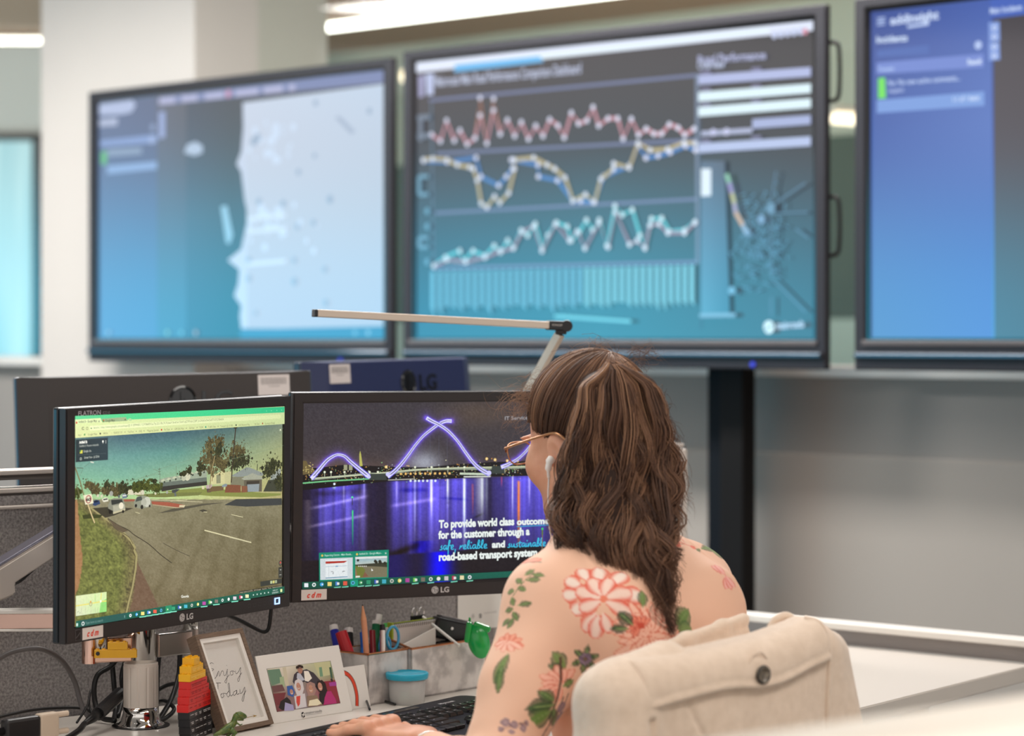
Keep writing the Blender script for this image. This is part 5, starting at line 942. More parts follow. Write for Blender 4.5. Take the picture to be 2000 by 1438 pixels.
b0 = W3(-60, 1213, 3.70); b1 = W3(150, 1211, 3.71)
bm = bmn(); dd = b1 - b0; MB_ = Matrix.Translation(b0 - a0) @ Matrix.Rotation(math.atan2(dd.y, dd.x), 4, 'Z')
box(bm, (dd.length / 2, 0, 0), (dd.length, 0.022, 0.023), 0.001, MB_); obj('lower_link', bm, mat('steel_reflection_tint', (196, 164, 150), 0.22, metal=1), sa)  # silver bar; its copper reflection is part of the base colour
bm = bmn(); box(bm, (dd.length / 2, 0, 0.0145), (dd.length, 0.026, 0.007), 0.002, MB_); box(bm, (dd.length / 2, 0, -0.0135), (dd.length, 0.026, 0.004), 0.0015, MB_); obj('link_trim', bm, M['white'], sa)
bm = bmn(); tube(bm, [b0 - a0, (b0 - a0).x * Vector((1, 0, 0)) + Vector((0, (b0 - a0).y, DZ - a0.z))], 0.02, 20); tube(bm, [b0 - a0, Vector((b0 - a0).to_tuple()) + Vector((0, 0, 0.12))], 0.02, 20); obj('pole', bm, M['alu'], sa, True)

# --- yellow brick shapes added as the tower's reflection in the arm
BY, BR, BK = mat('yellow_brick_plastic', (236, 176, 14), 0.28), mat('red_brick_plastic', (206, 28, 26), 0.28), mat('black_brick_plastic', (34, 33, 36), 0.3)
def brick(name, c, l, w, h, m, parent, Mx=None, studs=True, pitch=0.0088):
    bm = bmn(); box(bm, (c[0], c[1], c[2] + h / 2), (l - 0.0002, w - 0.0002, h - 0.00025), 0.0003, Mx, 1)
    if studs:
        nx, ny = max(1, round(l / pitch)), max(1, round(w / pitch))
        for i in range(nx):
            for j in range(ny):
                t_ = Matrix.Translation((c[0] - l / 2 + l / nx * (i + .5), c[1] - w / 2 + w / ny * (j + .5), c[2] + h - 0.0002)); lathe(bm, [(pitch * .31, 0), (pitch * .31, 0.0019)], 14, (Mx or Matrix.Identity(4)) @ t_)
    return obj(name, bm, m, parent)
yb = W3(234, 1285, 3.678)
ty = thing('brick_reflection', 'yellow brick shapes standing in for a reflection in the chrome arm', 'toy bricks', yb, Rz(3))
brick('toy_brick', (-0.006, 0, 0), 0.0640, 0.0085, 0.0125, BY, ty); brick('toy_brick', (-0.003, 0, 0.0125), 0.0300, 0.0085, 0.0115, BY, ty)  # added bricks that stand in for the reflection
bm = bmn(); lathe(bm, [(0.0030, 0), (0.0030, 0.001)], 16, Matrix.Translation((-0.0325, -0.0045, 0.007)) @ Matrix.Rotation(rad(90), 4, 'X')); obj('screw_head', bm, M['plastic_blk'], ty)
ty['label'] = 'yellow brick shapes standing in for a reflection in the chrome arm under the street view monitor'
# --- toy brick tower
TL = Vector((-0.482, 3.585, DZ)); th = thing('toy_brick_tower', 'stepped toy brick tower, black below, red in the middle and yellow on top', 'toy bricks', TL, Rz(76))
hb = 0.0111; z = 0; rows = []
cols = [BK] * 4 + [BR] * 4 + [BY] * 3
xs0 = [0.000, -0.002, -0.004, -0.006, -0.010, -0.007, -0.004, -0.002, -0.003, 0.001, 0.012]
xs1 = [0.088, 0.088, 0.088, 0.086, 0.086, 0.080, 0.074, 0.066, 0.060, 0.050, 0.036]
lo = 0
rnd = random.Random(9)
for i in range(11):
    x0, x1 = xs0[i], xs1[i]; m = cols[i]; nb = 3 if i < 8 else (2 if i < 10 else 1); xx = [x0 + (x1 - x0) * k / nb for k in range(nb + 1)]
    for k in range(nb):
        brick('toy_brick', ((xx[k] + xx[k + 1]) / 2, 0, z), xx[k + 1] - xx[k], 0.0185, hb, m, th, None, True, 0.0092)
    z += hb
cv = Canvas(TL, Rz(76), -0.0094)
for i in range(11):
    c = (206, 204, 204) if i < 4 else ((120, 20, 24) if i < 8 else (246, 214, 120)); zz = hb * i
    for k in range(5):
        a = xs0[i] + 0.004 + (xs1[i] - xs0[i] - 0.008) * (k / 5) + rnd.uniform(0, 0.002); b_ = min(a + rnd.uniform(0.009, 0.015), xs1[i] - 0.002)
        if b_ > a: cv.line([(a, zz + 0.0065), (b_, zz + 0.0065)], 0.0010, c, px=False, wpx=False, up=False)
        if rnd.random() < .5 and b_ > a: cv.line([(a + .002, zz + 0.0042), (b_, zz + 0.0042)], 0.0009, c, px=False, wpx=False, up=False)
cv.build('printed_words', M['paper'], th)
# --- dinosaur toy
dn = thing('toy_dinosaur', 'small green toy dinosaur beside the brick tower', 'toy', onz(452, 1446, DZ), Rz(35))
GD = mat('dinosaur_green', (52, 88, 44), 0.35, noise=(220, 0.25, (112, 120, 60)))
bm = bmn(); tube(bm, spline([(-0.030, 0, 0.010), (-0.018, 0, 0.013), (-0.006, 0, 0.018), (0.003, 0, 0.024), (0.006, 0, 0.031), (0.010, 0, 0.035)], 4), [0.001, 0.002, 0.003, 0.0035, 0.004, 0.005, 0.0055, 0.006, 0.0065, 0.0065, 0.006, 0.0055, 0.005, 0.0048, 0.0045, 0.0042, 0.0045, 0.005, 0.0055, 0.0058, 0.0055], 12)
tube(bm, [(0.008, 0, 0.036), (0.014, 0, 0.036), (0.022, 0, 0.033), (0.025, 0, 0.032)], [0.0045, 0.0055, 0.004, 0.002], 10); tube(bm, [(0.010, 0, 0.031), (0.020, 0, 0.028)], [0.003, 0.0015], 8)
obj('body', bm, GD, dn, True)
for s_ in (-1, 1):
    bm = bmn(); tube(bm, [(-0.004, 0.004 * s_, 0.017), (0.003, 0.0065 * s_, 0.011), (-0.003, 0.0065 * s_, 0.005), (0.001, 0.0065 * s_, 0.0012), (0.008, 0.0065 * s_, 0.0012)], [0.0045, 0.004, 0.0022, 0.0018, 0.0012], 8); obj('leg', bm, GD, dn, True)
    bm = bmn(); tube(bm, [(0.006, 0.004 * s_, 0.026), (0.011, 0.006 * s_, 0.022), (0.015, 0.006 * s_, 0.023)], [0.0016, 0.0012, 0.0007], 6); obj('arm', bm, GD, dn, True)

# --- Enjoy Today frame
WOOD = mat('weathered_wood', (134, 112, 94), 0.6, noise=(18, 0.3, (92, 76, 64), (2, 2, 60)), bump=(200, 0.3))
fw, fh = 0.110, 0.156
fb = onz(527, 1417, DZ) - Rz(56) @ Vector((fw / 2, 0, 0)); FR = frameat(None, 56, 24)
fr_ = thing('wooden_frame', 'weathered wooden frame with a handwritten Enjoy Today print', 'frame', fb, FR)
bm = bmn(); ring_frame(bm, fw, fh, fw - 0.014, fh - 0.014, -0.009, 0.010, 0, fh / 2, 0, fh / 2); obj('frame_moulding', bm, WOOD, fr_)
bm = bmn(); ring_frame(bm, fw - 0.014, fh - 0.014, fw - 0.028, fh - 0.028, -0.007, -0.0005, 0, fh / 2, 0, fh / 2); obj('white_inner_frame', bm, M['white'], fr_)
bm = bmn(); box(bm, (0, 0.001, fh / 2), (fw - 0.016, 0.003, fh - 0.016)); obj('backing', bm, M['white'], fr_)
bm = bmn(); box(bm, (0, 0, 0), (0.03, 0.003, 0.10), 0.001, Matrix.Translation((0, 0.030, 0.062)) @ Matrix.Rotation(rad(30), 4, 'X')); obj('easel_leg', bm, M['plastic_dk'], fr_)
cv = Canvas(fb, FR, -0.0008)
cv.poly([(-fw / 2 + .012, fh - .012), (fw / 2 - .012, fh - .012), (fw / 2 - .012, .012), (-fw / 2 + .012, .012)], (232, 228, 222), px=False)
q = lambda X, Y: (350 + X / 5.714, 1220 + Y / 5.714); ink = (42, 40, 42)
for pts in ([(385, 440), (360, 428), (338, 450), (350, 490), (385, 500), (358, 530), (345, 580), (375, 615), (410, 590), (430, 540)], [(420, 580), (440, 520), (450, 580), (470, 530), (490, 520), (500, 570), (520, 560), (540, 500)], [(535, 500), (535, 580), (525, 650), (508, 640), (530, 600), (560, 560)], [(528, 455), (531, 462)], [(590, 520), (570, 530), (575, 565), (600, 555), (595, 520), (620, 530)], [(625, 515), (635, 550), (660, 530), (685, 480), (680, 560), (665, 635), (650, 620), (670, 580), (697, 540)],
            [(372, 665), (420, 655), (465, 655)], [(432, 655), (432, 740), (425, 825)], [(480, 770), (462, 790), (475, 820), (498, 800), (490, 770), (530, 775)], [(555, 740), (530, 780), (545, 810), (565, 780), (562, 700), (555, 655), (545, 680), (560, 760), (575, 800), (600, 780)], [(640, 735), (605, 760), (610, 795), (635, 770), (642, 735), (645, 780), (670, 770)], [(675, 725), (680, 770), (705, 755), (730, 700), (728, 780), (712, 858), (700, 840), (715, 790), (745, 740)]):
    cv.curve([cv.L(*q(*p)) for p in pts], 0.0008, ink, px=False, n=5)
cv.line([q(585, 1072), q(700, 1050), q(840, 1022)], 1.0, (176, 146, 84)); cv.poly([q(815, 1008), q(870, 1018), q(825, 1038), q(835, 1022)], (176, 146, 84)); cv.poly([q(555, 1075), q(600, 1068), q(590, 1078)], (176, 146, 84))
cv.build('print', M['paper'], fr_)
glz = thin_glass('frame_glass', (0.98, 0.98, 0.98), 0.12)
bm = bmn(); box(bm, (0, -0.0050, fh / 2), (fw - 0.028, 0.001, fh - 0.028)); obj('glass', bm, glz, fr_)
# --- white photo frame
pw, ph = 0.182, 0.1075
pb = onz(689, 1389, DZ) - Rz(49) @ Vector((pw / 2, 0, 0)); PR = frameat(None, 49, 17)
pf = thing('photo_frame', 'white card photo frame with a group photo of five people', 'frame', pb, PR)
bm = bmn(); box(bm, (0, 0.0015, ph / 2), (pw, 0.003, ph), 0.0008); obj('card_mount', bm, M['white'], pf)
bm = bmn(); box(bm, (0, 0, 0), (0.05, 0.0012, 0.075), 0.0004, Matrix.Translation((0, 0.0215, 0.044)) @ Matrix.Rotation(rad(30), 4, 'X')); obj('easel_leg', bm, M['white'], pf)
cv = Canvas(pb, PR, -0.0002); q = lambda X, Y: (350 + X / 5.714, 1220 + Y / 5.714)
cv.poly([q(975, 495), q(1688, 405), q(1800, 880), q(1090, 978)], (60, 66, 60))
cv.grid([q(980, 497), q(1686, 408), q(1797, 877), q(1093, 975)], [[(214, 206, 184), (236, 228, 212), (220, 214, 190), (196, 200, 160), (170, 180, 140)], [(120, 150, 126), (216, 206, 190), (150, 140, 130), (190, 190, 160), (150, 160, 120)], [(140, 80, 80), (150, 120, 116), (160, 140, 140), (160, 80, 90), (180, 60, 90)], [(120, 60, 64), (140, 110, 120), (170, 160, 170), (160, 80, 100), (130, 40, 60)]], 8)
PQ = lambda pts, c: cv.poly([q(*p) for p in pts], c)
PQ([(985, 510), (1120, 495), (1165, 640), (1040, 680), (1020, 640)], (112, 146, 122)); PQ([(1150, 480), (1190, 475), (1225, 680), (1190, 690)], (214, 206, 180)); PQ([(1120, 590), (1165, 580), (1180, 690), (1130, 700)], (170, 190, 150)); PQ([(1500, 430), (1680, 410), (1700, 560), (1560, 590)], (206, 206, 160)); PQ([(1560, 480), (1590, 475), (1605, 580), (1570, 585)], (120, 160, 130)); PQ([(1672, 480), (1695, 476), (1715, 600), (1690, 600)], (70, 100, 80))
PQ([(1030, 690), (1150, 670), (1180, 740), (1050, 760)], (120, 84, 84)); PQ([(1050, 775), (1190, 760), (1150, 900), (1085, 900)], (128, 60, 66)); PQ([(1600, 640), (1740, 620), (1780, 820), (1700, 860), (1640, 720)], (150, 50, 66)); PQ([(1670, 650), (1750, 640), (1755, 685), (1680, 690)], (170, 70, 160)); PQ([(1685, 610), (1705, 600), (1718, 630), (1700, 645)], (60, 44, 44))
PQ([(1265, 640), (1280, 560), (1310, 530), (1420, 500), (1500, 540), (1560, 610), (1640, 700), (1560, 720), (1400, 640), (1290, 680)], (70, 64, 72)); PQ([(1315, 545), (1345, 540), (1400, 620), (1340, 640), (1310, 600)], (196, 200, 214)); cv.disc(*q(1345, 500), 9.2, (182, 132, 112), sx=.75); PQ([(1300, 470), (1340, 450), (1380, 462), (1385, 490), (1345, 478), (1305, 500)], (52, 40, 36)); cv.line([q(1318, 492), q(1372, 485)], 1.2, (70, 60, 60))
PQ([(1390, 520), (1440, 520), (1480, 600), (1440, 640), (1400, 630)], (250, 244, 232))
PQ([(1110, 930), (1130, 860), (1200, 810), (1240, 850), (1260, 920), (1150, 960)], (40, 36, 40)); PQ([(1200, 690), (1260, 680), (1290, 760), (1270, 810), (1210, 790)], (62, 102, 176)); cv.disc(*q(1252, 755), 5.6, (196, 148, 128), sx=.8); PQ([(1180, 870), (1270, 900), (1280, 960), (1170, 965)], (176, 170, 214))
PQ([(1280, 700), (1290, 630), (1330, 605), (1375, 640), (1390, 720), (1370, 790), (1310, 790)], (226, 220, 222)); cv.disc(*q(1330, 695), 8.2, (206, 152, 132), sx=.72); PQ([(1280, 800), (1400, 770), (1420, 920), (1300, 945)], (224, 220, 224)); PQ([(1305, 805), (1350, 795), (1345, 890), (1325, 920), (1305, 870)], (226, 82, 70))
PQ([(1410, 720), (1420, 660), (1460, 640), (1510, 660), (1525, 740), (1500, 800), (1440, 800)], (176, 140, 130)); cv.disc(*q(1467, 720), 8.0, (204, 154, 130), sx=.75); PQ([(1420, 800), (1530, 790), (1600, 900), (1430, 925)], (150, 126, 104)); PQ([(1450, 850), (1540, 830), (1590, 880), (1540, 905), (1440, 910)], (246, 238, 206))
PQ([(1520, 700), (1540, 635), (1590, 620), (1630, 660), (1650, 740), (1640, 800), (1580, 780)], (44, 32, 34)); cv.disc(*q(1570, 695), 8.4, (212, 156, 134), sx=.72); PQ([(1560, 770), (1640, 760), (1650, 820), (1600, 900), (1560, 850)], (40, 34, 36)); PQ([(1645, 750), (1690, 745), (1740, 830), (1755, 880), (1610, 900), (1620, 820)], (190, 52, 122))
for X, Y in ((1330, 712), (1467, 738), (1570, 715), (1254, 768)): cv.line([q(X - 14, Y), q(X, Y + 7), q(X + 14, Y - 2)], 1.1, (240, 232, 226))
for X, Y in ((1330, 688), (1467, 712), (1570, 688)): cv.disc(*q(X - 14, Y + 1), .7, (60, 40, 36)); cv.disc(*q(X + 14, Y - 2), .7, (60, 40, 36))
cv.disc(*q(1380, 1010), 5.6, (40, 38, 40), n=24, sx=.8); cv.poly([q(1385, 980), q(1392, 1005), q(1405, 1012), q(1385, 1020), q(1378, 1040), q(1372, 1015), q(1355, 1008), q(1378, 1000)], (226, 222, 216)); cv.text('mainroads', q(1405, 1005), q(1590, 975), 4.8, (70, 68, 70)); cv.text('WESTERN AUSTRALIA', q(1410, 1020), q(1588, 992), 1.6, (110, 108, 108))
cv.build('group_photo', M['paper_gloss'], pf)

# --- desk organiser (two joined marble boxes with copper rims)
MARB = mat('white_marble', (216, 210, 206), 0.35, noise=(26, 0.12, (168, 162, 160)))
COP = mat('copper_rim', (212, 140, 98), 0.25, metal=0.9)
OG = onz(719, 1379, DZ); OGr = Rz(50)
og = thing('desk_organiser', 'marble-patterned desk organiser with copper rims holding pens and stationery', 'organiser', OG, OGr)
def tray(x0, x1, y0, y1, hf, hb, name):
    """open box, front height hf, back height hb (sloping sides)"""
    t_ = 0.0025; bm = bmn()
    box(bm, ((x0 + x1) / 2, y0 + t_ / 2, hf / 2), (x1 - x0, t_, hf)); box(bm, ((x0 + x1) / 2, y1 - t_ / 2, hb / 2), (x1 - x0, t_, hb)); box(bm, ((x0 + x1) / 2, (y0 + y1) / 2, 0.0015), (x1 - x0, y1 - y0, 0.003))
    for x in (x0, x1 - t_):
        v = [bm.verts.new(p) for p in ((x, y0, 0), (x, y1, 0), (x, y1, hb), (x, y0, hf), (x + t_, y0, 0), (x + t_, y1, 0), (x + t_, y1, hb), (x + t_, y0, hf))]
        for f in ((0, 3, 2, 1), (4, 5, 6, 7), (0, 1, 5, 4), (1, 2, 6, 5), (2, 3, 7, 6), (3, 0, 4, 7)): bm.faces.new([v[k] for k in f])
    obj(name, bm, MARB, og)
    bm = bmn(); r = 0.0019
    tube(bm, [(x0, y0, hf), (x1, y0, hf)], r, 6); tube(bm, [(x0, y1, hb), (x1, y1, hb)], r, 6); tube(bm, [(x0, y0, hf), (x0, y1, hb)], r, 6); tube(bm, [(x1, y0, hf), (x1, y1, hb)], r, 6); obj('copper_edge', bm, COP, og)
tray(0.0, 0.095, 0.0, 0.085, 0.083, 0.083, 'pen_compartment')
tray(0.097, 0.285, -0.006, 0.085, 0.083, 0.106, 'letter_compartment')
def inog(x, y, z): return OG + OGr @ Vector((x, y, z))
def stick(name, label, cat, p, tip, r, parts, group=None):
    """pen or pencil: axis from p (bottom) to tip; parts = [(part name, from, to, r0, r1, material)] as fractions"""
    p, tip = Vector(p), Vector(tip); t_ = thing(name, label, cat, p, None, group or 'pens and pencils in the organiser'); d = tip - p
    for nm, a, b_, r0, r1, m in parts:
        bm = bmn(); tube(bm, [d * a, d * b_], [r0, r1], 14); obj(nm, bm, m, t_, False)
    return t_
def top(px, py, Z): return W3(px, py, Z)
pm = lambda n, c, r=.35: mat(n, c, r)
cB, cR, cK, cG, cW = pm('pen_blue', (38, 44, 150)), pm('pen_red', (184, 30, 40)), pm('pen_black', (26, 24, 26)), pm('pen_green', (20, 104, 66)), pm('pen_white', (222, 216, 212))
zb = DZ + 0.006
def base_at(x, y): q_ = inog(x, y, 0.006); return (q_.x, q_.y, q_.z)
ZO = 4.02
stick('marker_pen', 'blue marker with a white end leaning left in the pen box', 'pen', base_at(0.014, 0.060), top(651, 1222, 4.04), .006, [('barrel', 0, .93, .0072, .0072, cB), ('end_cap', .93, 1, .0074, .0070, cW)])
stick('marker_pen', 'fat red marker leaning left at the front of the pen box', 'pen', base_at(0.020, 0.030), top(666, 1235, 4.0), .006, [('barrel', 0, .45, .009, .0095, cW), ('cap', .45, 1, .0105, .0098, cR)])
stick('marker_pen', 'black marker with a white end behind the red marker', 'pen', base_at(0.028, 0.062), top(681, 1228, 4.05), .006, [('barrel', 0, .93, .0072, .0070, cK), ('end_cap', .93, 1, .0074, .0070, cW)])
stick('pencil', 'tall bare wooden pencil pointing up from the pen box', 'pencil', base_at(0.018, 0.012), top(708, 1181, 3.96), .006, [('shaft', 0, .84, .0048, .0048, pm('pencil_wood', (206, 142, 108), .5)), ('sharpened_end', .84, .985, .0048, .0011, pm('pencil_tip_wood', (214, 150, 110), .6)), ('lead', .985, 1, .0011, .0003, cK)])
stick('pen', 'slim blue pen with a clip left of the pencil', 'pen', base_at(0.036, 0.040), top(707, 1222, 4.03), .004, [('barrel', 0, .9, .004, .0042, pm('pen_bright_blue', (30, 96, 190))), ('clip', .55, .95, .0055, .0015, pm('pen_clip_blue', (40, 120, 210)))])
stick('pen', 'dark red pen right of the pencil', 'pen', base_at(0.048, 0.030), top(727, 1232, 4.03), .004, [('barrel', 0, 1, .0052, .0050, pm('pen_dark_red', (140, 22, 34)))])
stick('marker_pen', 'green marker with a white end in the middle of the pen box', 'pen', base_at(0.060, 0.050), top(735, 1213, 4.06), .006, [('barrel', 0, .95, .007, .0068, cG), ('end_cap', .95, 1, .007, .0066, cW)])
stick('marker_pen', 'white marker standing tallest behind the green marker', 'pen', base_at(0.068, 0.064), top(741, 1201, 4.08), .006, [('barrel', 0, 1, .0062, .0052, cW)])
stick('pen', 'black and silver ballpoint at the front right of the pen box', 'pen', base_at(0.050, 0.012), top(747, 1220, 4.0), .005, [('barrel', 0, .55, .0052, .0052, cK), ('silver_sleeve', .55, .92, .0052, .0050, M['alu']), ('button', .92, 1, .0050, .0040, cK)])
stick('pen', 'thin white pen leaning beside the black and silver ballpoint', 'pen', base_at(0.074, 0.014), top(753, 1226, 4.02), .005, [('barrel', 0, 1, .0044, .0040, cW)])
stick('highlighter', 'pale green capped highlighter behind the scissors handle', 'pen', base_at(0.080, 0.045), top(755, 1219, 4.07), .005, [('barrel', 0, .86, .006, .006, pm('navy_barrel', (30, 40, 84))), ('cap', .86, 1, .0062, .0052, pm('mint_green', (96, 210, 110)))])
stick('highlighter', 'neon yellow highlighter inside the scissors handle', 'pen', base_at(0.088, 0.040), top(774, 1236, 4.07), .005, [('barrel', 0, .72, .008, .008, pm('neon_yellow_dark', (196, 206, 10))), ('cap', .72, 1, .0105, .0085, pm('neon_yellow', (222, 232, 10)))])
# scissors: one loop handle visible
sc = thing('scissors', 'scissors with a blue loop handle standing in the pen box', 'scissors', inog(0.078, 0.022, 0.006), Rz(46))
bm = bmn(); c = (0.004, 0, 0.094); tube(bm, [(c[0] + 0.0135 * math.cos(a), 0, c[2] + 0.019 * math.sin(a)) for a in [2 * math.pi * k / 28 for k in range(29)]], 0.0024, 10, False); obj('handle', bm, pm('scissors_blue', (70, 160, 200)), sc, True)
bm = bmn(); tube(bm, [(c[0] + 0.012 * math.cos(a) - 0.012, 0.006, c[2] - 0.012 + 0.016 * math.sin(a)) for a in [2 * math.pi * k / 28 for k in range(29)]], 0.0024, 10, False); obj('handle', bm, pm('scissors_blue2', (60, 146, 190)), sc, True)
bm = bmn(); box(bm, (0.0, 0, 0.038), (0.010, 0.002, 0.075), .0006); obj('blade', bm, M['alu'], sc)
# stationery in the letter compartment
nb = thing('notebook', 'spiral notebook with a lime green cover standing in the organiser', 'notebook', inog(0.103, 0.046, 0.024), Rz(50))
bm = bmn(); box(bm, (0.062, 0, 0.048), (0.118, 0.007, 0.090), .0006); obj('pages', bm, mat('ruled_pages', (222, 214, 208), .7), nb)
bm = bmn(); box(bm, (-0.0005, 0, 0.050), (0.004, 0.011, 0.096), .0004); box(bm, (0.062, 0.005, 0.0485), (0.122, 0.0012, 0.095), .0003); obj('cover', bm, pm('lime_card', (168, 184, 50), .5), nb)
bm = bmn()
for k in range(24):
    x = 0.007 + k * 0.0048; tube(bm, [(x + 0, 0.0048 * math.cos(a), 0.0905 + 0.0042 * math.sin(a)) for a in [2 * math.pi * j / 10 for j in range(11)]], 0.0006, 5, False)
obj('spiral_binding', bm, mat('grey_wire', (150, 144, 140), .4, metal=.6), nb)
en = thing('envelope', 'white envelope slanting at the front of the organiser', 'envelope', inog(0.101, 0.020, 0.004), Rz(50))
bm = bmn(); prism(bm, [(0, 0), (0.085, 0), (0.085, 0.104), (0.0, 0.082)], 0, 0.0018); obj('sleeve', bm, M['white'], en)
rl = thing('white_rod', 'white plastic rod lying diagonally across the organiser', 'ruler', inog(0.24, 0.0, 0.086))
p0_, p1_ = W3(826, 1205, 4.13), W3(897, 1262, 4.08)
bm = bmn(); tube(bm, [p0_ - inog(0.24, 0.0, 0.086), p1_ - inog(0.24, 0.0, 0.086)], 0.0026, 8); obj('rod', bm, M['white'], rl)
sl = thing('stapler', 'black stapler resting on the right end of the organiser', 'stapler', inog(0.215, 0.046, 0.040), Rz(28))
bm = bmn(); box(bm, (0.018, 0, 0.055), (0.074, 0.028, 0.036), .005, Matrix.Translation((0, 0, 0.008)) @ Matrix.Rotation(rad(14), 4, 'Y')); box(bm, (0.02, 0, 0.02), (0.05, 0.024, 0.04), .004); obj('body', bm, M['plastic_blk'], sl)
bm = bmn(); box(bm, (0.020, 0, 0.0725), (0.064, 0.018, 0.004), .0015, Matrix.Translation((0, 0, 0.010)) @ Matrix.Rotation(rad(14), 4, 'Y')); obj('metal_strip', bm, mat('dark_steel', (110, 106, 108), .3, metal=.8), sl)
bm = bmn(); lathe(bm, [(0.0026, 0), (0.0026, 0.002)], 12, Matrix.Translation((0.024, -0.0135, 0.062)) @ Matrix.Rotation(rad(90), 4, 'X')); obj('rivet', bm, M['alu'], sl)
bc = thing('binder_clip', 'black binder clip with wire handles behind the stapler', 'clip', inog(0.205, 0.078, 0.1065), Rz(50))
bm = bmn(); prism(bm, [(-0.014, 0.0), (0.014, 0.0), (0.014, 0.016), (-0.014, 0.016)], -0.004, 0.004); obj('clip_body', bm, M['plastic_blk'], bc)
for x in (-0.008, 0.010):
    bm = bmn(); tube(bm, spline([(x - .005, 0, .014), (x - .006, 0, .024), (x, 0, .029), (x + .006, 0, .024), (x + .005, 0, .014)], 4), 0.0009, 6); obj('wire_handle', bm, M['chrome'], bc, True)
# green tape dispenser hooked over the rim
GM = mat('glossy_green_plastic', (18, 158, 72), .22, coat=.4)
gp = W3(928, 1248, 4.06)
gd = thing('tape_dispenser', 'bright green plastic clip shaped like a leaf hooked on the organiser rim', 'clip', gp, Rz(0))
bm = bmn(); bmesh.ops.create_uvsphere(bm, u_segments=28, v_segments=18, radius=1); bmesh.ops.transform(bm, matrix=Matrix.Translation((0.006, 0.0, -0.004)) @ Matrix.Rotation(rad(-14), 4, 'Y') @ Matrix.Diagonal((0.0185, 0.013, 0.030, 1)), verts=bm.verts); obj('body', bm, GM, gd, True)
bm = bmn(); box(bm, (-0.013, -0.003, 0.010), (0.010, 0.016, 0.036), .004, Matrix.Rotation(rad(8), 4, 'Y')); box(bm, (-0.009, -0.003, 0.030), (0.004, 0.008, 0.012), .0015); box(bm, (0.004, 0, 0.022), (0.030, 0.012, 0.012), .004, Matrix.Rotation(rad(20), 4, 'Y')); obj('hook', bm, GM, gd)
# clear tub with a blue lid
tb = thing('lidded_tub', 'small clear plastic tub with a turquoise lid behind the keyboard', 'container', onz(795, 1374, DZ), None)
bm = bmn(); lathe(bm, [(0.0275, 0), (0.0285, 0.002), (0.0305, 0.0425), (0.0295, 0.0425), (0.0275, 0.003), (0.0001, 0.0025)], 48, close=False); bmesh.ops.contextual_create(bm, geom=[]) if False else None
clr = mat('frosted_clear_plastic', (226, 224, 222), .25, alpha=.42); obj('tub_body', bm, clr, tb, True)
bm = bmn(); lathe(bm, [(0.0335, 0.0405), (0.0345, 0.042), (0.0352, 0.0485), (0.0340, 0.0505), (0.0318, 0.0505), (0.0308, 0.0490), (0.0001, 0.0490)], 48, close=False); obj('lid', bm, mat('turquoise_plastic', (30, 160, 190), .38), tb, True)
bm = bmn(); box(bm, (-0.004, 0, 0.012), (0.020, 0.014, 0.018), .002, Matrix.Rotation(rad(30), 4, 'Z')); box(bm, (0.013, 0.004, 0.008), (0.012, 0.010, 0.010), .002); obj('contents', bm, mat('teal_sachets', (110, 168, 142), .5), tb)
# card with orange band
og2 = thing('folded_card', 'white folded card with a curved orange stripe behind the photo frame', 'card', onz(700, 1384, DZ), frameat(None, 49, 12))
bm = bmn(); box(bm, (0, 0, 0.034), (0.055, 0.001, 0.068)); obj('card', bm, M['white'], og2)
cv = Canvas(Vector(og2.matrix_world.translation), frameat(None, 49, 12), -0.0008)
for ww, c in ((0.0075, (40, 34, 34)), (0.0056, (222, 74, 46))): cv.curve([(-0.026, 0.062), (-0.012, 0.055), (-0.003, 0.042), (0.0, 0.022), (-0.003, 0.004)], ww, c, px=False)
cv.build('orange_stripe', M['paper'], og2)
# paper pinned to the divider
pp = PM @ Vector((1.09, 0.0, 0)); 
NRM = Rz(40)
s0 = W3(938, 1190, 4.72); dlt = (s0 - P0); along = dlt.dot(A48); base_ = P0 + A48 * along + Vector((A48.y, -A48.x, 0)) * 0.0
# distance of the divider face at this spot
dirv = Vector(((938 - CX) / F, 1, -(1190 - CY) / F)); nn = Vector((A48.y, -A48.x, 0)); tt = (P0 + nn * -0.001 - Vector((0, 0, CAMH))).dot(nn) / dirv.dot(nn); pc = Vector((0, 0, CAMH)) + dirv * tt
pn = thing('pinned_sheet', 'white sheet with a small logo pinned to the divider above the green clip', 'paper', pc, NRM)
bm = bmn(); box(bm, (0, 0, 0), (0.104, 0.0012, 0.072)); obj('sheet', bm, M['white'], pn)
cv = Canvas(pc, NRM, -0.0009)
q = lambda X, Y: (820 + X / 8.333, 1060 + Y / 8.336)
cv.disc(*q(985, 1195), 4.6, (96, 94, 94), sx=.8); cv.poly([q(960, 1195), q(1000, 1180), q(1005, 1195), q(965, 1210)], (206, 202, 198)); cv.disc(*q(865, 1200), 4.6, (176, 172, 168), sx=.8); cv.disc(*q(865, 1200), 3.6, (216, 210, 204), sx=.8); cv.disc(*q(865, 1200), 1.2, (150, 146, 142)); cv.text('mainroads', q(1040, 1165), q(1250, 1135), 3.6, (176, 172, 170))
cv.build('printed_logo', M['paper'], pn)

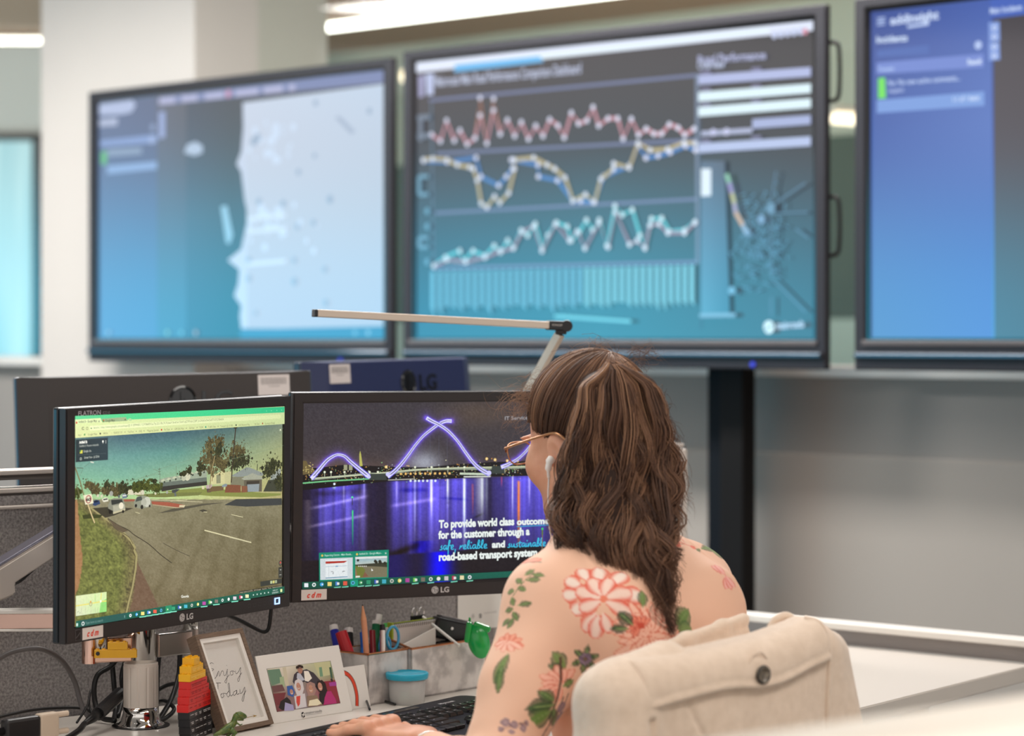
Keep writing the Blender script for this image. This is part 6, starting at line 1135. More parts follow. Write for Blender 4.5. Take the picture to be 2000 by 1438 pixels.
# --- cables
def cable(label, pts, r, m=None, group=None, name='cable'):
    bm = bmn(); P_ = [Vector(p) for p in pts]; o = P_[0].copy(); tube(bm, spline([p - o for p in P_], 8), r, 10)
    ob = obj(name, bm, m or M['cable'], None, True); ob.location = o; tag(ob, label, 'cable', group or 'cables on and behind the desk'); return ob
w_ = W3
cable('black cable looping down from the right end of the street view monitor', [w_(440, 1200, 3.86), w_(470, 1213, 3.9), (w_(505, 1231, 3.92)), w_(519, 1234, 3.92), w_(526, 1222, 3.92), w_(530, 1186, 3.92)], .0032)
cable('thick black cable arching left of the white collar', [w_(255, 1240, 3.80), w_(222, 1296, 3.80), w_(190, 1320, 3.79), w_(184, 1360, 3.78), w_(196, 1400, 3.76), w_(225, 1408, 3.74)], .0042)
cable('straight black cable hanging beside the pole', [w_(218, 1280, 3.82), w_(222, 1330, 3.82), w_(226, 1380, 3.80), w_(222, 1410, 3.76)], .0042)
cable('black cable crossing behind the collar', [w_(247, 1285, 3.83), w_(238, 1320, 3.82), w_(240, 1360, 3.82), w_(230, 1400, 3.78)], .0040)
cable('black cable curving down right of the pole to the desk', [w_(352, 1270, 3.86), w_(349, 1320, 3.85), w_(335, 1365, 3.82), w_(315, 1400, 3.76), w_(300, 1425, 3.70)], .0042)
cable('black cable hanging close to the right side of the pole', [w_(312, 1272, 3.85), w_(308, 1320, 3.84), w_(306, 1370, 3.82), w_(300, 1402, 3.76)], .0036)
cable('black cable loop on the desk right of the collar', [w_(300, 1375, 3.84), w_(322, 1370, 3.82), w_(340, 1385, 3.79), w_(325, 1402, 3.76), w_(303, 1412, 3.72)], .0034)
cable('black cable running from the collar behind the brick tower', [w_(305, 1350, 3.86), w_(330, 1338, 3.86), w_(365, 1334, 3.85), w_(400, 1336, 3.84)], .0034)
cable('grey cable arching in front of the felt at lower left', [w_(-10, 1290, 3.60), w_(30, 1272, 3.62), w_(80, 1268, 3.64), w_(120, 1290, 3.68), w_(145, 1330, 3.70), w_(160, 1380, 3.70), w_(180, 1412, 3.70)], .0040, mat('grey_cable', (88, 84, 84), .4))
cable('thin black cable rising to a knot at lower left', [w_(-10, 1403, 3.62), w_(60, 1388, 3.66), w_(120, 1383, 3.70), w_(165, 1385, 3.72), w_(188, 1402, 3.72)], .0024)
cable('thin twisted black lead beside the thick connector', [w_(150, 1412, 3.66), w_(170, 1380, 3.70), w_(177, 1350, 3.72), w_(174, 1375, 3.72), w_(184, 1410, 3.70)], .0018)
cable('black cord curving behind the photo frame to the keyboard', [W3(684, 1330, 4.02), W3(705, 1350, 3.98), W3(715, 1368, 3.93), onz(722, 1386, DZ + .003)], .0019)
cable('black cord running past the tub to the keyboard', [W3(684, 1342, 3.98), onz(700, 1349 + 8, DZ + .004), onz(740, 1366, DZ + .003), onz(772, 1376, DZ + .003)], .0019)
cable('dark cable hanging down the divider right of the green clip', [W3(980, 1205, 4.36), W3(975, 1240, 4.35), W3(963, 1262, 4.33), W3(958, 1278, 4.31)], .0026)
# connectors on the desk at lower left
cn = thing('video_plug', 'black and cream video plug with screws at the lower left corner', 'plug', W3(40, 1424, 3.50), Rz(48))
bm = bmn(); box(bm, (0.0, 0, 0), (0.062, 0.018, 0.034), .005); obj('black_shell', bm, M['plastic_blk'], cn)
bm = bmn(); box(bm, (0.047, 0, 0), (0.034, 0.016, 0.036), .003); obj('cream_shell', bm, mat('cream_connector', (206, 188, 168), .5), cn)
for z_ in (-0.012, 0.013):
    bm = bmn(); tube(bm, [(0.062, 0, z_), (0.084, 0, z_)], .0042, 10); obj('thumb_screw', bm, mat('cream_screw', (210, 192, 172), .5), cn)
bm = bmn(); tube(bm, [(-0.03, 0, 0), (-0.10, 0.0, -0.004)], .006, 10); obj('strain_relief', bm, M['cable'], cn, True)
fc = thing('cable_ferrite', 'thick black ferrite sleeve lying beside the white collar', 'plug', W3(205, 1385, 3.70), Rz(0))
pA_, pB_ = W3(165, 1414, 3.62) - W3(205, 1385, 3.70), W3(238, 1352, 3.76) - W3(205, 1385, 3.70)
bm = bmn(); tube(bm, [pA_ * .35, pB_ * .9], .0105, 16); obj('sleeve', bm, M['plastic_blk'], fc, False)
bm = bmn(); tube(bm, [pA_ * 1.0, pA_ * .6, pA_ * .3], [.004, .0075, .008], 12); tube(bm, spline([pA_, pA_ * 1.4 + Vector((0, 0, -.004)), pA_ * 2.2 + Vector((-.02, 0, -.012))], 5), .0045, 10); obj('lead', bm, M['cable'], fc, True)
# adaptor lying near the base
ad = thing('power_adaptor', 'flat black adaptor lying on the desk at the foot of the pole', 'adaptor', onz(205, 1474, DZ), Rz(20))
bm = bmn(); box(bm, (0, 0, 0.010), (0.11, 0.05, 0.020), .004); obj('case', bm, M['plastic_blk'], ad)

# --- desk lamp
j = W3(1100, 637, 4.30); e = W3(618, 612, 4.08); elb = W3(1040, 745, 4.33)
lp = thing('desk_lamp', 'slim silver bar desk lamp with a black hinge standing behind the bridge monitor', 'lamp', (j.x - 0.075, 4.335, DZ))
o = Vector((j.x - 0.075, 4.335, DZ))
def barbox(name, a, b_, w, h, m, bev=.0012):
    d = b_ - a; u = d.normalized(); side_ = u.cross(Vector((0, 0, 1))).normalized(); up_ = side_.cross(u); MX = Matrix(((u.x, side_.x, up_.x, a.x - o.x), (u.y, side_.y, up_.y, a.y - o.y), (u.z, side_.z, up_.z, a.z - o.z), (0, 0, 0, 1)))
    bm = bmn(); box(bm, (d.length / 2, 0, 0), (d.length, w, h), bev, MX); return obj(name, bm, m, lp)
LM = mat('champagne_aluminium', (206, 190, 174), .35, metal=.55)
jl = j + (e - j).normalized() * 0.030
barbox('lamp_head', jl, e, .014, .0125, LM); barbox('head_end_cap', e, e + (e - j).normalized() * .006, .0142, .0128, M['plastic_blk'])
barbox('hinge_sleeve', j + (e - j).normalized() * .004, jl + (e - j).normalized() * .002, .018, .0165, M['plastic_blk'], .002)
bm = bmn(); lathe(bm, [(.0098, -.011), (.0105, -.009), (.0105, .009), (.0098, .011)], 28, Matrix.Translation(j - o + Vector((0.006, 0, 0))) @ Matrix.Rotation(rad(90), 4, 'X')); box(bm, (-0.004, 0, -.010), (.020, .016, .010), .002, Matrix.Translation(j - o)); obj('hinge', bm, M['plastic_blk'], lp)
dL = (elb - (j + Vector((-0.008, 0, -.014)))); barbox('lower_arm', j + Vector((-0.006, 0, -.014)), j + Vector((-0.006, 0, -.014)) + dL.normalized() * .30, .0145, .0145, LM)
bot = j + Vector((-0.006, 0, -.014)) + dL.normalized() * .30
barbox('post', Vector((o.x, o.y, DZ + .012)), bot, .014, .014, LM)
bm = bmn(); lathe(bm, [(.06, 0), (.06, .008), (.057, .011), (.012, .013)], 48); obj('base', bm, M['alu_matt'], lp, True)
Rl = Matrix.Rotation(math.atan2((j - e).y, (j - e).x), 3, 'Z') @ Matrix.Rotation(-math.atan2((j - e).z, Vector(((j - e).x, (j - e).y)).length), 3, 'Y')
mid = (jl + j) / 2
lt = letters('hinge_lettering', 'KONCEPT', (-0.0125, -0.0090, -0.0006), .0032, mat('lamp_letter_white', (170, 164, 158), .4), lp, bold=.02, width=.0235, depth=.0003); lt.matrix_local = Matrix.Translation(mid - o) @ Rl.to_4x4()
# ------------------------------------------------------------------ keyboard
KB = Vector((-0.355, 3.44, 0)); KR = Rz(57)
# local: x along the keyboard from its left back corner, y towards the monitors (negative = towards the sitter)
kb = thing('keyboard', 'black curved desktop keyboard under the woman\'s left hand', 'keyboard', (KB.x, KB.y, DZ), KR @ Matrix.Rotation(rad(4.5), 3, 'X'))
KW, KD = 0.510, 0.185
def kfoot(n=18):
    pts = []; r = 0.028
    for cx, cy, a0 in ((r, -r, 180), (KW - r, -r, 90), (KW - r * 1.2, -KD + r, 0), (r * 1.2, -KD + r, 270)):
        for k in range(7):
            a = rad(a0 - k * 15); pts.append((cx + r * math.cos(a), cy + r * math.sin(a)))
    return pts
foot = kfoot()
bm = bmn(); slab(bm, foot, 0.016, 0.030); bmesh.ops.bevel(bm, geom=[e for e in bm.edges if abs(e.verts[0].co.z - e.verts[1].co.z) < 1e-5], offset=0.003, segments=3, affect='EDGES'); obj('case', bm, mat('keyboard_black', (30, 30, 33), .42, bump=(1500, .15)), kb)
bm = bmn(); slab(bm, [(0.03, -0.010), (0.36, -0.010), (0.36, -0.020), (0.03, -0.020)], 0.0300, 0.0306); obj('recess_strip', bm, M['gloss_blk'], kb)
kcm = mat('keycap_black', (34, 34, 38), .22, bump=(1500, .06))
KM = {}
def keymesh(w, d, h=0.0055):
    k = (round(w, 4), round(d, 4), h)
    if k in KM: return KM[k]
    bm = bmn(); t_ = 0.0022
    o = [(-w / 2, -d / 2), (w / 2, -d / 2), (w / 2, d / 2), (-w / 2, d / 2)]; i = [(-w / 2 + t_, -d / 2 + t_), (w / 2 - t_, -d / 2 + t_), (w / 2 - t_, d / 2 - t_), (-w / 2 + t_, d / 2 - t_)]
    a = [bm.verts.new((x, y, 0)) for x, y in o]; b_ = [bm.verts.new((x, y, h)) for x, y in i]; bm.faces.new(a[::-1]); bm.faces.new(b_)
    for q in range(4): bm.faces.new((a[q], a[(q + 1) % 4], b_[(q + 1) % 4], b_[q]))
    bmesh.ops.bevel(bm, geom=list(bm.edges), offset=0.0006, segments=2, affect='EDGES')
    me = bpy.data.meshes.new('key'); bm.to_mesh(me); bm.free(); me.materials.append(kcm); KM[k] = me; return me
nk = 0; marks = []
def key(x, y, w, d=0.0175, h=0.0055, mark=True):
    global nk
    o = bpy.data.objects.new('key', keymesh(w - 0.0014, d, h)); COL.objects.link(o); o.parent = kb; o.location = (x + w / 2, y, 0.0302); nk += 1
    if mark: marks.append((x + w / 2 - (w * .2), y + d * .12, h, w))
u = 0.0192
# media row
for i in range(4): key(0.110 + i * 0.034, -0.0275, 0.029, 0.0075, 0.003)
# function row
xs = [0.024] + [0.062 + i * u for i in range(4)] + [0.148 + i * u for i in range(4)] + [0.234 + i * u for i in range(4)]
for x in xs: key(x, -0.042, 0.0165, 0.009, 0.0035)
for i in range(3): key(0.322 + i * 0.0195, -0.042, 0.0170, 0.009, 0.0035)
key(0.392, -0.040, 0.022, 0.009, 0.0035)
# number row, qwerty, home, shift rows: main block x from .022
def row(y, spec, x0=0.022):
    x = x0
    for w in spec:
        if w > 0: key(x, y, w * u)
        x += abs(w) * u
row(-0.063, [1] * 13 + [2]); row(-0.0825, [1.5] + [1] * 12 + [1.5]); row(-0.102, [1.75] + [1] * 11 + [2.25]); row(-0.1215, [2.25] + [1] * 10 + [2.75])
for r_, y in enumerate((-0.063, -0.0825)):
    for i in range(3): key(0.318 + i * u, y, u)
for r_, y in enumerate((-0.060, -0.0795, -0.099, -0.1185)):
    for i in range(4):
        if not (r_ == 3 and i == 3): key(0.386 + i * u, y, u)
key(0.337, -0.1235, u)
# bottom row: one mesh
bm = bmn()
for x, w in ((0.022, 1.25), (0.048, 1.25), (0.074, 1.25), (0.100, 6), (0.217, 1.25), (0.243, 1.25), (0.268, 1.25)): box(bm, (x + w * u / 2, -0.141, 0.033), (w * u - 0.0014, 0.0175, 0.0055), .0008)
for x in (0.318, 0.318 + u, 0.318 + 2 * u, 0.386, 0.386 + u, 0.386 + 2 * u): box(bm, (x + u / 2, -0.141, 0.033), (u - 0.0014, 0.0175, 0.0055), .0008)
o = obj('bottom_row_keys', bm, kcm, kb)
# key legends, one thin print
rnd = random.Random(4); V, Fc = [], []
for i, (x, y, h, w) in enumerate(marks):
    if h < .005: s = 0.0015
    else: s = 0.0021
    z = 0.0302 + h + 0.0001
    for dx, dy, l, t_ in ((0, 0, s * 1.6, s * .5), (0, -s * 1.2, s * .5, s * 1.2)) if rnd.random() < .6 else ((0, 0, s * 2.0, s * .55),):
        b0_ = len(V); V += [(x + dx, y + dy, z), (x + dx + l, y + dy, z), (x + dx + l, y + dy + t_, z), (x + dx, y + dy + t_, z)]; Fc.append((b0_, b0_ + 1, b0_ + 2, b0_ + 3))
me = bpy.data.meshes.new('key_legends'); me.from_pydata(V, [], Fc); link('key_legends', me, mat('legend_white', (206, 206, 210), .5), kb)
lt = letters('brand_lettering', 'Microsoft', (0, 0, 0), .0062, mat('legend_white_b', (188, 186, 188), .5), kb, bold=.02, width=.040, depth=.0002); lt.matrix_local = Matrix.Translation((0.405, -0.0265, 0.0303)) @ Matrix.Rotation(rad(-90), 4, 'X')
bm = bmn(); lathe(bm, [(.0018, 0), (.0018, .0006)], 12, Matrix.Translation((0.420, -0.041, .0301))); obj('lock_light', bm, mat('green_led', (90, 140, 30), .4, emis=((150, 200, 60), .6)), kb)
bm = bmn()
for x in (0.04, KW - 0.05): box(bm, (x, -0.02, 0.0085), (0.03, 0.012, 0.016), .002)
for x in (0.04, KW - 0.05): box(bm, (x, -0.165, 0.0155), (0.03, 0.012, 0.004), .001)
obj('tilt_foot', bm, M['plastic_blk'], kb)
kb.matrix_world = Matrix.Translation((KB.x, KB.y, DZ)) @ (KR @ Matrix.Rotation(rad(4.5), 3, 'X')).to_4x4()

print('KEYS', nk)
# ------------------------------------------------------------------ solid modelling with distance fields (for the figure and soft cloth)
import openvdb as vdb
class Field:
    def __init__(s, lo, hi, h):
        s.lo = np.array(lo, np.float32); s.h = h; s.n = np.ceil((np.array(hi) - s.lo) / h).astype(int) + 1
        s.a = np.full(s.n, 0.05, np.float32)
    def win(s, lo, hi):
        i0 = np.clip(np.floor((np.array(lo) - s.lo) / s.h).astype(int), 0, s.n); i1 = np.clip(np.ceil((np.array(hi) - s.lo) / s.h).astype(int) + 1, 0, s.n)
        if (i1 <= i0).any(): return None
        ax = [s.lo[k] + s.h * np.arange(i0[k], i1[k], dtype=np.float32) for k in range(3)]
        return tuple(slice(i0[k], i1[k]) for k in range(3)), np.meshgrid(*ax, indexing='ij', sparse=True)
    def op(s, fn, lo, hi, k=0.01, mode='add'):
        pad = k + 0.02; w = s.win(np.array(lo) - pad, np.array(hi) + pad)
        if w is None: return
        sl, (X, Y, Z) = w; d = fn(X, Y, Z).astype(np.float32); a = s.a[sl]
        if mode == 'add': h = np.clip(0.5 + 0.5 * (a - d) / k, 0, 1); s.a[sl] = a * (1 - h) + d * h - k * h * (1 - h)
        else: d = -d; h = np.clip(0.5 - 0.5 * (a - d) / k, 0, 1); s.a[sl] = a * (1 - h) + d * h + k * h * (1 - h)
        np.clip(s.a[sl], -0.06, 0.06, out=s.a[sl])
    def mesh(s, name, iso=0.0):
        g = vdb.FloatGrid(0.06); g.copyFromArray(np.ascontiguousarray(s.a)); g.transform = vdb.createLinearTransform(voxelSize=s.h)
        p, q = g.convertToQuads(iso); p = p + s.lo
        me = bpy.data.meshes.new(name); me.vertices.add(len(p)); me.vertices.foreach_set('co', p.astype(np.float32).ravel())
        q = np.ascontiguousarray(q); me.loops.add(q.size); me.loops.foreach_set('vertex_index', q.astype(np.int32).ravel()); me.polygons.add(len(q))
        me.polygons.foreach_set('loop_start', np.arange(0, q.size, 4, dtype=np.int32)); me.update(calc_edges=True); me.validate(); me.shade_smooth()
        # outward normals
        return me
def f_cap(a, b, ra, rb):
    a, b = np.array(a, float), np.array(b, float); d = b - a; L2 = (d ** 2).sum()
    def f(X, Y, Z):
        t = np.clip(((X - a[0]) * d[0] + (Y - a[1]) * d[1] + (Z - a[2]) * d[2]) / L2, 0, 1)
        return np.sqrt((X - a[0] - t * d[0]) ** 2 + (Y - a[1] - t * d[1]) ** 2 + (Z - a[2] - t * d[2]) ** 2) - (ra + (rb - ra) * t)
    return f, np.minimum(a, b) - max(ra, rb), np.maximum(a, b) + max(ra, rb)
def f_ell(c, r, R=None):
    """ellipsoid, R = 3x3 whose columns are its axes"""
    c = np.array(c, float); r = np.array(r, float); R = np.eye(3) if R is None else np.array(R)
    def f(X, Y, Z):
        x, y, z = X - c[0], Y - c[1], Z - c[2]; q = [x * R[0][k] + y * R[1][k] + z * R[2][k] for k in range(3)]
        k0 = np.sqrt((q[0] / r[0]) ** 2 + (q[1] / r[1]) ** 2 + (q[2] / r[2]) ** 2); k1 = np.sqrt((q[0] / r[0] ** 2) ** 2 + (q[1] / r[1] ** 2) ** 2 + (q[2] / r[2] ** 2) ** 2) + 1e-9
        return k0 * (k0 - 1) / k1
    m = np.abs(R) @ r; return f, c - m, c + m
def f_box(c, s, R, rd):
    c = np.array(c, float); s = np.array(s, float) / 2 - rd; R = np.array(R)
    def f(X, Y, Z):
        x, y, z = X - c[0], Y - c[1], Z - c[2]; q = [np.abs(x * R[0][k] + y * R[1][k] + z * R[2][k]) - s[k] for k in range(3)]
        return np.sqrt(np.maximum(q[0], 0) ** 2 + np.maximum(q[1], 0) ** 2 + np.maximum(q[2], 0) ** 2) + np.minimum(np.maximum(q[0], np.maximum(q[1], q[2])), 0) - rd
    m = np.abs(R) @ (s + rd); return f, c - m, c + m
def chain(F_, pts, rs, k=0.006):
    for (a, b), (ra, rb) in zip(zip(pts, pts[1:]), zip(rs, rs[1:])): F_.op(*f_cap(a, b, ra, rb), k)

# ------------------------------------------------------------------ the woman
HD = 45.0
FW = np.array([-math.sin(rad(HD)), math.cos(rad(HD)), 0]); RT = np.array([math.cos(rad(HD)), math.sin(rad(HD)), 0]); UP = np.array([0, 0, 1.0])
SO = np.array([0.153, 3.38, 0.0])
def bp(x, y, z): return SO + RT * x + FW * y + UP * z
PR_ = np.stack([RT, FW, UP], 1)
torso_prof = [(.40, .185, .135, -.085), (.48, .19, .14, -.085), (.58, .168, .125, -.085), (.68, .150, .112, -.078), (.78, .148, .108, -.062), (.88, .152, .110, -.038), (.95, .152, .108, -.020), (1.00, .138, .096, -.004), (1.03, .108, .078, .010), (1.055, .080, .062, .022), (1.075, .050, .050, .032), (1.09, .03, .03, .034)]
TP = np.array(torso_prof)
_z = np.linspace(.36, 1.12, 381); _k = np.hanning(27); _k /= _k.sum()
TPs = [np.convolve(np.pad(np.interp(_z, TP[:, 0], TP[:, i]), 13, 'edge'), _k, 'valid') for i in (1, 2, 3)]
def f_torso(inf=0.0, z0=.42, z1=1.085):
    def f(X, Y, Z):
        x, y = X - SO[0], Y - SO[1]; lx = x * RT[0] + y * RT[1]; ly = x * FW[0] + y * FW[1]
        a = np.interp(Z, _z, TPs[0]) + inf; b = np.interp(Z, _z, TPs[1]) + inf; c = np.interp(Z, _z, TPs[2])
        # slightly boxy section, flat back with a spine hollow
        u, v = np.abs(lx / a), (ly - c) / b; n = 2.35
        k = (u ** n + np.abs(v) ** n) ** (1 / n)
        d = (k - 1) * np.minimum(a, b) + 0.006 * np.exp(-(lx / .022) ** 2) * (v < 0) * np.clip((1.0 - Z) / .1, 0, 1)
        return np.maximum(d, np.maximum(z0 - Z, Z - (z1 + inf)))
    return f, SO + np.array([-.25, -.25, z0]), SO + np.array([.25, .25, z1 + inf])
LSH, RSH = bp(-.136, .004, .968), bp(.140, .006, .968)
LEL = np.array([-0.030, 3.125, .745]); LWR = np.array([-0.118, 3.385, .752])
REL = np.array([0.315, 3.600, .775]); RWR = np.array([0.155, 3.80, .775])
def figure(F_, inf, k, hands=True, upto=1.0):
    F_.op(*f_torso(inf), .02)
    for s_, S_, E_, W_ in ((-1, LSH, LEL, LWR), (1, RSH, REL, RWR)):
        F_.op(*f_ell(S_ + UP * -.006, (.056 + inf, .054 + inf, .056 + inf), PR_), .05)
        F_.op(*f_cap(S_, E_, .052 + inf, .043 + inf), .035); F_.op(*f_cap(S_ + np.array([0, 0, -.05]), (S_ + E_) / 2, .050 + inf, .047 + inf), .03)
        F_.op(*f_cap(E_, E_ + (W_ - E_) * .45, .043 + inf, .038 + inf), .03); F_.op(*f_cap(E_ + (W_ - E_) * .4, W_, .038 + inf, .026 + inf), .02)
        # trapezius
        F_.op(*f_cap(bp(.035 * s_, .005, 1.035), S_ + UP * .026 - RT * .03 * s_, .034 + inf * .6, .026 + inf * .6), .04)
        # shoulder blades
        F_.op(*f_ell(bp(.085 * s_, -.088, .935), (.050 + inf, .022 + inf, .060 + inf), PR_), .05)
# head frame
HC = np.array([0.1085, 3.500, 1.185])
RH = np.array(Matrix.Rotation(rad(44), 3, 'Z') @ Matrix.Rotation(rad(-13), 3, 'X') @ Matrix.Rotation(rad(-2), 3, 'Y'))
def hp(x, y, z): return HC + RH @ np.array([x, y, z])
def hell(F_, c, r, k=.01, mode='add', tilt=None):
    Rr = RH if tilt is None else RH @ np.array(tilt); F_.op(*f_ell(hp(*c), r, Rr), k, mode)
def head(F_):
    hell(F_, (0, -.012, .028), (.0745, .094, .084), .01)
    hell(F_, (0, .022, -.030), (.061, .066, .080), .03)
    hell(F_, (0, .040, -.070), (.040, .046, .044), .03)          # jaw
    hell(F_, (0, .078, -.100), (.017, .014, .014), .02)          # chin
    for s_ in (-1, 1):
        F_.op(*f_cap(hp(.052 * s_, .0, -.060), hp(.022 * s_, .068, -.095), .018, .014), .025)   # jaw line
        hell(F_, (.042 * s_, .060, -.030), (.024, .022, .024), .025)      # cheek
        hell(F_, (.032 * s_, .092, -.002), (.017, .016, .012), .010, 'sub')  # eye socket
        hell(F_, (.031 * s_, .0745, -.003), (.0125, .0125, .0115), .004)
        hell(F_, (.030 * s_, .086, .0165), (.020, .005, .004), .010)      # brow
        # ear
        T = Matrix.Rotation(rad(-14 * s_), 3, 'Z') @ Matrix.Rotation(rad(-10), 3, 'X')
        hell(F_, (.0755 * s_, -.012, -.024), (.0075, .0185, .0320), .006, 'add', T)
        hell(F_, (.0735 * s_, -.008, -.050), (.0060, .0100, .0130), .006, 'add', T)
        hell(F_, (.0840 * s_, -.006, -.024), (.0055, .0110, .0190), .004, 'sub', T)
        hell(F_, (.0775 * s_, .004, -.030), (.0035, .0045, .0070), .003, 'add', T)
    F_.op(*f_cap(hp(0, .092, .004), hp(0, .114, -.030), .0085, .0115), .012); hell(F_, (0, .110, -.034), (.0155, .010, .0085), .008)
    hell(F_, (0, .091, -.062), (.024, .0085, .0062), .006); hell(F_, (0, .090, -.071), (.020, .0085, .0062), .005); hell(F_, (0, .102, -.0665), (.022, .006, .0012), .002, 'sub')
    F_.op(*f_cap(hp(0, -.018, -.050), bp(.006, .030, 1.035), .050, .056), .03); F_.op(*f_cap(hp(0, -.045, -.045), bp(.0, -.010, 1.035), .036, .045), .03)
DH = np.array([-math.sin(rad(57)), math.cos(rad(57)), 0]); RHn = np.array([math.cos(rad(57)), math.sin(rad(57)), 0])
def hand(F_, W_, side, dr, rt, zk, rise=0.0):
    """side -1 left hand. dr = pointing direction, rt = sideways to the right; fingers rest on keys at height zk"""
    Z0 = W_[2]
    P = lambda f, s, z: W_ + dr * f + rt * s + UP * (z + rise * min(max(f, 0) / .085, 1.0) * (1 if f < .10 else .8))
    R_ = np.stack([rt, dr, UP], 1)
    F_.op(*f_box(P(.045, 0, .006), (.076, .085, .025), R_, .0115), .012)
    F_.op(*f_cap(P(-.02, 0, 0), P(.02, 0, .003), .024, .022), .02)
    F_.op(*f_cap(P(.01, .018 * -side, .002), P(.045, .030 * -side, -.004), .016, .014), .012)
    rt_ = -side   # index side
    for k, (s, l, sp) in enumerate(((.031, .070, .010), (.0105, .078, .003), (-.0105, .072, -.004), (-.0305, .058, -.012))):
        s *= rt_; sp *= rt_; b = P(.082, s, .010); a1 = P(.082 + l * .48, s + sp * .5, .012 - (k == 3) * .003); a2 = P(.082 + l * .80, s + sp * .8, .002); tip = P(.082 + l * .96, s + sp, zk - Z0 + .008 - rise * .8)
        r0 = .0090 if k < 3 else .0078
        chain(F_, [b, a1, a2, tip], [r0 + .0008, r0, r0 - .0006, r0 - .0016], .003); F_.op(*f_ell(b + UP * .002, (.0105, .0120, .0095), R_), .008)
    chain(F_, [P(.018, .030 * rt_, -.002), P(.048, .052 * rt_, -.006), P(.078, .055 * rt_, zk - Z0 + .008 - rise * .9)], [.0140, .0105, .0082], .008)
F1 = Field((-.34, 3.02, .40), (.55, 4.02, 1.335), .0032)
figure(F1, -.006, .03); head(F1)
hand(F1, LWR, -1, DH, RHn, .762, .018); hand(F1, RWR, 1, np.array([-.75, .66, 0]) / 1.0, np.array([.66, .75, 0]), .745)
SKIN = mat('skin', (222, 170, 142), .48, noise=(45, .35, (212, 152, 124)), sss=.12, bump=(700, .08))
woman = link('person', F1.mesh('person'), SKIN); tag(woman, 'woman seated with her back to us, long wavy brown hair, floral peach blouse, typing', 'person')
del F1
# --- blouse
F2 = Field((-.20, 3.02, .50), (.52, 3.92, 1.09), .0024)
figure(F2, .0045, .03)
# loose folds
def folds(F_, c, r, amp, fn):
    w = F_.win(c - r, c + r); sl, (X, Y, Z) = w; d2 = ((X - c[0]) ** 2 + (Y - c[1]) ** 2 + (Z - c[2]) ** 2) / (r * r)
    F_.a[sl] += (amp * np.exp(-3 * d2) * fn(X - c[0], Y - c[1], Z - c[2])).astype(np.float32)
folds(F2, bp(.10, -.10, .80), .16, .004, lambda x, y, z: np.sin((z + (x + y) * .35) * 95))
folds(F2, bp(.14, -.06, .90), .12, .0035, lambda x, y, z: np.sin((z * .8 - (x + y) * .5) * 80))
folds(F2, (LSH + LEL) / 2, .13, .003, lambda x, y, z: np.sin((z - x * .5) * 70))
folds(F2, LEL, .12, .004, lambda x, y, z: np.sin((z + y * .8) * 90))
folds(F2, RSH, .14, .003, lambda x, y, z: np.sin((z + x * .5) * 75))
# sleeve seam ridge/step on the left shoulder
for S_, s_ in ((LSH, -1), (RSH, 1)):
    w = F2.win(S_ - .12, S_ + .12); sl, (X, Y, Z) = w; lx = (X - SO[0]) * RT[0] + (Y - SO[1]) * RT[1]
    sx = np.abs(lx) - (.112 + .012 * np.cos((Z - .94) * 16)); F2.a[sl] -= (.0016 * np.exp(-(sx / .003) ** 2) * np.clip((Z - .80) / .05, 0, 1)).astype(np.float32)
# openings
F2.op(*f_ell(bp(.0, .040, 1.092), (.066, .070, .040), PR_), .004, 'sub')
for W_, E_ in ((LWR, LEL), (RWR, REL)):
    d = (W_ - E_) / np.linalg.norm(W_ - E_)
    w = F2.win(W_ - .06, W_ + .06); sl, (X, Y, Z) = w; pl_ = (X - W_[0]) * d[0] + (Y - W_[1]) * d[1] + (Z - W_[2]) * d[2] + .030
    F2.a[sl] = np.maximum(F2.a[sl], pl_.astype(np.float32))
w = F2.win((-1, 2, .4), (1, 5, .56)); F2.a[w[0]] = np.maximum(F2.a[w[0]], (.53 - w[1][2]).astype(np.float32))
bme = F2.mesh('blouse'); del F2
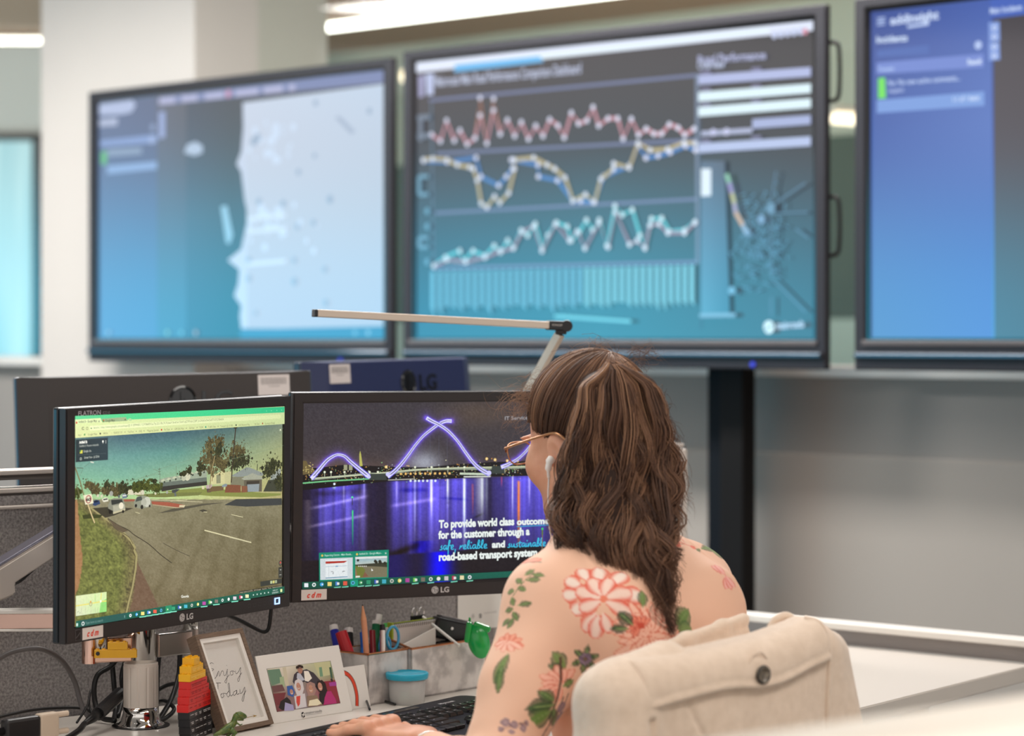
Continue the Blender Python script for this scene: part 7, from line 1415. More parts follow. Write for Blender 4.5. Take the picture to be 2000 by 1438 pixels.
# floral print: colours kept on the cloth itself
co = np.empty(len(bme.vertices) * 3, np.float32); bme.vertices.foreach_get('co', co); co = co.reshape(-1, 3)
nr = np.empty(len(bme.vertices) * 3, np.float32); bme.vertices.foreach_get('normal', nr); nr = nr.reshape(-1, 3)
bcol = np.tile(np.array(S((238, 190, 162)), np.float32), (len(co), 1))
bvh = BVHTree.FromPolygons([tuple(v) for v in co[:, :]], [tuple(p.vertices) for p in bme.polygons])
def anchor(px, py):
    d = Vector(((px - CX) / F, 1, -(py - CY) / F)).normalized(); h = bvh.ray_cast(Vector((0, 0, CAMH)), d)
    return (np.array(h[0]), np.array(h[1])) if h[0] is not None else (None, None)
class Decal:
    """small picture printed on the cloth around a spot, in the cloth's own tangent frame (u right, v up, metres; 1 unit = 1 photo pixel size)"""
    def __init__(s, px, py, R_):
        p, n = anchor(px, py); s.ok = p is not None
        if not s.ok: return
        if n[1] > 0: n = -n
        v = UP - n * n[2]; v /= np.linalg.norm(v); u = np.cross(v, n); u /= np.linalg.norm(u)
        if u[0] < 0: u = -u
        s.m = p[1] / F; d = co - p; rr = np.sqrt((d ** 2).sum(1)); s.i = np.where((rr < R_ * s.m * 1.6) & ((nr @ n) > .05))[0]; d = d[s.i]
        # shrink by how obliquely the cloth is seen so that widths read right
        view = p - np.array([0, 0, CAMH]); view /= np.linalg.norm(view); cz = max(.45, abs(float(np.dot(u, np.array([1, 0, 0])))))
        s.u = (d @ u) / s.m * cz; s.v = (d @ v) / s.m
    def blend(s, w, c):
        w = np.clip(w, 0, 1)[:, None]; bcol[s.i] = bcol[s.i] * (1 - w) + np.array(S(c), np.float32) * w
    def petal(s, x, y, L_, W_, ang, inner, edge, e0=.55, pointed=False):
        if not s.ok: return
        a = rad(ang); dx, dy = s.u - x, s.v - y; p = dx * math.cos(a) + dy * math.sin(a); q = -dx * math.sin(a) + dy * math.cos(a)
        t = np.clip(p / L_, 0, 1); wd = W_ * np.sin(np.pi * t ** (1.0 if pointed else 1.35)) ** (.85 if pointed else .6) + 1e-6
        r = np.abs(q) / wd; r = np.maximum(r, (t - .80) / .20 * .9); r = np.where((p < 0) | (p > L_), 9, r)
        m = np.clip((1.08 - r) / .16, 0, 1); k = np.clip((r - e0) / (1 - e0), 0, 1)
        s.blend(m * (1 - k), inner); s.blend(m * k, edge)
    def disc(s, x, y, r, inner, edge=None, sx=1.0, e0=.6):
        if not s.ok: return
        d = np.hypot((s.u - x) / sx, s.v - y) / r; m = np.clip((1.05 - d) / .15, 0, 1); s.blend(m, inner)
        if edge: s.blend(m * np.clip((d - e0) / (1 - e0), 0, 1), edge)
    def line(s, pts, w, c):
        if not s.ok: return
        for (x0, y0), (x1, y1) in zip(pts, pts[1:]):
            dx, dy = x1 - x0, y1 - y0; t = np.clip(((s.u - x0) * dx + (s.v - y0) * dy) / (dx * dx + dy * dy + 1e-9), 0, 1)
            d = np.hypot(s.u - x0 - t * dx, s.v - y0 - t * dy); s.blend(np.clip((w - d) / (w * .5), 0, 1), c)
    def leaf(s, x, y, L_, W_, ang, c1=(92, 122, 62), c2=(44, 74, 40)):
        s.petal(x, y, L_, W_, ang, c1, c2, .35, True); a = rad(ang); s.line([(x, y), (x + L_ * .85 * math.cos(a), y + L_ * .85 * math.sin(a))], 1.3, (130, 150, 90))
OR, ORe, PK, WH = (240, 160, 130), (228, 72, 42), (248, 206, 190), (246, 224, 210)
GR, GD_, PU = (104, 134, 66), (42, 70, 42), (108, 84, 116)
d = Decal(1175, 1165, 95)      # large orange-edged bloom
for x, y, L_, W_, a in ((-30, 34, 34, 17, 120), (-40, 18, 34, 18, 160), (-42, 2, 34, 17, 195), (-30, -14, 34, 17, 225), (-8, 30, 44, 20, 95), (16, 26, 46, 20, 60), (30, 6, 50, 20, 15), (30, -16, 50, 18, -15), (40, -26, 36, 13, -45)): d.petal(x, y, L_, W_, a, WH, ORe, .38)
for x, y, L_, W_, a in ((2, -4, 56, 20, 165), (2, 0, 50, 19, 125), (4, 0, 46, 18, 80), (6, -4, 56, 19, 25), (6, -10, 60, 17, -20), (0, -10, 46, 17, 205), (-8, -34, 42, 17, -125), (-4, -36, 46, 17, -98), (4, -34, 38, 14, -68)): d.petal(x, y, L_, W_, a, (248, 214, 198), ORe, .35)
d.disc(4, -6, 8, (236, 130, 100)); d.disc(52, -46, 8, OR, ORe)
d = Decal(1268, 1240, 92)      # chrysanthemum
for ring, (n_, L_, W_, o_) in enumerate(((19, 66, 9, 0), (17, 50, 9, 8), (14, 36, 8, 15))):
    for k in range(n_): d.petal(0, 0, L_ * (1.0 if ring else (1 + .12 * math.sin(k * 2.4))), W_, k * 360 / n_ + o_, (250, 196, 172), (220, 96, 66), .5)
for k in range(9): d.petal(-16 + 2 * math.cos(k), 16, 24, 6, 40 + k * 24, (240, 140, 112), (196, 60, 40), .3)
d.disc(-14, 18, 7, (206, 76, 52)); d.leaf(62, 14, 52, 22, 35, GR, (56, 92, 48)); d.leaf(64, 8, 40, 18, -8, (120, 144, 80), (66, 100, 50)); d.leaf(52, -18, 42, 11, -20, GR, GD_)
d.leaf(-30, 22, 34, 13, 130, (60, 84, 50), (36, 56, 36)); d.leaf(-40, 14, 28, 10, 170, (60, 84, 50), (36, 56, 36)); d.leaf(-4, 54, 34, 11, 80, GR, GD_)
d = Decal(1143, 1288, 48)      # passion flower
for k in range(6): d.leaf(0, 0, 30, 7, k * 60 + 18, (64, 92, 54), (36, 58, 36))
for k in range(12): d.petal(0, 0, 13, 3.4, k * 30, (150, 124, 140), PU, .4)
d.disc(0, 0, 5, (120, 96, 60), PU)
d = Decal(1088, 1292, 36); d.leaf(14, -16, 40, 17, 118, (120, 142, 74), (48, 76, 44)); d.leaf(12, -18, 34, 10, 160, (70, 96, 56), (40, 62, 40))
d = Decal(1092, 1338, 62)      # half flower with stem
for k, a in enumerate((35, 60, 85, 110, 135, 160, 185, 205, 228, 245)): d.petal(4, 0, 40 - (k % 2) * 7, 8.5, a + 5, (248, 186, 164), (222, 110, 84), .45)
d.line([(14, 52), (6, 10), (-8, -26), (-22, -60)], 3.0, (92, 60, 46)); d.leaf(-14, -36, 44, 18, 178, (58, 88, 44), (34, 56, 34)); d.leaf(-14, -30, 34, 12, 130, (84, 112, 56), (44, 70, 40)); d.leaf(-20, -46, 46, 20, 205, (104, 134, 62), (40, 66, 36)); d.leaf(-16, -42, 36, 12, -70, (70, 98, 50), (38, 60, 36)); d.leaf(8, -4, 26, 8, 20, GR, GD_)
d = Decal(1085, 1395, 50); d.line([(12, 30), (2, 0), (-18, -44)], 1.8, (96, 60, 60)); d.line([(22, 34), (14, 0), (10, -40)], 1.6, (96, 60, 60)); d.disc(12, 10, 10, (150, 124, 130), PU); d.disc(16, -10, 9, (150, 124, 130), PU)
d = Decal(1000, 1418, 44)
for x, y, r in ((-12, 8, 9), (4, 2, 8), (22, -4, 7), (30, 6, 5), (-22, -6, 6), (-2, -12, 6)): d.disc(x, y, r, (176, 146, 146), (128, 98, 112), 1, .3)
d.line([(-26, -10), (0, 0), (34, 8)], 1.1, (120, 84, 84))
d = Decal(1022, 1140, 52)      # vine on the left shoulder
for x, y, L_, a in ((-4, 18, 20, 60), (4, 8, 22, 20), (-2, 0, 20, 150), (-8, -8, 20, -20), (-12, -16, 18, 190), (8, 22, 20, 10), (-14, -30, 20, -60)): d.leaf(x, y, L_, 6.5, a, (112, 132, 74), (60, 86, 52))
d.line([(10, 26), (0, 6), (-12, -28)], 1.2, (110, 120, 76))
d = Decal(1006, 1190, 46)
for x, y, L_, a in ((4, 8, 22, 30), (-4, 0, 18, 200), (-2, -6, 22, -50), (2, -18, 24, -95), (-6, -20, 20, -120)): d.leaf(x, y, L_, 7, a, (90, 112, 60), (50, 72, 44))
d = Decal(992, 1252, 40)
for a in (20, 50, 80, 110, 140, 170): d.petal(0, -10, 30, 7, a, (240, 160, 132), (220, 96, 66), .35)
for a in (200, 235, 270, 305, 340): d.petal(2, 0, 28, 7, a, (246, 190, 168), (222, 110, 84), .4)
d = Decal(975, 1318, 56); d.leaf(2, 48, 70, 12, -96, (112, 136, 70), (48, 74, 42)); d.leaf(0, 20, 60, 9, -84, (92, 118, 58), (44, 70, 40))
d = Decal(1395, 1078, 50); d.leaf(-20, 22, 46, 12, -25, (96, 124, 58), (40, 66, 36)); d.leaf(-4, 8, 42, 14, -55, (124, 146, 74), (50, 78, 40)); d.leaf(-26, 24, 24, 7, 175, (70, 96, 50), (40, 62, 38))
d = Decal(1335, 1062, 40); d.line([(-16, 14), (0, 0), (16, -12)], 1.6, (222, 84, 60)); d.disc(16, -14, 6, (232, 110, 84), (214, 70, 50)); d.disc(-14, 2, 5, (232, 110, 84), (214, 70, 50)); d.line([(0, 14), (12, 10), (8, 4)], 1.4, (222, 84, 60))
d = Decal(1416, 1130, 44)
for a in (250, 270, 290, 110, 90): d.petal(4, 6, 30, 7, a, (244, 180, 170), (222, 96, 84), .4)
d = Decal(1032, 1098, 26); d.petal(-6, -6, 30, 8, 60, (240, 150, 124), (222, 90, 64), .3); d.petal(-10, -8, 22, 6, 100, (240, 150, 124), (222, 90, 64), .3); d.line([(-12, -14), (14, 12)], 1.2, (120, 100, 80))
ca = bme.color_attributes.new('Col', 'FLOAT_COLOR', 'POINT'); arr = np.ones((len(co), 4), np.float32); arr[:, :3] = bcol; ca.data.foreach_set('color', arr.ravel())
BL = mat('peach_floral_crepe', (246, 206, 182), .62, attr='Col', bump=(1100, .10), sheen=.15)
blouse = link('blouse', bme, BL, woman); blouse['label'] = 'peach blouse printed with orange flowers and green leaves'
# --- trousers and shoes below the desk
F3 = Field((-.35, 3.02, 0.0), (.55, 4.05, .60), .006)
F3.op(*f_ell(bp(0, -.06, .50), (.19, .15, .10), PR_), .03)
for s_ in (-1, 1):
    F3.op(*f_cap(bp(.09 * s_, -.03, .50), bp(.11 * s_, .36, .50), .085, .062), .04); F3.op(*f_cap(bp(.11 * s_, .36, .50), bp(.11 * s_, .34, .10), .062, .045), .03)
trs = link('trousers', F3.mesh('trousers'), mat('charcoal_trousers', (44, 42, 48), .8), woman); del F3
for s_ in (-1, 1):
    bm = bmn(); c = bp(.11 * s_, .385, .035); Mq = Matrix.Translation(Vector(c)) @ Matrix.Rotation(rad(HD), 4, 'Z'); box(bm, (0, 0, 0), (.075, .235, .065), .03, Mq, 4); obj('shoe', bm, M['plastic_blk'], woman, True)
# dark camisole collar seen beside the neck
# --- eyes, glasses, earphone, bracelet
for s_ in (-1, 1):
    bm = bmn(); bmesh.ops.create_uvsphere(bm, u_segments=20, v_segments=14, radius=.0118); bmesh.ops.translate(bm, verts=bm.verts, vec=Vector(hp(.031 * s_, .0765, -.003))); e_ = obj('eye', bm, mat('eye_white', (236, 230, 226), .2), woman, True)
    bm = bmn(); bmesh.ops.create_uvsphere(bm, u_segments=16, v_segments=10, radius=.0060); bmesh.ops.translate(bm, verts=bm.verts, vec=Vector(hp(.031 * s_, .0830, -.003))); obj('iris', bm, mat('eye_brown', (60, 36, 24), .15), e_, True)
GOLD = mat('rose_gold_metal', (196, 142, 104), .28, metal=.8)
V_ = lambda x, y, z: Vector(hp(x, y, z))
gp_ = []
for s_ in (-1, 1):
    rim = [V_(s_ * (.033 + .0255 * math.copysign(abs(math.cos(a)) ** .7, math.cos(a))), .1120 - .004 * abs(math.cos(a)), -.001 + .0165 * math.copysign(abs(math.sin(a)) ** .8, math.sin(a))) for a in [2 * math.pi * k / 36 for k in range(37)]]
    gp_.append(rim)
bm = bmn()
for rim in gp_: tube(bm, rim, .0011, 8, False)
tube(bm, spline([V_(-.010, .113, .0), V_(0, .1165, .003), V_(.010, .113, .0)], 5), .0011, 8)
gl_ = obj('glasses', bm, GOLD, woman, True)
for s_ in (-1, 1):
    bm = bmn(); tube(bm, spline([V_(.058 * s_, .109, .0065), V_(.0655 * s_, .103, .0065), V_(.0745 * s_, .060, .0070), V_(.0795 * s_, .015, .0075), V_(.0815 * s_, -.016, .0060), V_(.0795 * s_, -.032, -.006), V_(.0775 * s_, -.042, -.022)], 6), [.0019] * 30 + [.0017] * 7, 8); obj('temple_arm', bm, GOLD, gl_, True)
    bm = bmn(); tube(bm, [V_(.0575 * s_, .1105, .010), V_(.0585 * s_, .1100, .001)], .0020, 8); obj('hinge', bm, mat('dark_gold', (120, 66, 44), .3, metal=.7), gl_, True)
    bm = bmn(); c = [bm.verts.new(p) for p in gp_[0 if s_ < 0 else 1][:-1]]; bm.faces.new(c); obj('lens', bm, thin_glass('lens_glass', (.97, .97, .97), .08), gl_)
EW = mat('white_earphone', (236, 230, 226), .3)
bm = bmn(); tube(bm, spline([V_(-.0825, -.002, -.028), V_(-.0865, -.001, -.032), V_(-.0880, .003, -.042), V_(-.0870, .006, -.054)], 4), [.0062] * 5 + [.0048] * 4 + [.0024] * 4, 10); ep = obj('earphone', bm, EW, woman, True)
bm = bmn(); q0 = hp(-.0870, .006, -.054); tube(bm, spline([q0, q0 + np.array([-.001, 0, -.03]), q0 + np.array([.001, .004, -.07]), q0 + np.array([.010, .01, -.115]), q0 + np.array([.022, .035, -.155])], 6), .0013, 6); obj('earphone_cord', bm, EW, ep, True)
d = (LWR - LEL) / np.linalg.norm(LWR - LEL); u_, v_ = basis(d); c = LWR - d * .012
bm = bmn(); tube(bm, [Vector(c) + u_ * .029 * math.cos(a) + v_ * .027 * math.sin(a) for a in [2 * math.pi * k / 32 for k in range(33)]], .0028, 8, False); obj('bracelet', bm, mat('white_metal_band', (226, 222, 218), .25, metal=.4), woman, True)
# ------------------------------------------------------------------ hair
F4 = Field((-.02, 3.24, .95), (.32, 3.62, 1.33), .0035)
SC_C, SC_R = np.array([0, -.013, .030]), np.array([.0785, .0985, .0885])
def f_cap2():
    fe, lo, hi = f_ell(hp(*SC_C), SC_R, RH)
    def f(X, Y, Z):
        x, y, z = X - HC[0], Y - HC[1], Z - HC[2]; hy = x * RH[0][1] + y * RH[1][1] + z * RH[2][1]; hz = x * RH[0][2] + y * RH[1][2] + z * RH[2][2]
        yl = np.interp(hz, [-.08, -.045, -.02, .0, .02, .05, .09], [-.055, -.042, -.030, .004, .040, .062, .080])
        return np.maximum(fe(X, Y, Z), (hy - yl) * .8)
    return f, lo, hi
F4.op(*f_cap2(), .006)
ENV = np.array([  # photo row, centre column, half width, depth centre, half depth
    (700, 1192, 30, 3.432, .022), (725, 1205, 66, 3.424, .036), (760, 1208, 86, 3.414, .045), (800, 1212, 94, 3.404, .048), (850, 1213, 104, 3.398, .048), (900, 1213, 114, 3.390, .046),
    (950, 1209, 121, 3.378, .043), (1000, 1200, 118, 3.352, .040), (1050, 1202, 113, 3.318, .036), (1100, 1222, 92, 3.290, .030), (1150, 1240, 68, 3.270, .024), (1200, 1268, 44, 3.258, .018), (1240, 1304, 16, 3.250, .010)])
def env(y): return [np.interp(y, ENV[:, 0], ENV[:, k]) for k in (1, 2, 3, 4)]
def envp(y, a=0.0, b=0.0):
    c, w, Yc, d = env(y); Z = Yc + b * d; return np.array([(c + a * w - CX) / F * Z, Z, CAMH - (y - CY) / F * Z])
for y in range(752, 1060, 14):
    c, w, Yc, d = env(y); r = w * Yc / F * .86
    F4.op(*f_ell(envp(y), (r, d * .72, .022)), .015)
hme = F4.mesh('hair'); del F4
HCOL = mat('brown_hair', (66, 46, 37), .6, noise=(30, .3, (46, 32, 28), (3, 3, .6)), spec=.3)
hair = link('hair', hme, HCOL, woman); hair['label'] = 'long wavy brown hair with lighter streaks'
rng = np.random.default_rng(12)
paths, rads, cols_ = [], [], []
NP = 26
PAL = np.array([S((52, 37, 31)), S((72, 51, 42)), S((98, 70, 55)), S((132, 96, 74)), S((168, 128, 98))])
def pick(b): # b 0..1 brightness
    b = np.clip(b, 0, .999) * (len(PAL) - 1); i = int(b); f = b - i; return PAL[i] * (1 - f) + PAL[i + 1] * f
def add(P, r0, c0, c1, taper=True):
    n = len(P); t = np.linspace(0, 1, n)
    paths.append(P); rads.append(r0 * (np.clip((1 - t) * 5, .25, 1) if taper else np.ones(n))); cols_.append(c0[None] * (1 - t)[:, None] + c1[None] * t[:, None])
# (1) combed back over the skull to the gathering point
G = np.array([.010, -.062, .104]); qG = (G - SC_C) / SC_R; qG /= np.linalg.norm(qG)
cnt = 0
while cnt < 4200:
    v = rng.normal(size=3); v /= np.linalg.norm(v); p = SC_C + v * SC_R
    yl = np.interp(p[2], [-.08, -.045, -.02, .0, .02, .05, .09], [-.055, -.042, -.030, .004, .040, .062, .080])
    front = yl - p[1]
    if front < -.004 or p[2] < -.07: continue
    if rng.random() > (1.0 if front < .03 else .6): continue
    cnt += 1
    w = math.acos(np.clip(v @ qG, -1, 1)); t = np.linspace(0, 1, NP)
    if w < .15: continue
    lockid = int((math.atan2(v[0], v[1]) + 4) * 14); lr = np.random.default_rng(lockid); lb = lr.uniform(.25, .85)
    q = (np.sin((1 - t) * w)[:, None] * v + np.sin(t * w)[:, None] * qG) / math.sin(w)
    rr = 1.008 + .030 * np.sin(np.pi * t) * (.4 + .6 * lr.random()) + rng.normal() * .008 + .02 * t
    q = q + np.cross(q, qG) * (np.sin(t * 7 + lockid) * .02 * lr.random())[:, None]
    L_ = SC_C + q * SC_R * rr[:, None]; P = HC + L_ @ RH.T
    b = lb + rng.normal() * .13; add(P, .00048, pick(b - .12), pick(b + .18), False)
# (2) the long mass of waves
NL = 150
for l in range(NL):
    a = math.sqrt(rng.random()) ; th_ = rng.uniform(0, 2 * math.pi)
    if rng.random() < .6: th_ = -abs(th_ - math.pi) if rng.random() < .5 else th_
    ax, bx = a * math.cos(th_), -abs(a * math.sin(th_)) if rng.random() < .8 else abs(a * math.sin(th_))
    if rng.random() < .35: ax = math.copysign(rng.uniform(.75, 1.02), ax)
    yend = rng.uniform(1050, 1238) if ax > -.1 else rng.uniform(1010, 1160)
    if ax < -.6: yend = rng.uniform(960, 1090)
    ystart = 704 + 10 * rng.random()
    if rng.random() < .22 : ystart = rng.uniform(720, 850)  # shorter outer layers
    ph, ph2 = rng.uniform(0, 6.28, 2); wl = rng.uniform(110, 200); am = rng.uniform(8, 24); lb = rng.beta(1.7, 2.0); rad_ = rng.uniform(.006, .012); NPn = 34
    t = np.linspace(0, 1, NPn); y = ystart + (yend - ystart) * t
    C, Wd, Yc, D = env(y); Wd = np.maximum(Wd - 15, 8)
    grow = np.clip((y - 740) / 260, 0, 1.1)
    axx = ax * np.clip((y - 690) / 60, .25, 1)
    X = C + axx * Wd + am * grow * np.sin((y - ystart) / wl * 6.28 + ph); Yw = Yc + bx * D + .011 * grow * np.cos((y - ystart) / wl * 6.28 + ph2)
    ns = int(rng.uniform(22, 44)); tw = rng.uniform(-3, 3)
    for s_ in range(ns):
        ra = math.sqrt(rng.random()); rt_ = rng.uniform(0, 6.28); sp = rad_ * ra * (np.sin(np.pi * np.clip(t * .9 + .08, 0, 1)) ** .7) + .0012
        fr_x = rng.normal() * 2.2 * t ** 1.5 * 2; yy = y + rng.normal() * 8 * t
        ang = rt_ + tw * t
        Z_ = Yw + sp * np.sin(ang); px_ = X + fr_x + sp * np.cos(ang) / Z_ * F
        P = np.stack([(px_ - CX) / F * Z_, Z_, CAMH - (yy - CY) / F * Z_], 1)
        b = lb * .9 + .08 + rng.normal() * .12 - .12 * (ra < .5); shade = .10 * math.sin(s_)
        add(P, rng.uniform(.00042, .00068), pick(b + .10), pick(b * .8 + .05))
# (3) flyaways: forehead frizz, crown and outline
def fly(p, q, n, spread, r=.00022, b=(.7, 1.0), curl=.006):
    for _ in range(n):
        A = np.array(p) + rng.normal(size=3) * spread[0]; B = np.array(q) + rng.normal(size=3) * spread[1]; t = np.linspace(0, 1, 18); f1, f2 = rng.uniform(4, 11, 2)
        P = A[None] * (1 - t)[:, None] + B[None] * t[:, None]; P = P + np.stack([np.sin(t * f1 + rng.uniform(0, 6)) * curl, np.zeros(18), np.cos(t * f2 + rng.uniform(0, 6)) * curl], 1) * (t * 1.3)[:, None]
        P[:, 2] += .012 * np.sin(np.pi * t) * rng.random(); b_ = rng.uniform(*b); add(P, r, pick(b_ * .8), pick(b_))
w3 = lambda x, y, Z: np.array(W3(x, y, Z))
fly(w3(1045, 775, 3.50), w3(998, 800, 3.49), 34, (.007, .010), .00016, (.85, 1), .012); fly(w3(1040, 790, 3.49), w3(1010, 832, 3.48), 20, (.006, .008), .00016, (.8, 1), .010); fly(w3(1065, 745, 3.50), w3(1018, 768, 3.49), 30, (.008, .011), .00016, (.8, 1), .010); fly(w3(1035, 800, 3.49), w3(988, 785, 3.49), 18, (.004, .010), .00015, (.9, 1), .014)
fly(w3(1150, 700, 3.46), w3(1190, 688, 3.44), 30, (.016, .010), .0002, (.5, .9)); fly(w3(1230, 700, 3.42), w3(1275, 700, 3.41), 40, (.010, .010), .0002, (.4, .8), .008); fly(w3(1110, 705, 3.48), w3(1160, 694, 3.46), 30, (.012, .008), .0002, (.5, .9))
for y in range(760, 1200, 16):
    c, w_q, Yc, d_ = env(y); fly(w3(c + w_q * .95, y, Yc), w3(c + w_q * 1.07, y + 45, Yc), 9, (.004, .008), .00022, (.3, .7), .005)
    if 880 < y < 1080: fly(w3(c - w_q * .95, y, Yc - .01), w3(c - w_q * 1.02, y + 40, Yc - .01), 6, (.003, .005), .00022, (.3, .7), .004)
# loose tips over the back
for (x0, y0, x1, y1_) in ((1290, 1070, 1335, 1085), (1280, 1110, 1312, 1178), (1270, 1130, 1318, 1238), (1230, 1120, 1262, 1215), (1250, 1130, 1290, 1190), (1200, 1100, 1220, 1170), (1170, 1080, 1168, 1140), (1130, 1060, 1122, 1112), (1095, 1020, 1090, 1088)):
    for _ in range(26):
        t = np.linspace(0, 1, 20); k = rng.normal(size=2) * 3; A = w3(x0 + rng.normal() * 9, y0 + rng.normal() * 8, env(y0)[2] - .018); B = w3(x1 + k[0], y1_ + k[1] * 2, min(env(y1_)[2], 3.30) - .012)
        P = A * (1 - t)[:, None] + B * t[:, None]; P[:, 0] += .006 * np.sin(t * 5 + x0) * (1 - t); b_ = rng.uniform(.15, .5); add(P, .0005, pick(b_), pick(b_ * .8))
# one mesh of fine tapered fibres
def fibres(name, m, parent, K=4):
    V, Fq, Cc = [], [], []; off = 0
    byn = {}
    for P, r, c in zip(paths, rads, cols_): byn.setdefault(len(P), []).append((P, r, c))
    for n, L_ in byn.items():
        P = np.stack([q[0] for q in L_]); r = np.stack([q[1] for q in L_]); c = np.stack([q[2] for q in L_]); m_ = len(L_)
        T = np.gradient(P, axis=1); T /= np.linalg.norm(T, axis=2, keepdims=True) + 1e-12; ref = np.array([.3, 1, .1]); U = np.cross(T, ref); U /= np.linalg.norm(U, axis=2, keepdims=True) + 1e-12; Wv = np.cross(T, U)
        rings = np.stack([P + (U * math.cos(2 * math.pi * k / K) + Wv * math.sin(2 * math.pi * k / K)) * r[..., None] for k in range(K)], 2)
        V.append(rings.reshape(-1, 3)); Cc.append(np.repeat(c[:, :, None, :], K, 2).reshape(-1, 3))
        s = np.arange(m_)[:, None, None] * n * K; i = np.arange(n - 1)[None, :, None] * K; k = np.arange(K)[None, None, :]; k2 = (k + 1) % K
        q = np.stack([s + i + k, s + i + k2, s + i + K + k2, s + i + K + k], -1).reshape(-1, 4) + off; Fq.append(q); off += m_ * n * K
    V = np.concatenate(V).astype(np.float32); Fq = np.concatenate(Fq).astype(np.int32); Cc = np.concatenate(Cc)
    me = bpy.data.meshes.new(name); me.vertices.add(len(V)); me.vertices.foreach_set('co', V.ravel()); me.loops.add(Fq.size); me.loops.foreach_set('vertex_index', Fq.ravel()); me.polygons.add(len(Fq)); me.polygons.foreach_set('loop_start', np.arange(0, Fq.size, 4, dtype=np.int32)); me.update(calc_edges=True)
    ca = me.color_attributes.new('Col', 'FLOAT_COLOR', 'POINT'); arr = np.ones((len(V), 4), np.float32); arr[:, :3] = Cc; ca.data.foreach_set('color', arr.ravel()); me.shade_smooth()
    return link(name, me, m, parent)
FIB = mat('hair_fibre', (90, 64, 50), .44, attr='Col', spec=.32)
fibres('hair_strands', FIB, hair)
# ------------------------------------------------------------------ office chair and the coat hung over its back
CO = np.array([0.2625, 3.085, 0.0]); CE = np.array([.742, .670, 0]); CN = np.array([.670, -.742, 0])   # along the back, towards the camera
def cp(x, n, z): return CO + CE * x + CN * n + UP * z
CR_ = np.stack([CE, CN, UP], 1)
ch = thing('office_chair', 'office chair hidden under the cream coat', 'chair', (CO[0] - CN[0] * .28, CO[1] - CN[1] * .28, 0)); ch['label'] = 'dark office chair the woman sits on, its back hidden under the cream coat'
oc = Vector(ch.location)
CHM = mat('chair_fabric', (52, 52, 56), .8, bump=(500, .3))
CMX = Matrix(((CE[0], -CN[0], 0, 0), (CE[1], -CN[1], 0, 0), (0, 0, 1, 0), (0, 0, 0, 1)))
def cl(x, n, z): return Vector(cp(x, n, z)) - oc
bm = bmn(); box(bm, (0, 0, 0), (.44, .045, .40), .02, Matrix.Translation(cl(0, 0, .72)) @ CMX, 4); obj('backrest', bm, CHM, ch)
bm = bmn(); box(bm, (0, 0, 0), (.46, .44, .07), .03, Matrix.Translation(cl(0, -.27, .415)) @ CMX, 4); obj('seat', bm, CHM, ch)
bm = bmn(); tube(bm, [cl(0, .01, .60), cl(0, .03, .42), cl(0, -.05, .36), cl(0, -.25, .36)], .018, 10); obj('back_bracket', bm, M['plastic_blk'], ch)
bm = bmn(); tube(bm, [(0, 0, .10), (0, 0, .385)], .025, 16); obj('gas_column', bm, M['chrome'], ch)
for k in range(5):
    a = 2 * math.pi * k / 5 + .3; bm = bmn(); tube(bm, [(0, 0, .11), (.29 * math.cos(a), .29 * math.sin(a), .07)], [.026, .016], 10); lg = obj('base_leg', bm, M['plastic_blk'], ch)
    bm = bmn(); tube(bm, [(.29 * math.cos(a) - .012 * math.sin(a), .29 * math.sin(a) + .012 * math.cos(a), .0275), (.29 * math.cos(a) + .012 * math.sin(a), .29 * math.sin(a) - .012 * math.cos(a), .0275)], .0275, 16); obj('caster', bm, M['plastic_blk'], lg)
WOOL = mat('cream_wool', (238, 216, 196), .92, noise=(70, .3, (226, 203, 182)), bump=(650, .55), sheen=.5)
Fc = Field((-.10, 2.78, .45), (.62, 3.45, 1.02), .0035)
def loc(X, Y, Z): x, y = X - CO[0], Y - CO[1]; return x * CE[0] + y * CE[1], x * CN[0] + y * CN[1], Z
# hem of the shoulder flap, measured along the back (x, height)
def topz(x): return np.interp(x, [-.27, -.245, -.215, -.18, -.145, -.047, .05, .110, .145, .175, .20, .225, .26], [.83, .88, .918, .929, .929, .932, .939, .948, .955, .955, .943, .925, .88])
HEM = [cp(0, 0, 0)]
hemx = [-.30, -.182, -.14, -.097, -.06, -.033, .0, .022, .045, .068, .11, .15, .2]; hemz = [.868, .877, .883, .8875, .8905, .890, .8865, .886, .888, .892, .902, .909, .912]
def slabf(inf):
    def f(X, Y, Z):
        x, n, z = loc(X, Y, Z); n = n - .012 * np.cos(x * 7) + .006 * np.sin(x * 9 + z * 6) * np.clip((.92 - z) / .1, 0, 1)
        q0 = np.abs(x + .003) - (.222 + inf) + .0; q1 = np.abs(n) - (.040 + inf) ; q2 = z - (topz(x) + inf) ; rd = .040
        a, b, c = np.maximum(q0 + rd, 0), np.maximum(q1 + rd * .9, 0), np.maximum(q2 + rd, 0)
        return np.sqrt(a * a + b * b + c * c) + np.minimum(np.maximum(np.maximum(q0 + rd, q1 + rd * .9), q2 + rd), 0) - rd
    return f
Fc.op(slabf(0.0), (-.02, 2.8, .46), (.56, 3.4, .99), .01)
# sleeves / shoulders bulging over both ends
Fc.op(*f_cap(cp(-.190, .012, .880), cp(-.245, .020, .66), .046, .058), .02); Fc.op(*f_cap(cp(-.250, .020, .66), cp(-.255, .020, .46), .060, .055), .02); Fc.op(*f_cap(cp(-.205, .0, .89), cp(-.10, .0, .925), .032, .026), .03)
Fc.op(*f_cap(cp(.205, -.005, .905), cp(.228, .0, .72), .036, .052), .02); Fc.op(*f_cap(cp(.228, .0, .72), cp(.234, 0, .46), .052, .052), .02)
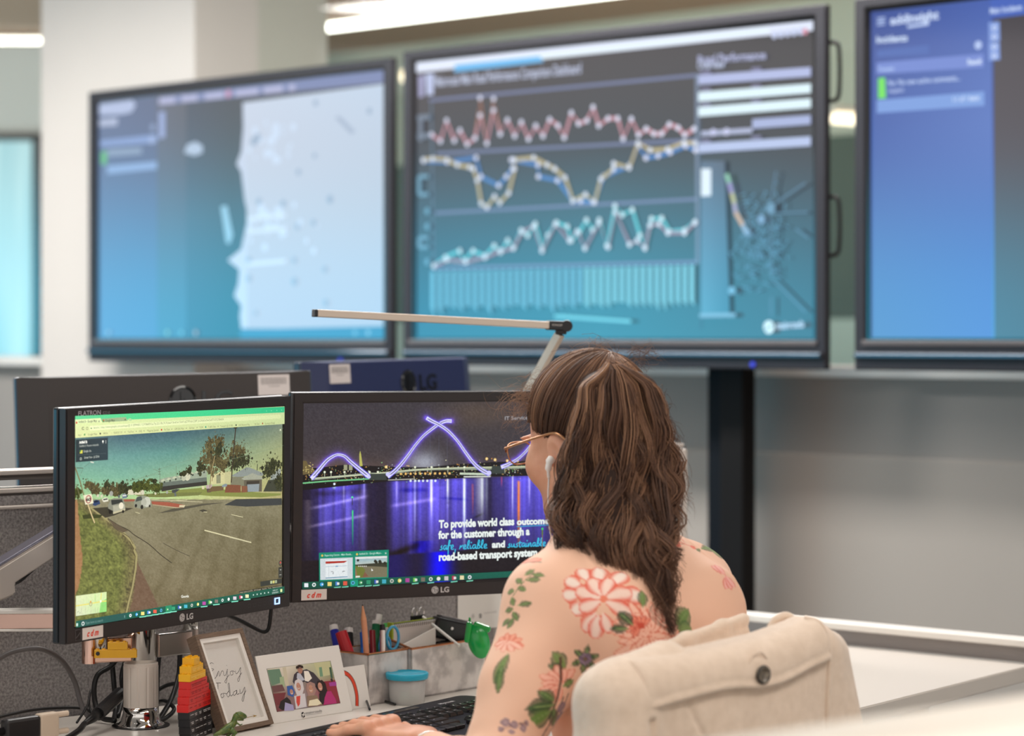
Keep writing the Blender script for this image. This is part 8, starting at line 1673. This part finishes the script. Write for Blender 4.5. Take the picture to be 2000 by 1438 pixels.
# vertical folds of the lower part
w = Fc.win((-.1, 2.7, .45), (.62, 3.45, .90)); sl, (X, Y, Z) = w; x_, n_, z_ = loc(X, Y, Z)
Fc.a[sl] += (.0035 * np.sin(x_ * 46 + np.sin(z_ * 9) * 1.2) * (n_ > 0) * np.clip((.88 - z_) / .12, 0, 1) + .007 * np.exp(-((x_ + .178 - (.87 - z_) * .06) / .006) ** 2) * (n_ > 0) * (z_ < .87) + .0035 * np.exp(-((x_ + .125 - (.90 - z_) * .60) / .004) ** 2) * (n_ > 0) * (z_ < .90)).astype(np.float32)
cme = Fc.mesh('coat'); coat = link('coat', cme, WOOL); tag(coat, 'cream wool coat hung over the back of the office chair, one dark button showing', 'coat')
del Fc
# the flap: an outer layer ending in a stitched hem
Ff = Field((-.06, 2.80, .80), (.58, 3.42, 1.02), .0028)
Ff.op(slabf(.0085), (-.02, 2.8, .80), (.56, 3.4, .99), .004)
w = Ff.win((-.1, 2.7, .8), (.62, 3.45, 1.02)); sl, (X, Y, Z) = w; x_, n_, z_ = loc(X, Y, Z); hz = np.interp(x_, hemx, hemz)
cutter = np.maximum(hz - z_, np.maximum(-.004 - n_, np.abs(x_ + .0175) - .168)); a_ = Ff.a[sl]; k_ = .007; h_ = np.clip(.5 - .5 * (a_ - cutter) / k_, 0, 1); Ff.a[sl] = (a_ * (1 - h_) + cutter * h_ + k_ * h_ * (1 - h_)).astype(np.float32)
Ff.a[sl] -= (.0022 * np.exp(-((z_ - hz - .006) / .004) ** 2)).astype(np.float32); Ff.a[sl] += (.0012 * np.exp(-((z_ - hz - .013) / .0025) ** 2)).astype(np.float32)
fl = link('shoulder_flap', Ff.mesh('shoulder_flap'), WOOL, coat); del Ff
# standing lapel behind the top edge
Fl = Field((-.02, 2.95, .82), (.52, 3.42, 1.02), .0028)
LP = [W3(1190, 1300, 3.08), W3(1260, 1268, 3.12), W3(1340, 1236, 3.17), W3(1410, 1212, 3.22), W3(1452, 1197, 3.25)]
for a, b_ in zip(LP, LP[1:]):
    a, b_ = np.array(a), np.array(b_)
    for dz in (0, .018, .036, .054): Fl.op(*f_cap(a - UP * (dz + .009) + CN * dz * .2, b_ - UP * (dz + .009) + CN * dz * .2, .0085 if dz == 0 else .0065, .0085 if dz == 0 else .0065), .012)
link('lapel', Fl.mesh('lapel'), WOOL, coat); del Fl
# right shoulder seam roll and belt loop
bm = bmn(); tube(bm, spline([cp(.138, .022, .962), cp(.152, .036, .955), cp(.157, .045, .932), cp(.156, .049, .90), cp(.153, .0485, .84), cp(.152, .048, .74)], 6), .0042, 8); obj('seam', bm, WOOL, coat, True)
q = [W3(1505, 1228, 3.20), W3(1516, 1212, 3.20), W3(1532, 1204, 3.20), W3(1545, 1208, 3.20), W3(1551, 1222, 3.20)]
bm = bmn(); tube(bm, spline(q, 6), [.006] * 25, 10); obj('hanging_loop', bm, WOOL, coat, True)
bm = bmn(); tube(bm, spline([W3(1520, 1232, 3.205), W3(1528, 1216, 3.205), W3(1540, 1208, 3.205)], 6), .003, 8); obj('lining_edge', bm, mat('dark_lining', (110, 84, 76), .5), coat, True)
# button with its stitched tab
B0 = cp(.008, .0668, .9055); BM_ = Matrix(((CE[0], 0, CN[0], B0[0]), (CE[1], 0, CN[1], B0[1]), (0, 1, 0, B0[2]), (0, 0, 0, 1)))
bm = bmn(); lathe(bm, [(.0001, .0010), (.0078, .0012), (.0082, .0034), (.0102, .0036), (.0118, .0020), (.0118, 0), (.0001, 0)], 40, BM_, close=False); bt = obj('button', bm, mat('dark_horn_button', (58, 50, 44), .22, noise=(240, .2, (150, 138, 122))), coat, True)
bm = bmn(); lathe(bm, [(.0098, .0030), (.0112, .0040), (.0120, .0022)], 40, BM_, close=False); obj('button_rim', bm, M['gloss_blk'], bt, True)
ring_ = [cp(.008 + .019 * math.cos(a), .0600, .9095 + .0235 * math.sin(a)) for a in [math.pi * (k / 18) * 1.3 - .45 for k in range(19)]]
bm = bmn(); tube(bm, ring_, .0012, 6); obj('tab_stitching', bm, WOOL, coat, True)

# ------------------------------------------------------------------ out-of-focus counter in the foreground
c0, c1 = W3(1440, 1462, 1.72), W3(2080, 1318, 1.95)
d_ = (c1 - c0); d_.z = 0; d_.normalize(); zt = (c0.z + c1.z) / 2; nn = Vector((d_.y, -d_.x, 0))
ct = thing('counter', 'cream counter top, very blurred at the lower right corner nearest the camera', 'counter', (c0.x, c0.y, 0))
p0 = c0 - d_ * .15; p1 = c1 + d_ * .9; pts = [p0, p1, p1 + nn * .45, p0 + nn * .25]
oo = Vector((c0.x, c0.y, 0))
bm = bmn(); slab(bm, [((p - oo).x, (p - oo).y) for p in pts], zt - .035, zt); bmesh.ops.bevel(bm, geom=list(bm.edges), offset=.008, segments=4, affect='EDGES'); obj('top', bm, mat('cream_laminate', (246, 232, 214), .45), ct, True)
bm = bmn(); pts2 = [p0 + nn * .04 + d_ * .02, p1 + nn * .04 - d_ * .02, p1 + nn * .41 - d_ * .02, p0 + nn * .21 + d_ * .02]; slab(bm, [((p - oo).x, (p - oo).y) for p in pts2], 0.0, zt - .035); obj('front_panel', bm, mat('cream_panel', (238, 224, 206), .5), ct)
bpy.context.view_layer.update()
